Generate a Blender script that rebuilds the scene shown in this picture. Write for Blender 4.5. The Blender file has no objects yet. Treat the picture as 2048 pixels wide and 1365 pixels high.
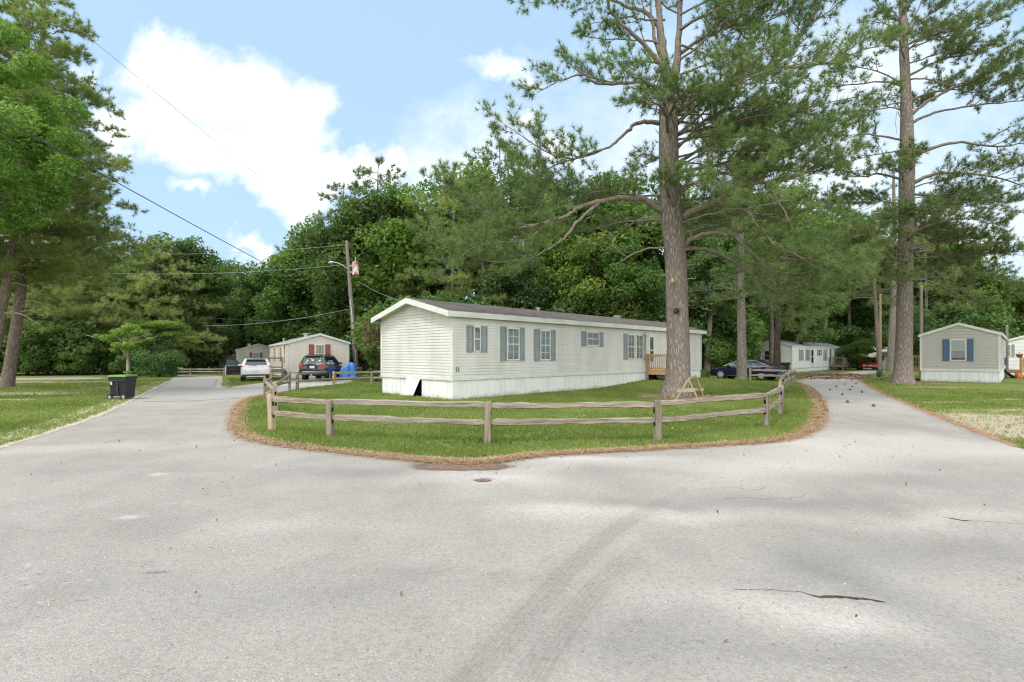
import bpy, bmesh, math, random
import numpy as np
from mathutils import Vector, Matrix, geometry
random.seed(7)
RNG = np.random.default_rng(11)
scene = bpy.context.scene
COL = scene.collection
EXPO=0.87
F, CX, HY, CH = 1017.0, 1024.0, 712.0, 1.7      # focal length in photo pixels, principal column, horizon row, eye height

def at(px, py, d):                # a point d metres ahead, seen along photo pixel (px, py)
    return Vector(((px-CX)/F*d, d, CH-(py-HY)/F*d))
def bump(x, y):                   # the lawn swells slightly towards the far end of the long home
    r2 = ((x-9.5)**2+(y-31.0)**2)/64.0
    return 0.35*np.maximum(0, 1-r2)**2
def gp(px, py):                   # ground point
    d = CH*F/max(py-HY, 1)
    return Vector(((px-CX)/F*d, d, 0))
def g(x, y): return float(bump(x, y))

# ------------------------------------------------------------------ objects
def tag(o, label=None, cat=None, group=None, kind=None):
    if label: o['label'] = label
    if cat: o['category'] = cat
    if group: o['group'] = group
    if kind: o['kind'] = kind
    return o
def empty(name, loc, rz=0.0, label=None, cat=None, group=None):
    o = bpy.data.objects.new(name, None); COL.objects.link(o)
    o.location = loc; o.rotation_euler = (0, 0, rz); o.empty_display_size = .2
    return tag(o, label, cat, group)
def link(name, me, mats, parent=None):
    o = bpy.data.objects.new(name, me); COL.objects.link(o)
    for m in (mats if isinstance(mats, (list, tuple)) else [mats]):
        me.materials.append(m)
    if parent is not None: o.parent = parent
    return o
def kids(o): return [c for c in bpy.data.objects if c.parent == o]
def copy_tree(o, parent=None):
    c = o.copy(); COL.objects.link(c)
    if parent is not None: c.parent = parent
    for ch in o.children: copy_tree(ch, c)
    return c

class MB:
    def __init__(s): s.v=[]; s.f=[]; s.m=[]
    def add(s, vs, fs, mi=0):
        b=len(s.v); s.v += [tuple(p) for p in vs]
        for f in fs: s.f.append(tuple(i+b for i in f)); s.m.append(mi)
    def quad(s, a,b,c,d, mi=0): s.add([a,b,c,d],[(0,1,2,3)],mi)
    def hexa(s, p, mi=0):       # 8 points: bottom ring 0-3, top ring 4-7
        s.add(p,[(3,2,1,0),(4,5,6,7),(0,1,5,4),(1,2,6,5),(2,3,7,6),(3,0,4,7)],mi)
    def box(s, x0,x1,y0,y1,z0,z1, mi=0):
        s.hexa([(x0,y0,z0),(x1,y0,z0),(x1,y1,z0),(x0,y1,z0),(x0,y0,z1),(x1,y0,z1),(x1,y1,z1),(x0,y1,z1)],mi)
    def bar(s, a, b, w, h, mi=0, up=(0,0,1)):
        a=Vector(a); b=Vector(b); t=(b-a).normalized(); u=Vector(up)
        if abs(t.dot(u))>.98: u=Vector((1,0,0))
        sd=t.cross(u).normalized()*w/2; u=sd.cross(t).normalized()*h/2
        s.hexa([a-sd-u,a+sd-u,b+sd-u,b-sd-u,a-sd+u,a+sd+u,b+sd+u,b-sd+u],mi)
    def tube(s, pts, rad, n=8, mi=0, cap=True, jit=0.0, sq=None):
        P=[Vector(p) for p in pts]
        if not isinstance(rad,(list,tuple)): rad=[rad]*len(P)
        base=len(s.v); ref=None
        for i,p in enumerate(P):
            t=(P[min(i+1,len(P)-1)]-P[max(i-1,0)]).normalized()
            if ref is None:
                ref=Vector((0,0,1)) if abs(t.z)<.9 else Vector((1,0,0))
            a=t.cross(ref).normalized(); b=a.cross(t).normalized(); ref=b
            for k in range(n):
                an=2*math.pi*k/n; r=rad[i]*(1+jit*(random.random()-.5)*2)
                s.v.append(tuple(p+a*math.cos(an)*r+b*math.sin(an)*r))
        for i in range(len(P)-1):
            for k in range(n):
                k2=(k+1)%n
                s.f.append((base+i*n+k,base+i*n+k2,base+(i+1)*n+k2,base+(i+1)*n+k)); s.m.append(mi)
        if cap:
            s.f.append(tuple(base+k for k in range(n))[::-1]); s.m.append(mi)
            s.f.append(tuple(base+(len(P)-1)*n+k for k in range(n))); s.m.append(mi)
    def lathe(s, prof, n=20, c=(0,0,0), axis='z', mi=0):
        base=len(s.v); c=Vector(c)
        for r,h in prof:
            for k in range(n):
                a=2*math.pi*k/n; p=(r*math.cos(a), r*math.sin(a))
                q={'z':(p[0],p[1],h),'y':(p[0],h,p[1]),'x':(h,p[0],p[1])}[axis]
                s.v.append(tuple(c+Vector(q)))
        for i in range(len(prof)-1):
            for k in range(n):
                k2=(k+1)%n
                s.f.append((base+i*n+k,base+i*n+k2,base+(i+1)*n+k2,base+(i+1)*n+k)); s.m.append(mi)
        s.f.append(tuple(base+k for k in range(n))); s.m.append(mi)
        s.f.append(tuple(base+(len(prof)-1)*n+k for k in range(n))); s.m.append(mi)
    def build(s, name, mats, parent=None, smooth=False, loc=None, fix=True, bevel=0):
        me=bpy.data.meshes.new(name); me.from_pydata(s.v,[],s.f)
        if any(s.m): me.polygons.foreach_set('material_index',s.m)
        if fix:
            bm=bmesh.new(); bm.from_mesh(me); bmesh.ops.recalc_face_normals(bm,faces=bm.faces)
            if bevel: bmesh.ops.bevel(bm,geom=bm.edges[:],offset=bevel,segments=2,affect='EDGES',profile=.7,clamp_overlap=True)
            bm.to_mesh(me); bm.free()
        if smooth is True: me.polygons.foreach_set('use_smooth',[True]*len(me.polygons))
        elif smooth:
            me.polygons.foreach_set('use_smooth',[True]*len(me.polygons)); me.set_sharp_from_angle(angle=smooth)
        me.update()
        o=link(name,me,mats,parent)
        if loc is not None: o.location=loc
        return o

def np_mesh(name, V, Fc, rnd=None):
    V=np.asarray(V,np.float32).reshape(-1,3); Fc=np.asarray(Fc,np.int32); k=Fc.shape[1]; n=len(Fc)
    me=bpy.data.meshes.new(name)
    me.vertices.add(len(V)); me.vertices.foreach_set('co',V.ravel())
    me.loops.add(n*k); me.loops.foreach_set('vertex_index',Fc.ravel())
    me.polygons.add(n); me.polygons.foreach_set('loop_start',np.arange(0,n*k,k,dtype=np.int32))
    if rnd is not None:
        at_=me.attributes.new('rnd','FLOAT','FACE'); at_.data.foreach_set('value',np.asarray(rnd,np.float32))
    me.update(calc_edges=True)
    return me
def nrm(a): return a/np.maximum(np.linalg.norm(a,axis=-1,keepdims=True),1e-9)

# ------------------------------------------------------------------ materials
def new_mat(name):
    m=bpy.data.materials.new(name); m.use_nodes=True; nt=m.node_tree; nt.nodes.clear()
    return m,nt
def N(nt,t,**k):
    n=nt.nodes.new(t)
    for a,b in k.items():
        if a in n.inputs: n.inputs[a].default_value=b
        else: setattr(n,a,b)
    return n
def ramp(nt, fac, stops):
    r=nt.nodes.new('ShaderNodeValToRGB'); e=r.color_ramp.elements
    while len(e)<len(stops): e.new(.5)
    for el,(p,c) in zip(e,stops):
        el.position=p; el.color=(*c,1) if len(c)==3 else c
    nt.links.new(fac,r.inputs[0]); return r.outputs[0]
def mixc(nt,fac,a,b,mode='MIX'):
    n=nt.nodes.new('ShaderNodeMix'); n.data_type='RGBA'; n.blend_type=mode
    for i,v in ((0,fac),(6,a),(7,b)):
        if hasattr(v,'is_linked') or hasattr(v,'links'): nt.links.new(v,n.inputs[i])
        elif i==0: n.inputs[i].default_value=v
        else: n.inputs[i].default_value=(*v,1) if len(v)==3 else v
    return n.outputs[2]
def math_(nt,op,a,b=None,c=None):
    n=nt.nodes.new('ShaderNodeMath'); n.operation=op
    for i,v in enumerate((a,b,c)):
        if v is None: continue
        if hasattr(v,'links'): nt.links.new(v,n.inputs[i])
        else: n.inputs[i].default_value=v
    return n.outputs[0]
def coords(nt,scale=(1,1,1),kind='Object'):
    tc=nt.nodes.new('ShaderNodeTexCoord'); mp=nt.nodes.new('ShaderNodeMapping')
    mp.inputs['Scale'].default_value=scale; nt.links.new(tc.outputs[kind],mp.inputs[0]); return mp.outputs[0]
def noise(nt,vec,scale,detail=4,rough=.55,dist=0):
    n=nt.nodes.new('ShaderNodeTexNoise'); n.inputs['Scale'].default_value=scale; n.inputs['Detail'].default_value=detail
    n.inputs['Roughness'].default_value=rough; n.inputs['Distortion'].default_value=dist
    if vec is not None: nt.links.new(vec,n.inputs['Vector'])
    return n.outputs[0]
def finish(nt,col,rough=.6,spec=.3,metal=0,bumpf=None,bs=.3,bd=.01,coat=0):
    p=nt.nodes.new('ShaderNodeBsdfPrincipled'); o=nt.nodes.new('ShaderNodeOutputMaterial')
    if hasattr(col,'links'): nt.links.new(col,p.inputs['Base Color'])
    else: p.inputs['Base Color'].default_value=(*col,1)
    if hasattr(rough,'links'): nt.links.new(rough,p.inputs['Roughness'])
    else: p.inputs['Roughness'].default_value=rough
    p.inputs['Specular IOR Level'].default_value=spec; p.inputs['Metallic'].default_value=metal
    p.inputs['Coat Weight'].default_value=coat; p.inputs['Coat Roughness'].default_value=.04
    if bumpf is not None:
        b=nt.nodes.new('ShaderNodeBump'); b.inputs['Strength'].default_value=bs; b.inputs['Distance'].default_value=bd
        nt.links.new(bumpf,b.inputs['Height']); nt.links.new(b.outputs[0],p.inputs['Normal'])
    nt.links.new(p.outputs[0],o.inputs[0]); return p
def M(name,c1,c2=None,rough=.6,spec=.3,metal=0,scale=3,stretch=(1,1,1),detail=5,bs=0,coat=0,lo=.3,hi=.7):
    m,nt=new_mat(name); v=coords(nt,stretch); f=noise(nt,v,scale,detail)
    if c2 is None: c2=tuple(x*.82 for x in c1)
    col=ramp(nt,f,[(lo,c1),(hi,c2)])
    finish(nt,col,rough,spec,metal,f if bs else None,bs,.01,coat); return m
def leaf_mat(name,cols,trans=.3,rough=.55,objvar=.25):
    m,nt=new_mat(name)
    a=N(nt,'ShaderNodeAttribute',attribute_name='rnd')
    n=len(cols); c=ramp(nt,a.outputs['Fac'],[(i/(n-1),k) for i,k in enumerate(cols)])
    oi=nt.nodes.new('ShaderNodeObjectInfo')
    hs=nt.nodes.new('ShaderNodeHueSaturation'); nt.links.new(c,hs.inputs['Color'])
    mr=N(nt,'ShaderNodeMapRange'); mr.inputs['To Min'].default_value=1-objvar; mr.inputs['To Max'].default_value=1+objvar
    nt.links.new(oi.outputs['Random'],mr.inputs[0]); nt.links.new(mr.outputs[0],hs.inputs['Value'])
    h2=N(nt,'ShaderNodeMapRange'); h2.inputs['To Min'].default_value=.485; h2.inputs['To Max'].default_value=.515
    r7=math_(nt,'FRACT',math_(nt,'MULTIPLY',oi.outputs['Random'],7.31)); nt.links.new(r7,h2.inputs[0]); nt.links.new(h2.outputs[0],hs.inputs['Hue'])
    p=N(nt,'ShaderNodeBsdfPrincipled',Roughness=rough); p.inputs['Specular IOR Level'].default_value=.25
    nt.links.new(hs.outputs[0],p.inputs['Base Color'])
    t=nt.nodes.new('ShaderNodeBsdfTranslucent')
    tc=mixc(nt,1.0,hs.outputs[0],(1.15,1.25,.6),'MULTIPLY'); nt.links.new(tc,t.inputs[0])
    mx=N(nt,'ShaderNodeMixShader'); mx.inputs[0].default_value=trans
    nt.links.new(p.outputs[0],mx.inputs[1]); nt.links.new(t.outputs[0],mx.inputs[2])
    o=nt.nodes.new('ShaderNodeOutputMaterial'); nt.links.new(mx.outputs[0],o.inputs[0]); return m
def bark_mat(name,c_dark,c_mid,c_light,sc=7.0,bs=.9):
    m,nt=new_mat(name); v=coords(nt,(1,1,.22))
    w=noise(nt,v,3,3); vm=nt.nodes.new('ShaderNodeVectorMath'); vm.operation='ADD'
    nn=nt.nodes.new('ShaderNodeTexNoise'); nn.inputs['Scale'].default_value=4; nt.links.new(v,nn.inputs['Vector'])
    sc_=nt.nodes.new('ShaderNodeVectorMath'); sc_.operation='SCALE'; sc_.inputs['Scale'].default_value=.22; nt.links.new(nn.outputs['Color'],sc_.inputs[0])
    nt.links.new(v,vm.inputs[0]); nt.links.new(sc_.outputs[0],vm.inputs[1])
    vo=N(nt,'ShaderNodeTexVoronoi',feature='DISTANCE_TO_EDGE'); vo.inputs['Scale'].default_value=sc; nt.links.new(vm.outputs[0],vo.inputs['Vector'])
    vc=N(nt,'ShaderNodeTexVoronoi'); vc.inputs['Scale'].default_value=sc; nt.links.new(vm.outputs[0],vc.inputs['Vector'])
    ridge=noise(nt,v,sc*1.6,7,.72,.6)
    edge=ramp(nt,math_(nt,'ADD',math_(nt,'MULTIPLY',vo.outputs['Distance'],1.1),math_(nt,'MULTIPLY',math_(nt,'SUBTRACT',ridge,.5),1.5)),[(.02,(0,0,0)),(.34,(1,1,1))])
    sep=nt.nodes.new('ShaderNodeSeparateColor'); nt.links.new(vc.outputs['Color'],sep.inputs[0])
    fine=noise(nt,v,30,6,.7)
    base=mixc(nt,sep.outputs[0],c_mid,c_light)
    base=mixc(nt,math_(nt,'MULTIPLY',fine,.6),base,c_dark)
    col=mixc(nt,edge,c_dark,base)
    big=noise(nt,v,.8,2); col=mixc(nt,math_(nt,'MULTIPLY',big,.45),col,c_light)
    h=math_(nt,'ADD',edge,math_(nt,'MULTIPLY',fine,.5))
    finish(nt,col,.9,.1,0,h,bs,.03); return m

m_needle=leaf_mat('pine_needles',[(.095,.150,.055),(.150,.215,.080),(.205,.275,.108),(.27,.32,.14)],.42,.5,.12)
m_needle_y=leaf_mat('pine_needles_olive',[(.165,.22,.070),(.24,.305,.10),(.31,.37,.135),(.40,.41,.20)],.45,.5,.12)
m_needle_s=leaf_mat('pale_olive_needles',[(.22,.28,.10),(.30,.36,.135),(.38,.43,.18),(.47,.48,.26)],.45,.5,.05)
m_leaf=leaf_mat('broad_leaves',[(.070,.125,.034),(.110,.185,.050),(.155,.24,.064),(.20,.29,.085)],.45,.5,.22)
m_leaf_b=leaf_mat('bright_leaves',[(.100,.165,.036),(.155,.235,.048),(.21,.29,.062),(.27,.34,.09)],.45,.5,.12)
m_leaf_f=leaf_mat('fresh_leaves',[(.13,.21,.045),(.19,.285,.06),(.25,.35,.085),(.32,.41,.12)],.48,.5,.05)
m_leaf_y=leaf_mat('lime_leaves',[(.19,.27,.06),(.26,.36,.08),(.33,.43,.11),(.40,.48,.16)],.45,.5,.05)
m_leaf_d=leaf_mat('deep_leaves',[(.070,.125,.045),(.105,.175,.060),(.140,.22,.076),(.18,.265,.095)],.45,.5,.25)
m_grass=leaf_mat('grass_blades',[(.13,.175,.036),(.185,.24,.052),(.235,.295,.072),(.34,.35,.13)],.30,.6,.0)
m_drygrass=leaf_mat('dry_grass',[(.16,.20,.05),(.24,.26,.08),(.36,.33,.14),(.42,.36,.20)],.30,.6,.0)
m_straw=leaf_mat('pine_straw_needles',[(.27,.135,.08),(.42,.235,.14),(.53,.33,.21),(.60,.44,.31)],.1,.7,.0)
m_dead=leaf_mat('dead_leaves',[(.10,.05,.03),(.17,.09,.05),(.25,.14,.08)],.1,.8,.0)
m_bark=bark_mat('pine_bark',(.115,.09,.072),(.33,.272,.225),(.47,.41,.355),12)
m_bark_far=bark_mat('grey_bark',(.10,.083,.068),(.28,.24,.20),(.43,.39,.34),13)
m_bark_dk=bark_mat('dark_bark',(.03,.022,.018),(.095,.07,.055),(.15,.115,.09),12)
m_bark_red=bark_mat('reddish_bark',(.10,.07,.055),(.28,.205,.16),(.42,.34,.285),13)
m_limb=M('limb_bark',(.28,.235,.195),(.15,.115,.09),.9,.1,scale=9,detail=6,bs=.6)
m_deadwood=M('bleached_dead_wood',(.46,.40,.34),(.30,.25,.20),.9,.1,scale=9,bs=.3)
# ------------------------------------------------------------------ setting materials
def blobs(nt, pos, lst):          # soft stains at fixed places on the ground: (x, y, rx, ry, angle, strength)
    tot=None
    sx=nt.nodes.new('ShaderNodeSeparateXYZ'); nt.links.new(pos,sx.inputs[0])
    for (x,y,rx,ry,a,s) in lst:
        dx=math_(nt,'SUBTRACT',sx.outputs[0],x); dy=math_(nt,'SUBTRACT',sx.outputs[1],y)
        ca,sa=math.cos(a),math.sin(a)
        u=math_(nt,'ADD',math_(nt,'MULTIPLY',dx,ca/rx),math_(nt,'MULTIPLY',dy,sa/rx))
        v=math_(nt,'ADD',math_(nt,'MULTIPLY',dx,-sa/ry),math_(nt,'MULTIPLY',dy,ca/ry))
        r=math_(nt,'ADD',math_(nt,'MULTIPLY',u,u),math_(nt,'MULTIPLY',v,v))
        e=math_(nt,'MULTIPLY',math_(nt,'EXPONENT',math_(nt,'MULTIPLY',r,-1.0)),s)
        tot=e if tot is None else math_(nt,'ADD',tot,e)
    return tot
def wpos(nt):
    n=nt.nodes.new('ShaderNodeNewGeometry'); return n.outputs['Position']
def warp(nt,pos,sc,amt):
    nn=nt.nodes.new('ShaderNodeTexNoise'); nn.inputs['Scale'].default_value=sc; nn.inputs['Detail'].default_value=3; nt.links.new(pos,nn.inputs['Vector'])
    s=nt.nodes.new('ShaderNodeVectorMath'); s.operation='SUBTRACT'; nt.links.new(nn.outputs['Color'],s.inputs[0]); s.inputs[1].default_value=(.5,.5,.5)
    k=nt.nodes.new('ShaderNodeVectorMath'); k.operation='SCALE'; k.inputs['Scale'].default_value=amt; nt.links.new(s.outputs[0],k.inputs[0])
    a=nt.nodes.new('ShaderNodeVectorMath'); a.operation='ADD'; nt.links.new(pos,a.inputs[0]); nt.links.new(k.outputs[0],a.inputs[1]); return a.outputs[0]

BARE=[(gp(50,788),4.2,1.2,.0),(gp(200,775),2.2,.7,0),(gp(140,765),5,1.2,0),(gp(20,800),1.6,.5,0),
      (gp(1975,862),3.2,2.0,-.5),(gp(2060,850),3.4,2.0,-.4),(gp(1960,834),2.8,.9,-.2),(gp(2080,822),3.4,.55,0),
      (gp(2040,800),2.2,.35,0),(gp(1890,806),1.3,.45,0),(gp(1850,775),2.4,.8,0)]
BARE=[(p.x,p.y,rx,ry,a,1.05) for p,rx,ry,a in BARE]
def bare_np(x,y):
    t=np.zeros_like(x)
    for (bx,by,rx,ry,a,s) in BARE:
        ca,sa=math.cos(a),math.sin(a); dx=x-bx; dy=y-by
        t+=s*np.exp(-((dx*ca+dy*sa)/rx)**2-((-dx*sa+dy*ca)/ry)**2)
    return t
def make_ground_mat():
    m,nt=new_mat('lawn_soil'); p=wpos(nt)
    n1=noise(nt,p,.35,4); n2=noise(nt,p,3.0,6,.65); n3=noise(nt,p,45,4,.7)
    gcol=ramp(nt,n1,[(.3,(.115,.155,.034)),(.55,(.16,.205,.046)),(.75,(.225,.245,.08))])
    gcol=mixc(nt,math_(nt,'MULTIPLY',n2,.5),gcol,(.10,.13,.035))
    gcol=mixc(nt,math_(nt,'MULTIPLY',n3,.4),gcol,(.24,.22,.10))
    soil=ramp(nt,n3,[(.3,(.28,.22,.15)),(.5,(.42,.35,.26)),(.7,(.54,.47,.38))])
    b=blobs(nt,warp(nt,p,.9,2.6),BARE)
    f=ramp(nt,math_(nt,'ADD',b,math_(nt,'MULTIPLY',math_(nt,'SUBTRACT',n2,.5),2.4)),[(.30,(0,0,0)),(.95,(1,1,1))])
    col=mixc(nt,f,gcol,soil)
    # forest floor behind: brown litter
    sx=nt.nodes.new('ShaderNodeSeparateXYZ'); nt.links.new(p,sx.inputs[0])
    finish(nt,col,.95,.05,0,n3,.6,.02); return m
def make_road_mat():
    m,nt=new_mat('worn_asphalt'); p=wpos(nt); pw=warp(nt,p,.7,1.0)
    big=noise(nt,pw,.28,4,.55); mid=noise(nt,pw,1.1,5,.6); fine=noise(nt,p,22,6,.75)
    vo=N(nt,'ShaderNodeTexVoronoi'); vo.inputs['Scale'].default_value=95; nt.links.new(p,vo.inputs['Vector'])
    sep=nt.nodes.new('ShaderNodeSeparateColor'); nt.links.new(vo.outputs['Color'],sep.inputs[0])
    col=ramp(nt,big,[(.30,(.300,.275,.240)),(.5,(.345,.317,.278)),(.68,(.385,.356,.313))])
    col=mixc(nt,ramp(nt,mid,[(.42,(0,0,0)),(.68,(.5,.5,.5))]),col,(.42,.39,.345))
    col=mixc(nt,ramp(nt,mid,[(.25,(.35,.35,.35)),(.44,(0,0,0))]),col,(.25,.242,.225))
    sand=blobs(nt,pw,SAND); dark=blobs(nt,pw,DARK)
    col=mixc(nt,math_(nt,'MINIMUM',sand,.85),col,(.56,.515,.46))
    col=mixc(nt,math_(nt,'MINIMUM',dark,.75),col,(.185,.175,.16))
    # aggregate
    ag=ramp(nt,sep.outputs[0],[(.0,(.40,.40,.40)),(.2,(.88,.88,.88)),(.85,(1.06,1.06,1.06)),(.95,(1.22,1.21,1.2)),(.99,(1.7,1.68,1.64))])
    col=mixc(nt,.36,col,ag,'MULTIPLY')
    col=mixc(nt,math_(nt,'MULTIPLY',ramp(nt,fine,[(.35,(1,1,1)),(.52,(0,0,0))]),.35),col,(.16,.15,.14))
    v2=N(nt,'ShaderNodeTexVoronoi'); v2.inputs['Scale'].default_value=14; nt.links.new(p,v2.inputs['Vector'])
    sp2=nt.nodes.new('ShaderNodeSeparateColor'); nt.links.new(v2.outputs['Color'],sp2.inputs[0])
    peb=math_(nt,'MULTIPLY',math_(nt,'LESS_THAN',v2.outputs['Distance'],.13),math_(nt,'GREATER_THAN',sp2.outputs[1],.72))
    col=mixc(nt,peb,col,mixc(nt,sp2.outputs[2],(.16,.14,.12),(.74,.71,.66)))
    # hairline cracking, broken up by a coarse mask, and a few oil drips
    vk=N(nt,'ShaderNodeTexVoronoi',feature='DISTANCE_TO_EDGE'); vk.inputs['Scale'].default_value=.42; nt.links.new(warp(nt,warp(nt,p,1.3,.9),9,.06),vk.inputs['Vector'])
    cm=noise(nt,p,.5,3); ck=math_(nt,'MULTIPLY',math_(nt,'LESS_THAN',vk.outputs['Distance'],.0045),ramp(nt,cm,[(.55,(0,0,0)),(.64,(.55,.55,.55))]))
    col=mixc(nt,ck,col,(.11,.10,.09))
    vo3=N(nt,'ShaderNodeTexVoronoi'); vo3.inputs['Scale'].default_value=.9; nt.links.new(warp(nt,p,6,.12),vo3.inputs['Vector'])
    s3=nt.nodes.new('ShaderNodeSeparateColor'); nt.links.new(vo3.outputs['Color'],s3.inputs[0])
    oil=math_(nt,'MULTIPLY',ramp(nt,vo3.outputs['Distance'],[(.035,(.55,.55,.55)),(.085,(0,0,0))]),math_(nt,'GREATER_THAN',s3.outputs[0],.80))
    col=mixc(nt,oil,col,(.15,.14,.125))
    h=math_(nt,'ADD',math_(nt,'MULTIPLY',vo.outputs['Distance'],-.6),fine)
    finish(nt,col,.85,.2,0,h,.55,.012); return m
def W(px,py): p=gp(px,py); return (p.x,p.y)
SAND=[(*W(1000,955),.8,.5,0,.8),(*W(1160,922),1.2,.25,.1,.8),(*W(1060,940),1.6,.35,.2,.5),(*W(1530,935),2.0,.9,.3,.65),(*W(1620,890),1.0,1.2,0,.6),
      (*W(1790,878),1.4,1.0,0,.6),(*W(1330,1030),.9,.25,0,.6),(*W(1110,1025),.55,.3,.2,.6),(*W(1520,1195),.9,.22,0,.6),(*W(1700,1235),.4,.2,0,.6),(*W(1900,1035),1.3,.3,0,.45),
      (*W(560,1045),.8,.3,0,.35),(*W(400,790),2.5,4,0,.45),(*W(390,765),3,5,0,.7),(*W(600,770),6,2.0,0,.75),(*W(100,900),3,.5,.3,.4),(*W(240,1040),.12,.06,0,.8),(*W(310,955),.12,.12,0,.7),
      (*W(1680,790),1.2,5,-.3,.5),(*W(1660,755),2.2,9,-.3,.6),(*W(2000,905),2.5,.8,0,.6)]
DARK=[(*W(315,1133),.075,.03,0,1.4),(*W(1300,1250),.8,.3,.4,.3),(*W(1700,1120),1.3,.35,.3,.35),(*W(1740,1180),.25,.9,.3,.4),(*W(1450,1005),2.0,.3,0,.35),(*W(1180,945),1.6,.3,0,.3),
      (*W(760,905),2.4,.35,-.3,.45),(*W(700,945),2.0,.3,0,.3),(*W(1550,1300),1.0,.2,0,.3),(*W(1780,960),1.6,.4,0,.3),(*W(600,1190),1.5,.4,0,.2),
      (*W(930,933),.75,.25,0,.35),(*W(965,962),.12,.06,0,.9)]
for i in range(14):
    q=W(60+random.random()*150,1125+random.random()*80); SAND.append((*q,.02,.012,0,.8)) if i%2 else DARK.append((*q,.02,.009,0,.9))
m_ground=make_ground_mat(); m_road=make_road_mat()
def fade_mat(name,c1,c2,sc,thr=(.35,.6),maxa=1.0):
    # a thin stain or litter sheet whose own ragged outline comes from noise against the distance to its edge (attribute rnd)
    m,nt=new_mat(name); p=wpos(nt)
    a=N(nt,'ShaderNodeAttribute',attribute_name='edge')
    n1=noise(nt,p,sc,6,.7); n2=noise(nt,p,sc*6,4,.7)
    col=ramp(nt,n2,[(.3,c1),(.7,c2)])
    f=math_(nt,'ADD',a.outputs['Fac'],math_(nt,'SUBTRACT',math_(nt,'ADD',math_(nt,'MULTIPLY',n1,.7),math_(nt,'MULTIPLY',n2,.6)),.65))
    al=math_(nt,'MULTIPLY',ramp(nt,f,[(thr[0],(0,0,0)),(thr[1],(1,1,1))]),maxa)
    b=N(nt,'ShaderNodeBsdfPrincipled',Roughness=.95); b.inputs['Specular IOR Level'].default_value=.05
    nt.links.new(col,b.inputs['Base Color'])
    t=nt.nodes.new('ShaderNodeBsdfTransparent'); mx=nt.nodes.new('ShaderNodeMixShader'); o=nt.nodes.new('ShaderNodeOutputMaterial')
    nt.links.new(al,mx.inputs[0]); nt.links.new(t.outputs[0],mx.inputs[1]); nt.links.new(b.outputs[0],mx.inputs[2]); nt.links.new(mx.outputs[0],o.inputs[0])
    return m
m_straw_sheet=fade_mat('pine_straw_litter',(.27,.15,.09),(.49,.33,.21),2.2,(.48,.72))
m_verge=fade_mat('sandy_verge',(.40,.32,.24),(.58,.50,.41),1.8)
m_dirt=fade_mat('damp_dirt',(.13,.085,.06),(.27,.19,.14),3)
m_tyre=fade_mat('tyre_rubber_mark',(.185,.165,.15),(.25,.23,.21),9,(.3,.85),.08)
m_tyre2=fade_mat('tyre_smear',(.25,.21,.18),(.32,.28,.245),4,(.2,.9),.095)

# ------------------------------------------------------------------ ground and road meshes
def grid_axis(lo,hi,core_lo,core_hi,step,far):
    a=list(np.arange(core_lo,core_hi+1e-6,step)); s=step; x=core_lo
    while x>lo: s*=1.5; x-=s; a.insert(0,x)
    s=step; x=core_hi
    while x<hi: s*=1.5; x+=s; a.append(x)
    return np.array(a)
xs=grid_axis(-900,900,-40,40,1.0,0); ys=grid_axis(-200,1500,-12,80,1.0,0)
GX,GY=np.meshgrid(xs,ys); Z=bump(GX,GY)
nx,ny=len(xs),len(ys); idx=np.arange(nx*ny).reshape(ny,nx)
Q=np.stack([idx[:-1,:-1],idx[:-1,1:],idx[1:,1:],idx[1:,:-1]],-1).reshape(-1,4)
me=np_mesh('ground',np.stack([GX,GY,Z],-1),Q); me.polygons.foreach_set('use_smooth',[True]*len(me.polygons))
tag(link('ground',me,m_ground),kind='structure')

ISL=[(690,768),(640,773),(590,780),(548,788),(512,793),(492,800),(482,812),(475,830),(472,850),(480,868),(500,880),(560,891),(640,902),(740,913),(830,924),(900,934),(960,936),(1010,926),(1080,912),(1200,905),(1300,900),(1420,893),(1520,887),(1580,879),(1615,866),(1640,845),(1650,820),(1646,800),(1634,784),(1618,772),(1596,765),(1580,763)]
ISLW=[W(*p) for p in ISL]
ROAD=[(-8,-14),(-8.3,4),(-8.8,7.5)]+[W(*p) for p in [(0,893),(60,876),(100,862),(170,840),(230,815),(270,795),(310,776),(338,762),(350,753),(352,750.5),(440,750.5),(447,757),(443,768),(445,777),(500,770),(545,764),(580,761),(640,757),(690,757),(712,761)]]+ISLW+\
     [W(*p) for p in [(1582,761),(1605,757.5),(1640,752),(1690,746),(1715,742.5),(1745,739.5),(1775,738)]]+[(62,66),(62,60)]+[W(*p) for p in [(1800,742),(1760,745),(1733,749),(1722,754),(1722,762),(1735,771),(1760,784),(1830,814),(1920,850),(2000,880),(2048,900)]]+[(8.2,6.5),(7.6,3),(7.6,-14)]
def densify(poly,step,closed=True,jit=0.0,seed=1):
    r=random.Random(seed); out=[]; n=len(poly)
    for i in range(n if closed else n-1):
        a=Vector(poly[i]).to_2d(); b=Vector(poly[(i+1)%n]).to_2d(); L=(b-a).length; k=max(1,int(L/step))
        nrm_=Vector((-(b-a).y,(b-a).x))/max(L,1e-6)
        for j in range(k): out.append((a+(b-a)*j/k, nrm_))
    if not closed: out.append((Vector(poly[-1]).to_2d(),out[-1][1]))
    res=[]; w=0
    for p,n_ in out:
        w=w*.72+(r.random()-.5)*jit
        res.append(p+n_*w)
    return res
def chaikin(poly,it=2,closed=True):
    P=[Vector(p).to_2d() for p in poly]
    for _ in range(it):
        o=[]; n=len(P)
        if not closed: o.append(P[0])
        for i in range(n if closed else n-1):
            a,b=P[i],P[(i+1)%n]; o+= [a*.75+b*.25,a*.25+b*.75]
        if not closed: o.append(P[-1])
        P=o
    return P
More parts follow.
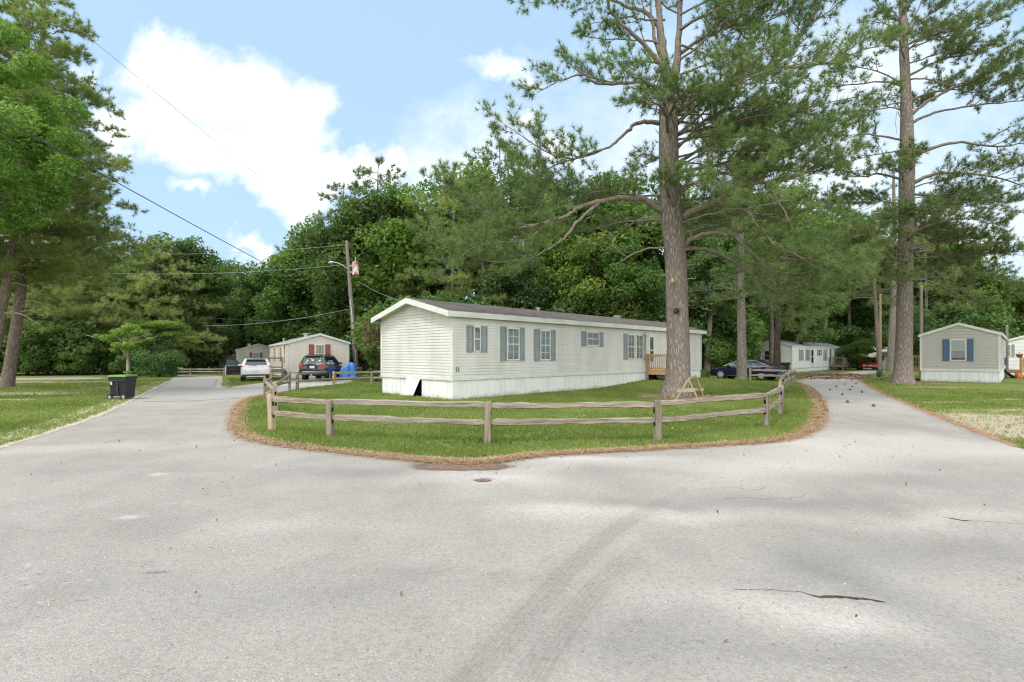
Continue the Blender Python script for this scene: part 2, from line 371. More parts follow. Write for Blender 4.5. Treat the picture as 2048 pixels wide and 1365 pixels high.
def sheet(name,poly,z,mat,kind='structure',smooth_it=1,step=.25,jit=.06,seed=1,conform=True):
    P=densify(chaikin(poly,smooth_it),step,True,jit,seed)
    r=geometry.delaunay_2d_cdt(P,[],[list(range(len(P)))],1,1e-5)
    V=np.array([(v.x,v.y,0) for v in r[0]])
    V[:,2]=z+bump(V[:,0],V[:,1])
    me=bpy.data.meshes.new(name); me.from_pydata([tuple(v) for v in V],[],[f for f in r[2]])
    bm=bmesh.new(); bm.from_mesh(me)
    for f in bm.faces:
        if f.normal.z<0: f.normal_flip()
    bm.to_mesh(me); bm.free()
    return tag(link(name,me,mat),kind=kind)
sheet('road',ROAD,.006,m_road,step=.3,jit=.09)
# far lane behind the trees on the left
sheet('side_lane',[W(-200,761),W(0,760.5),W(150,759.5),W(214,758),W(216,755.5),W(100,756),W(0,757),W(-200,757)],.008,m_verge if False else m_road,jit=.05)
ROADS=np.array([tuple(p) for p in chaikin(ROAD,1)])
def in_poly(x,y,poly):
    c=np.zeros(x.shape,bool); n=len(poly)
    for i in range(n):
        x1,y1=poly[i]; x2,y2=poly[(i+1)%n]
        if y1==y2: continue
        k=((y1>y)!=(y2>y))&(x<(x2-x1)*(y-y1)/(y2-y1)+x1); c^=k
    return c
def strip(name,path,win,wout,z,mat,label=None,kind='stuff',seed=3,step=.25,jit=.05):
    """a band along a path with a centre-to-edge attribute; win/wout are widths to the left/right of the path"""
    P=[p for p,_ in [(q,0) for q in densify(chaikin(path,2,False),step,False,jit,seed)]]
    V=[];E=[]; n=len(P); cols=7
    for i,p in enumerate(P):
        t=(P[min(i+1,n-1)]-P[max(i-1,0)]).normalized(); nn=Vector((-t.y,t.x))
        wi=win(i/n) if callable(win) else win; wo=wout(i/n) if callable(wout) else wout
        for k in range(cols):
            s=-wo+(wi+wo)*k/(cols-1); q=p+nn*s
            e=1-abs(2*k/(cols-1)-1)**1.5; e*=min(1,i/4,(n-1-i)/(22 if step<.1 else 4))
            V.append((q.x,q.y,z+g(q.x,q.y))); E.append(e)
    idx=np.arange(n*cols).reshape(n,cols)
    Q=np.stack([idx[:-1,:-1],idx[:-1,1:],idx[1:,1:],idx[1:,:-1]],-1).reshape(-1,4)
    me=np_mesh(name,np.array(V),Q); a=me.attributes.new('edge','FLOAT','POINT'); a.data.foreach_set('value',np.array(E,np.float32))
    return tag(link(name,me,mat),kind=kind),P
def patch(name,c,rx,ry,ang,z,mat,kind='stuff',n=28,rings=6):
    V=[(c[0],c[1],z+g(*c))]; E=[1.0]; Fq=[]
    for r in range(1,rings+1):
        for k in range(n):
            a=2*math.pi*k/n; u=rx*math.cos(a)*r/rings; v=ry*math.sin(a)*r/rings
            x=c[0]+u*math.cos(ang)-v*math.sin(ang); y=c[1]+u*math.sin(ang)+v*math.cos(ang)
            V.append((x,y,z+g(x,y))); E.append(1-(r/rings)**1.6)
    for k in range(n): Fq.append((0,1+k,1+(k+1)%n))
    for r in range(rings-1):
        for k in range(n):
            a=1+r*n+k;b=1+r*n+(k+1)%n; Fq+= [(a,a+n,b+n),(a,b+n,b)]
    me=np_mesh(name,np.array(V),np.array(Fq)); a=me.attributes.new('edge','FLOAT','POINT'); a.data.foreach_set('value',np.array(E,np.float32))
    return tag(link(name,me,mat),kind=kind)
STRAW=[W(*p) for p in [(560,787),(512,794),(490,802),(480,815),(474,832),(473,850),(482,868),(502,879),(560,890),(640,900),(740,911),(830,920),(900,926),(960,926),(1010,920),(1080,911),(1200,904),(1300,899),(1420,892),(1520,886),(1578,878),(1612,865),(1634,845),(1640,820),(1636,800),(1624,784),(1606,771)]]
def sw(t): return .15+.14*math.sin(t*31)+.12*math.sin(t*77+1)
strip('pine_straw',STRAW,lambda t:(.25+.75*min(1,t*2.2))*(sw(t)+.10),lambda t:.08+.08*min(1,t*3)+.07*math.sin(t*43),.012,m_straw_sheet)
strip('pine_straw',[W(*p) for p in [(1722,753),(1724,763),(1740,774),(1765,787),(1835,817),(1925,853),(2005,883),(2050,902)]],.20,.14,.012,m_straw_sheet)
strip('sandy_verge',[(-8.8,7.0)]+[W(*p) for p in [(0,893),(60,876),(100,862),(170,840),(230,815),(270,795),(310,776),(338,762)]],1.0,.45,.010,m_verge)
strip('sandy_verge',[W(*p) for p in [(447,757),(443,770),(447,779),(500,771),(545,765),(580,762)]],.6,.6,.010,m_verge)
patch('dirt_patch',W(925,934),1.1,.45,.0,.016,m_dirt); patch('dirt_patch',W(965,963),.17,.09,0,.016,m_dirt)
patch('dirt_patch',W(1590,761),1.4,.7,.8,.016,m_dirt); patch('dirt_patch',W(770,800),.3,.2,0,.012,m_dirt)
patch('pine_straw',W(1668,752),2.4,3.5,.2,.014,m_straw_sheet); patch('pine_straw',W(1815,770),1.9,1.0,.0,.012,m_straw_sheet); patch('pine_straw',W(10,777),2.2,1.3,0,.012,m_straw_sheet)
patch('dirt_patch',W(1652,752),1.6,1.2,0,.018,m_dirt)
def tyre(path,w):
    strip('tyre_mark',[W(*p) for p in path],w*2.6,w*2.6,.009,m_tyre2,kind='structure',step=.08,jit=0)
    for k,(o,ww) in enumerate(((-.9,.03),(-.45,.022),(.05,.03),(.5,.02),(.95,.028))):
        strip('tyre_mark',[(W(*p)[0]+o*w*.8,W(*p)[1]-o*w*.6) for p in path],ww,ww,.0115,m_tyre,kind='structure',step=.08,seed=k+4,jit=0)
tyre([(880,1420),(960,1340),(1060,1230),(1140,1135),(1210,1075),(1270,1035),(1330,1002),(1400,968)],.08)
tyre([(1040,1400),(1080,1320),(1140,1240),(1190,1180),(1230,1145),(1300,1080),(1370,1030)],.085)
# the long crack with broken edges, and a smaller one further right
m_crack=M('crack_dirt',(.05,.042,.035),(.11,.085,.06),.95,.05,scale=40)
def crack(path,w):
    P=densify([W(*p) for p in path],.03,False,.02,9); mb=MB(); n=len(P); vs=[]
    for i,p in enumerate(P):
        t=i/(n-1); ww=w(t)*(.5+random.random()*.8); tt=(P[min(i+1,n-1)]-P[max(i-1,0)]).normalized(); nn=Vector((-tt.y,tt.x))*ww/2
        vs+=[(p.x+nn.x,p.y+nn.y,.0105),(p.x-nn.x,p.y-nn.y,.0105)]
    mb.add(vs,[(2*i,2*i+1,2*i+3,2*i+2) for i in range(n-1)])
    tag(mb.build('road_crack',m_crack),kind='structure')
crack([(1465,1181),(1540,1182),(1600,1186),(1640,1196),(1700,1198),(1740,1202),(1772,1206)],lambda t:.006 if t<.5 else .03*math.sin((t-.5)*2*math.pi)**.6+.005)
crack([(1885,1036),(1905,1039),(1925,1043),(1960,1044),(2060,1051)],lambda t:.022 if .08<t<.25 else .005)
crack([(1530,763),(1640,765),(1720,764)],lambda t:.09)
crack([(285,804),(380,803),(485,797)],lambda t:.07)

# ------------------------------------------------------------------ grass, straw and litter as real blades
def blades(n_cells, xr, yr, dens_fn, h, w, seed, nb=3):
    r=np.random.default_rng(seed); x=r.uniform(*xr,n_cells); y=r.uniform(*yr,n_cells)
    keep=r.random(n_cells)<dens_fn(x,y); x=x[keep]; y=y[keep]; n=len(x)
    x=np.repeat(x,nb)+r.normal(0,.025,n*nb); y=np.repeat(y,nb)+r.normal(0,.025,n*nb); n*=nb
    d=np.hypot(x,y); hh=h*(.55+.9*r.random(n))*(1+d*.006); ww=w*(.7+.6*r.random(n))*(1+d*.035)
    a=r.uniform(0,2*np.pi,n); lean=r.normal(0,.45,(n,2))*hh[:,None]
    z=bump(x,y)
    sx=np.cos(a)*ww/2; sy=np.sin(a)*ww/2
    V=np.stack([np.stack([x-sx,y-sy,z],-1),np.stack([x+sx,y+sy,z],-1),np.stack([x+lean[:,0],y+lean[:,1],z+hh],-1)],1)
    sp=.5+.26*np.sin(x*1.3+y*.7)*np.sin(y*.9-x*.3)+.22*np.sin(x*.45-y*.9+2)+.18*np.sin(3.1*x+2.2*y)*np.sin(2.3*y-1.7*x)
    hh*=1+.5*np.clip(np.sin(2.1*x+1.1*y+3)*np.sin(1.7*y-2.6*x),-.6,1)
    rn=np.clip(sp*.7+r.normal(.15,.17,n),0,1)
    return V.reshape(-1,3),np.arange(n*3).reshape(-1,3),rn
def off_road(x,y): return ~in_poly(x,y,ROADS)
def dist_poly(x,y,pts):
    best=np.full(x.shape,1e9)
    for (px_,py_) in pts: best=np.minimum(best,(x-px_)**2+(y-py_)**2)
    return np.sqrt(best)
_straw_pts=[tuple(p) for p in densify(chaikin(STRAW,2,False),.6,False)]
def dens_island(x,y):
    d=np.hypot(x,y); k=np.minimum(1,(13/np.maximum(d,1))**1.7)
    ang=np.abs(x/y)<1.12
    s=dist_poly(x,y,_straw_pts); k=k*np.clip((s-.05)/.25,0.05,1)
    tr=np.hypot(x-6.5,y-20.6); k*=np.clip((tr-.9)/.7,0,1)
    bare=bare_np(x,y); k*=np.clip(1.1-1.1*bare,0.07,1)
    return k*ang*off_road(x,y)
V,Fc,rn=blades(620000,(-30,24),(8.5,40),dens_island,.055,.009,5,4)
tag(link('grass',np_mesh('grass',V,Fc,rn),m_grass),kind='stuff')
def dens_dry(x,y):
    b=bare_np(x,y); k=np.clip(b*1.2,0,1)*np.clip(1.7-b*1.1,0.3,1)*np.minimum(1,(13/np.hypot(x,y))**1.5)
    return .9*k*off_road(x,y)
V,Fc,rn=blades(160000,(-30,24),(8.5,36),dens_dry,.05,.008,6,3)
tag(link('dry_grass',np_mesh('dry_grass',V,Fc,rn),m_drygrass),kind='stuff')
def dens_left(x,y):  # longer tufts at the back of the lawns and along the skirting
    return np.zeros_like(x)
def litter(name,pts,n,spread,length,width,mat,z,seed):
    r=np.random.default_rng(seed); P=np.array(pts); i=r.integers(0,len(P),n)
    c=P[i]+r.normal(0,1,(n,2))*spread; a=r.uniform(0,np.pi*2,n); L=length*(.5+r.random(n))
    dx=np.cos(a)*L/2; dy=np.sin(a)*L/2; sx=-np.sin(a)*width/2; sy=np.cos(a)*width/2
    d=np.hypot(c[:,0],c[:,1]); sx*=1+d*.03; sy*=1+d*.03
    zz=z+r.random(n)*.03+bump(c[:,0],c[:,1]); tilt=r.normal(0,.012,n)
    V=np.stack([np.stack([c[:,0]-dx-sx,c[:,1]-dy-sy,zz-tilt],-1),np.stack([c[:,0]-dx+sx,c[:,1]-dy+sy,zz-tilt],-1),
                np.stack([c[:,0]+dx+sx,c[:,1]+dy+sy,zz+tilt],-1),np.stack([c[:,0]+dx-sx,c[:,1]+dy-sy,zz+tilt],-1)],1).reshape(-1,3)
    V[:,2]=np.maximum(V[:,2],.014+bump(V[:,0],V[:,1]))
    return tag(link(name,np_mesh(name,V,np.arange(n*4).reshape(-1,4),r.random(n)),mat),kind='stuff')
_sp=[tuple(p) for p in densify(chaikin(STRAW,2,False),.2,False)]
litter('pine_straw',_sp,40000,.11,.13,.006,m_straw,.012,1)
litter('pine_straw',[tuple(p) for p in densify([W(*p) for p in [(1722,753),(1724,763),(1740,774),(1765,787),(1835,817),(1925,853),(2005,883)]],.3,False)],3200,.15,.14,.006,m_straw,.012,2)
litter('pine_straw',[W(1360,795),W(1320,795),W(1400,796),W(1385,793),W(1345,797)],9000,.42,.15,.007,m_straw,.02,3)
litter('pine_straw',[W(1815,768),W(1850,768)],1500,.8,.15,.007,m_straw,.012,4)
litter('fallen_leaves',[W(1668,752),W(1680,750),W(1650,757)],1500,1.6,.10,.07,m_dead,.02,5)
litter('road_litter',[(random.uniform(-7,7),random.uniform(3,14)) for _ in range(300)],190,.5,.08,.004,m_straw,.012,6)
# white clover and a few dandelions in the lawn
def flowers(name,pts,n,spread,size,mat,h,seed):
    r=np.random.default_rng(seed); P=np.array(pts); c=P[r.integers(0,len(P),n)]+r.normal(0,1,(n,2))*np.array(spread)
    c=c[off_road(c[:,0],c[:,1])]; n=len(c); mb=[]; fs=[]
    for k,(x,y) in enumerate(c):
        s=size*(.6+.7*r.random()); z=h*(.7+.6*r.random())+g(x,y)
        mb+=[(x-s,y,z),(x,y-s,z),(x+s,y,z),(x,y+s,z),(x,y,z+s),(x,y,z-s)]
        b=6*k; fs+=[(b,b+1,b+4),(b+1,b+2,b+4),(b+2,b+3,b+4),(b+3,b,b+4),(b+1,b,b+5),(b+2,b+1,b+5),(b+3,b+2,b+5),(b,b+3,b+5)]
    return tag(link(name,np_mesh(name,np.array(mb),np.array(fs)),mat),kind='stuff')
m_clover=M('clover_white',(.72,.70,.62),rough=.9); m_dand=M('dandelion_yellow',(.75,.55,.04),rough=.8)
flowers('clover_flowers',[W(820,825),W(900,830),W(780,850),W(1150,840),W(1250,838),W(700,790),W(1000,878),W(900,800)],380,(1.1,.5),.0085,m_clover,.055,3)
flowers('dandelion_flowers',[W(1352,862),W(1392,870),W(1408,862),W(1505,850),W(1557,850),W(770,838)],9,(.12,.1),.022,m_dand,.07,4)

litter('road_grit',[(random.uniform(-8,8),random.uniform(2.6,12)) for _ in range(400)]+[tuple(p) for p in densify(chaikin(STRAW,2,False),.15,False)]*2,380,.35,.020,.012,m_dead,.010,16)
V,Fc,rn=blades(26000,(-24,22),(9,36),lambda x,y: dens_island(x,y)*np.clip(np.sin(1.9*x+.6*y)*np.sin(1.3*y-2.2*x)*3-1.7,0,1)*1.3,.10,.014,15,6)
tag(link('weed_tufts',np_mesh('weed_tufts',V,Fc,np.clip(rn*.7,0,1)),m_grass),kind='stuff')
# ------------------------------------------------------------------ mobile homes
def siding(name,c1,c2): return M(name,c1,c2,.5,.25,scale=1.3,stretch=(1,1,.35),detail=8,lo=.35,hi=.72)
m_white=M('white_trim',(.70,.70,.66),(.58,.59,.54),.5,.3,scale=1.6,detail=6)
m_trim_worn=M('worn_white_trim',(.68,.69,.64),(.47,.50,.43),.55,.3,scale=1.3,stretch=(1,1,3),detail=8,lo=.4,hi=.85)
def skirt_mat():
    m,nt=new_mat('skirt_vinyl'); v=coords(nt,(3,3,.5)); f=noise(nt,v,1.1,7); c=ramp(nt,f,[(.4,(.77,.79,.765)),(.85,(.63,.65,.60))])
    o=coords(nt); sx=nt.nodes.new('ShaderNodeSeparateXYZ'); nt.links.new(o,sx.inputs[0])
    sp=noise(nt,o,2.2,7,.7); low=ramp(nt,math_(nt,'ADD',sx.outputs[2],math_(nt,'MULTIPLY',math_(nt,'SUBTRACT',sp,.5),.55)),[(.0,(.75,.75,.75)),(.17,(0,0,0))])
    c=mixc(nt,low,c,(.36,.36,.26)); finish(nt,c,.5,.3); return m
m_skirt=skirt_mat()
m_side_a=siding('oyster_siding',(.70,.69,.645),(.58,.575,.51))
m_side_b=siding('cream_siding',(.74,.695,.615),(.66,.61,.53))
m_side_c=siding('white_siding',(.78,.80,.76),(.70,.73,.68))
m_side_d=siding('taupe_siding',(.50,.475,.435),(.45,.425,.39))
m_side_e=siding('bright_white_siding',(.74,.74,.71),(.68,.68,.65))
def roof_mat():
    m,nt=new_mat('weathered_shingles'); v=coords(nt); n1=noise(nt,v,.8,5,.65); n2=noise(nt,v,9,5,.7); 
    br=N(nt,'ShaderNodeTexBrick'); br.inputs['Scale'].default_value=3; nt.links.new(v,br.inputs['Vector'])
    br.inputs['Color1'].default_value=(.8,.8,.8,1); br.inputs['Color2'].default_value=(1.1,1.1,1.1,1); br.inputs['Mortar'].default_value=(.75,.75,.75,1)
    c=ramp(nt,n1,[(.3,(.135,.115,.10)),(.6,(.20,.175,.155)),(.8,(.30,.27,.24))])
    c=mixc(nt,math_(nt,'MULTIPLY',n2,.5),c,(.10,.085,.075)); c=mixc(nt,1,c,br.outputs[0],'MULTIPLY')
    finish(nt,c,.9,.1,0,n2,.4,.02); return m
m_roof=roof_mat()
m_shingle_grey=M('grey_shingles',(.34,.34,.33),(.26,.26,.25),.9,.1,scale=6,bs=.3)
m_blueshut=M('dusty_blue_shutter',(.295,.335,.33),(.225,.265,.268),.5,.3,scale=2)
m_blueshut2=M('slate_blue_shutter',(.085,.16,.24),(.07,.13,.20),.5,.3,scale=2)
m_redshut=M('faded_red_shutter',(.36,.10,.085),(.30,.085,.07),.6,.25,scale=2)
m_greyshut=M('grey_shutter',(.30,.34,.31),(.25,.29,.27),.6,.25,scale=2)
m_frame=M('window_frame_white',(.74,.74,.71),(.66,.66,.62),.4,.35,scale=3)
m_blind=M('pale_curtain',(.50,.51,.46),(.36,.38,.33),.9,.1,scale=5,stretch=(2,2,.15),lo=.35,hi=.65)
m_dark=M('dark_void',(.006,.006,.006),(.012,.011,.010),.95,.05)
m_dim=M('dim_interior',(.10,.11,.10),(.055,.06,.055),.9,.1,scale=4)
m_green_blind=M('green_grey_blind',(.26,.30,.245),(.22,.26,.21),.9,.1,scale=4,stretch=(1,1,6))
def glass_mat():
    m,nt=new_mat('window_glass'); t=nt.nodes.new('ShaderNodeBsdfTransparent'); t.inputs[0].default_value=(.78,.83,.80,1)
    gl=nt.nodes.new('ShaderNodeBsdfGlossy'); gl.inputs['Roughness'].default_value=.02
    lw=nt.nodes.new('ShaderNodeFresnel'); lw.inputs[0].default_value=1.52
    fa=math_(nt,'ADD',lw.outputs[0],.05)
    mx=nt.nodes.new('ShaderNodeMixShader'); nt.links.new(fa,mx.inputs[0]); nt.links.new(t.outputs[0],mx.inputs[1]); nt.links.new(gl.outputs[0],mx.inputs[2])
    o=nt.nodes.new('ShaderNodeOutputMaterial'); nt.links.new(mx.outputs[0],o.inputs[0]); return m
m_glass=glass_mat()
m_black=M('black_paint',(.012,.012,.012),(.02,.02,.02),.5,.3)
m_steel=M('galvanised_steel',(.55,.57,.58),(.42,.44,.45),.4,.5,.7,scale=8)
m_brick=M('pink_brick',(.34,.20,.16),(.25,.15,.12),.9,.1,scale=14,bs=.4)
m_ptwood=M('treated_pine',(.52,.34,.18),(.38,.24,.12),.75,.2,scale=5,stretch=(1,1,4),detail=7)
m_oldwood=M('weathered_deck_wood',(.30,.25,.195),(.19,.155,.12),.85,.15,scale=6,stretch=(3,3,3),detail=7)
m_doorw=M('white_door',(.70,.70,.68),(.62,.62,.60),.4,.35)

class Face:
    """a wall plane in home space: P(s, z, out)"""
    def __init__(s,o,a,n): s.o=Vector(o); s.a=Vector(a); s.n=Vector(n)
    def P(s,t,z,out=0): p=s.o+s.a*t+s.n*out; return Vector((p.x,p.y,z))
    def box(s,mb,s0,s1,z0,z1,d0,d1,mi=0,bottom_shift=0):
        mb.hexa([s.P(s0,z0,d0),s.P(s1,z0,d0),s.P(s1,z0,d1),s.P(s0,z0,d1),s.P(s0,z1,d0),s.P(s1,z1,d0),s.P(s1,z1,d1),s.P(s0,z1,d1)],mi)

def make_home(name,label,cat,origin,u,L,Wd,zsk,zev,rise,mats,wins=(),course=.116,og=.32,os_=.22,roof=None,doors=(),vents=(),loose=None,number=None,zb=-.12,skirt_pitch=.305,fascia=.16,group=None,corner=None):
    msid,mshut,mtrim,mskirt=mats
    rz=math.atan2(u[1],u[0]); root=empty(name,(origin[0],origin[1],0),rz,label,cat,group)
    FC={'front':Face((0,0,0),(0,1,0),(-1,0,0)),'near':Face((0,0,0),(1,0,0),(0,-1,0)),'far':Face((0,Wd,0),(1,0,0),(0,1,0)),'back':Face((L,0,0),(0,1,0),(1,0,0))}
    LEN={'front':Wd,'near':L,'far':L,'back':Wd}
    # lap siding, course by course
    wall=MB()
    def top_at(t): return zev+rise*(1-abs(t/Wd*2-1))
    for fn,fc in FC.items():
        gable=fn in('front','back'); zt=zev+(rise if gable else 0); z=zsk
        while z<zt-1e-3:
            z1=min(z+course,zt); e=LEN[fn]
            def clip(zz):
                if not gable or zz<=zev: return 0,e
                h=(zz-zev)/rise*e/2; return h,e-h
            a0,b0=clip(z); a1,b1=clip(z1)
            zg=z+(z1-z)*.76; ag,bg_=clip(zg)
            wall.quad(fc.P(a0,z,.027),fc.P(b0,z,.027),fc.P(bg_,zg,.021),fc.P(ag,zg,.021))
            wall.quad(fc.P(ag,zg,.021),fc.P(bg_,zg,.021),fc.P(bg_,zg+.002,.0),fc.P(ag,zg+.002,.0))
            wall.quad(fc.P(ag,zg+.002,.0),fc.P(bg_,zg+.002,.0),fc.P(b1,z1,.0),fc.P(a1,z1,.0))
            wall.quad(fc.P(a0,z,.0),fc.P(b0,z,.0),fc.P(b0,z,.027),fc.P(a0,z,.027))
            z=z1
    wall.build('wall',msid,root,fix=False)
    core=MB(); core.box(.02,L-.02,.02,Wd-.02,zsk,zev); 
    core.build('wall_core',m_dim,root)
    cw=.075
    for (x,y,sx,sy) in ((0,0,-1,-1),(0,Wd,-1,1),(L,0,1,-1),(L,Wd,1,1)):
        x0,x1=sorted((x+sx*.042,x-sx*cw)); y0,y1=sorted((y+sy*.042,y-sy*cw)); tr=MB(); tr.box(x0,x1,y0,y1,zsk-.11,zev-.003); tr.build('corner_trim',mtrim,root,bevel=.004)
    # skirting: ribbed vertical panels under a cap rail
    cap=MB()
    for fn,fc in FC.items():
        if fn=='front' and loose:
            l0,l1=loose; fc.box(cap,-.03,l0,zsk-.10,zsk+.03,.0,.03); fc.box(cap,l1+.02,LEN[fn]+.03,zsk-.10,zsk+.03,.0,.03)
            cap.hexa([fc.P(l0,zsk-.13,0),fc.P(l1+.02,zsk-.10,0),fc.P(l1+.02,zsk-.10,.035),fc.P(l0,zsk-.13,.05),fc.P(l0,zsk-.01,0),fc.P(l1+.02,zsk+.03,0),fc.P(l1+.02,zsk+.03,.03),fc.P(l0,zsk-.01,.05)])
        else: fc.box(cap,-.03,LEN[fn]+.03,zsk-.10,zsk+.03,.0,.03)
    cap.build('skirt_rail',mtrim,root,bevel=.005)
    sk=MB()
    def ribs(fc,s0,s1,off=0.0,ztop=zsk-.1,slant=None):
        n=max(1,round((s1-s0)/(skirt_pitch/3)));
        for i in range(n):
            a=s0+(s1-s0)*i/n; b=s0+(s1-s0)*(i+1)/n; w=b-a; d=.014
            prof=[(a,-.03+off),(a+w*.12,-.03+d*(2.2 if i%3==0 else .9)+off),(a+w*.22,-.03+d*.3+off),(b,-.03+off)]
            for j in range(3):
                (p,q),(r,t)=prof[j],prof[j+1]
                if slant:
                    lo=slant
                    sk.quad(fc.P(p+lo(p,0),zb,q),fc.P(r+lo(r,0),zb,t),fc.P(r,ztop,t),fc.P(p,ztop,q))
                else: sk.quad(fc.P(p,zb,q),fc.P(r,zb,t),fc.P(r,ztop,t),fc.P(p,ztop,q))
    for fn,fc in FC.items():
        if fn=='front' and loose:
            l0,l1=loose; ribs(fc,0,l0); ribs(fc,l1,LEN[fn])
        else: ribs(fc,0,LEN[fn])
    sk.build('skirting',mskirt,root,fix=False)
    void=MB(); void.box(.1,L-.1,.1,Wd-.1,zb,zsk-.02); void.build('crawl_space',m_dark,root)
    if loose:
        fc=FC['front']; l0,l1=loose; lp=MB(); n=9
        # the loose panel: leaning out and swung sideways, leaving a dark wedge of crawl space
        for i in range(n):
            f0,f1=i/n,(i+1)/n
            T0=l0+.02+(l1-l0)*f0; T1=l0+.02+(l1-l0)*f1; B0=T0+.34; B1=T1+.34
            r0=.012 if i%3==0 else 0; r1=.012 if (i+1)%3==0 else 0
            lp.quad(fc.P(B0,.02,.16+r0),fc.P(B1,.02,.16+r1),fc.P(T1,zsk-.05,.035+r1),fc.P(T0,zsk-.05-.06*(1-f0),.035+r0))
        lp.build('loose_panel',mskirt,root,fix=False)['label']='loose white skirting panel hanging askew'
    # roof
    rm=roof or m_roof; ze=zev+.02
    pitch=rise/(Wd/2); eo=os_; h=Wd/2
    def prof(y): return ze+rise-abs(y-h)*pitch
    th=.07
    rf=MB()
    for s in (0,1):
        y0=-eo if s==0 else Wd+eo
        a,b=(-og,L+og)
        e=prof(-eo)
        vs=[(a,y0,e+.02),(b,y0,e+.02),(b,h,ze+rise+.05),(a,h,ze+rise+.05)]
        lo=[(x,y,z-th) for x,y,z in vs]
        rf.hexa(lo+vs)
    rf.build('roof',rm,root)
    fa=MB()
    for y in (-eo,Wd+eo):
        y0,y1=sorted((y,y+(.03 if y<0 else -.03)*-1)); e=prof(-eo)
        fa.box(-og,L+og,y0,y1,e-fascia,e+.012)
    for x in (-og-.03,L+og):
        for s in (0,1):
            ya=-eo-.03 if s==0 else Wd+eo+.03; za=prof(-eo-.03)
            fa.hexa([(x,ya,za-fascia),(x+.03,ya,za-fascia),(x+.03,h,ze+rise-fascia+.03),(x,h,ze+rise-fascia+.03),(x,ya,za+.018),(x+.03,ya,za+.018),(x+.03,h,ze+rise+.055),(x,h,ze+rise+.055)])
    fa.build('fascia',mtrim,root)
    so=MB()
    for y0,y1 in ((-eo+.03,-.002),(Wd+.002,Wd+eo-.03)): so.box(-og,L+og,y0,y1,prof(-eo)-fascia+.03,prof(-eo)-fascia+.04)
    if og>.12:
        for x0,x1 in ((-og,-.02),(L+.02,L+og)):
            for s in (0,1):
                ya=0 if s==0 else Wd; za=prof(ya)-.10
                so.quad((x0,ya,za),(x1,ya,za),(x1,h,ze+rise-.10),(x0,h,ze+rise-.10))
    so.build('soffit',mtrim,root)
    for (x,y,kind) in vents:
        z=prof(y); v=MB()
        if kind=='pipe':
            v.lathe([(.07,z-.1),(.07,z+.22),(.12,z+.22),(.13,z+.30),(.05,z+.34)],12,(x,y,0)); v.build('roof_vent',m_steel,root,smooth=.6)
        elif kind=='box':
            v.box(x-.13,x+.13,y-.13,y+.13,z-.05,z+.24); v.box(x-.2,x+.2,y-.2,y+.2,z+.24,z+.31); v.build('roof_vent',m_steel,root,bevel=.01)
        else:
            v.box(x-.66,x+.66,y-.5,y+.5,z-.3,z+1.6); v.box(x-.72,x+.72,y-.56,y+.56,z+1.6,z+1.75); v.build('chimney',m_brick,root)
    # windows and shutters
    for w in wins:
        fc=FC[w['f']]; s0,s1,z0,z1=w['r']; fr=MB(); t=w.get('t',.045); D=.072
        fc.box(fr,s0,s0+t,z0,z1,.0,D); fc.box(fr,s1-t,s1,z0,z1,.0,D); fc.box(fr,s0+t,s1-t,z0,z0+t,.0,D); fc.box(fr,s0+t,s1-t,z1-t,z1,.0,D)
        zm=(z0+z1)/2
        if w.get('sash',1): fc.box(fr,s0+t,s1-t,zm-.02,zm+.02,.0,D-.008)
        nc,nr=w.get('g',(2,2))
        for i in range(1,nc): sm=s0+(s1-s0)*i/nc; fc.box(fr,sm-.011,sm+.011,z0+t,z1-t,.0,D-.016)
        for half in ((z0+t,zm-.02),(zm+.02,z1-t)):
            for j in range(1,nr): zz=half[0]+(half[1]-half[0])*j/nr; fc.box(fr,s0+t,s1-t,zz-.009,zz+.009,.0,D-.017)
        wo=fr.build('window',m_frame,root)
        pn=MB(); pn.quad(fc.P(s0+t,z0+t,.046),fc.P(s1-t,z0+t,.046),fc.P(s1-t,z1-t,.046),fc.P(s0+t,z1-t,.046)); pn.build('pane',m_glass,wo,fix=False)
        cu=MB(); cmat=w.get('c',m_blind); n=16; zc=w.get('cz',z0+t)
        for i in range(n):   # gathered curtain
            a=s0+t+(s1-s0-2*t)*i/n; b=s0+t+(s1-s0-2*t)*(i+1)/n
            cu.quad(fc.P(a,zc,.034+.006*(i%2)),fc.P(b,zc,.034+.006*((i+1)%2)),fc.P(b,z1-t,.034+.006*((i+1)%2)),fc.P(a,z1-t,.034+.006*(i%2)))
        cu.build('curtain',cmat,wo,fix=False)
        dk=MB(); dk.quad(fc.P(s0+t,z0+t,.033),fc.P(s1-t,z0+t,.033),fc.P(s1-t,z1-t,.033),fc.P(s0+t,z1-t,.033)); dk.build('interior',m_dim,wo,fix=False)
        sw=w.get('sw',0)
        for (a,b) in (([(s0-.03-sw,s0-.03),(s1+.03,s1+.03+sw)] if sw and w.get('both',1) else [])+w.get('sh',[])):
            sh=MB(); fc.box(sh,a,b,z0-.03,z1+.03,.0,.036)
            m1=.05
            hh=z0+(z1-z0)*.5
            fc.box(sh,a,a+m1,z0-.03,z1+.03,.036,.066); fc.box(sh,b-m1,b,z0-.03,z1+.03,.036,.066)
            for q in (z0-.03,hh-.03,z1+.03-.06): fc.box(sh,a+m1,b-m1,q,q+.06,.036,.066)
            for (q0,q1) in ((z0+.05,hh-.05),(hh+.05,z1-.05)):
                if b-a>.16: fc.box(sh,a+m1+.02,b-m1-.02,q0,q1,.036,.060)
            sh.build('shutter',mshut,root)
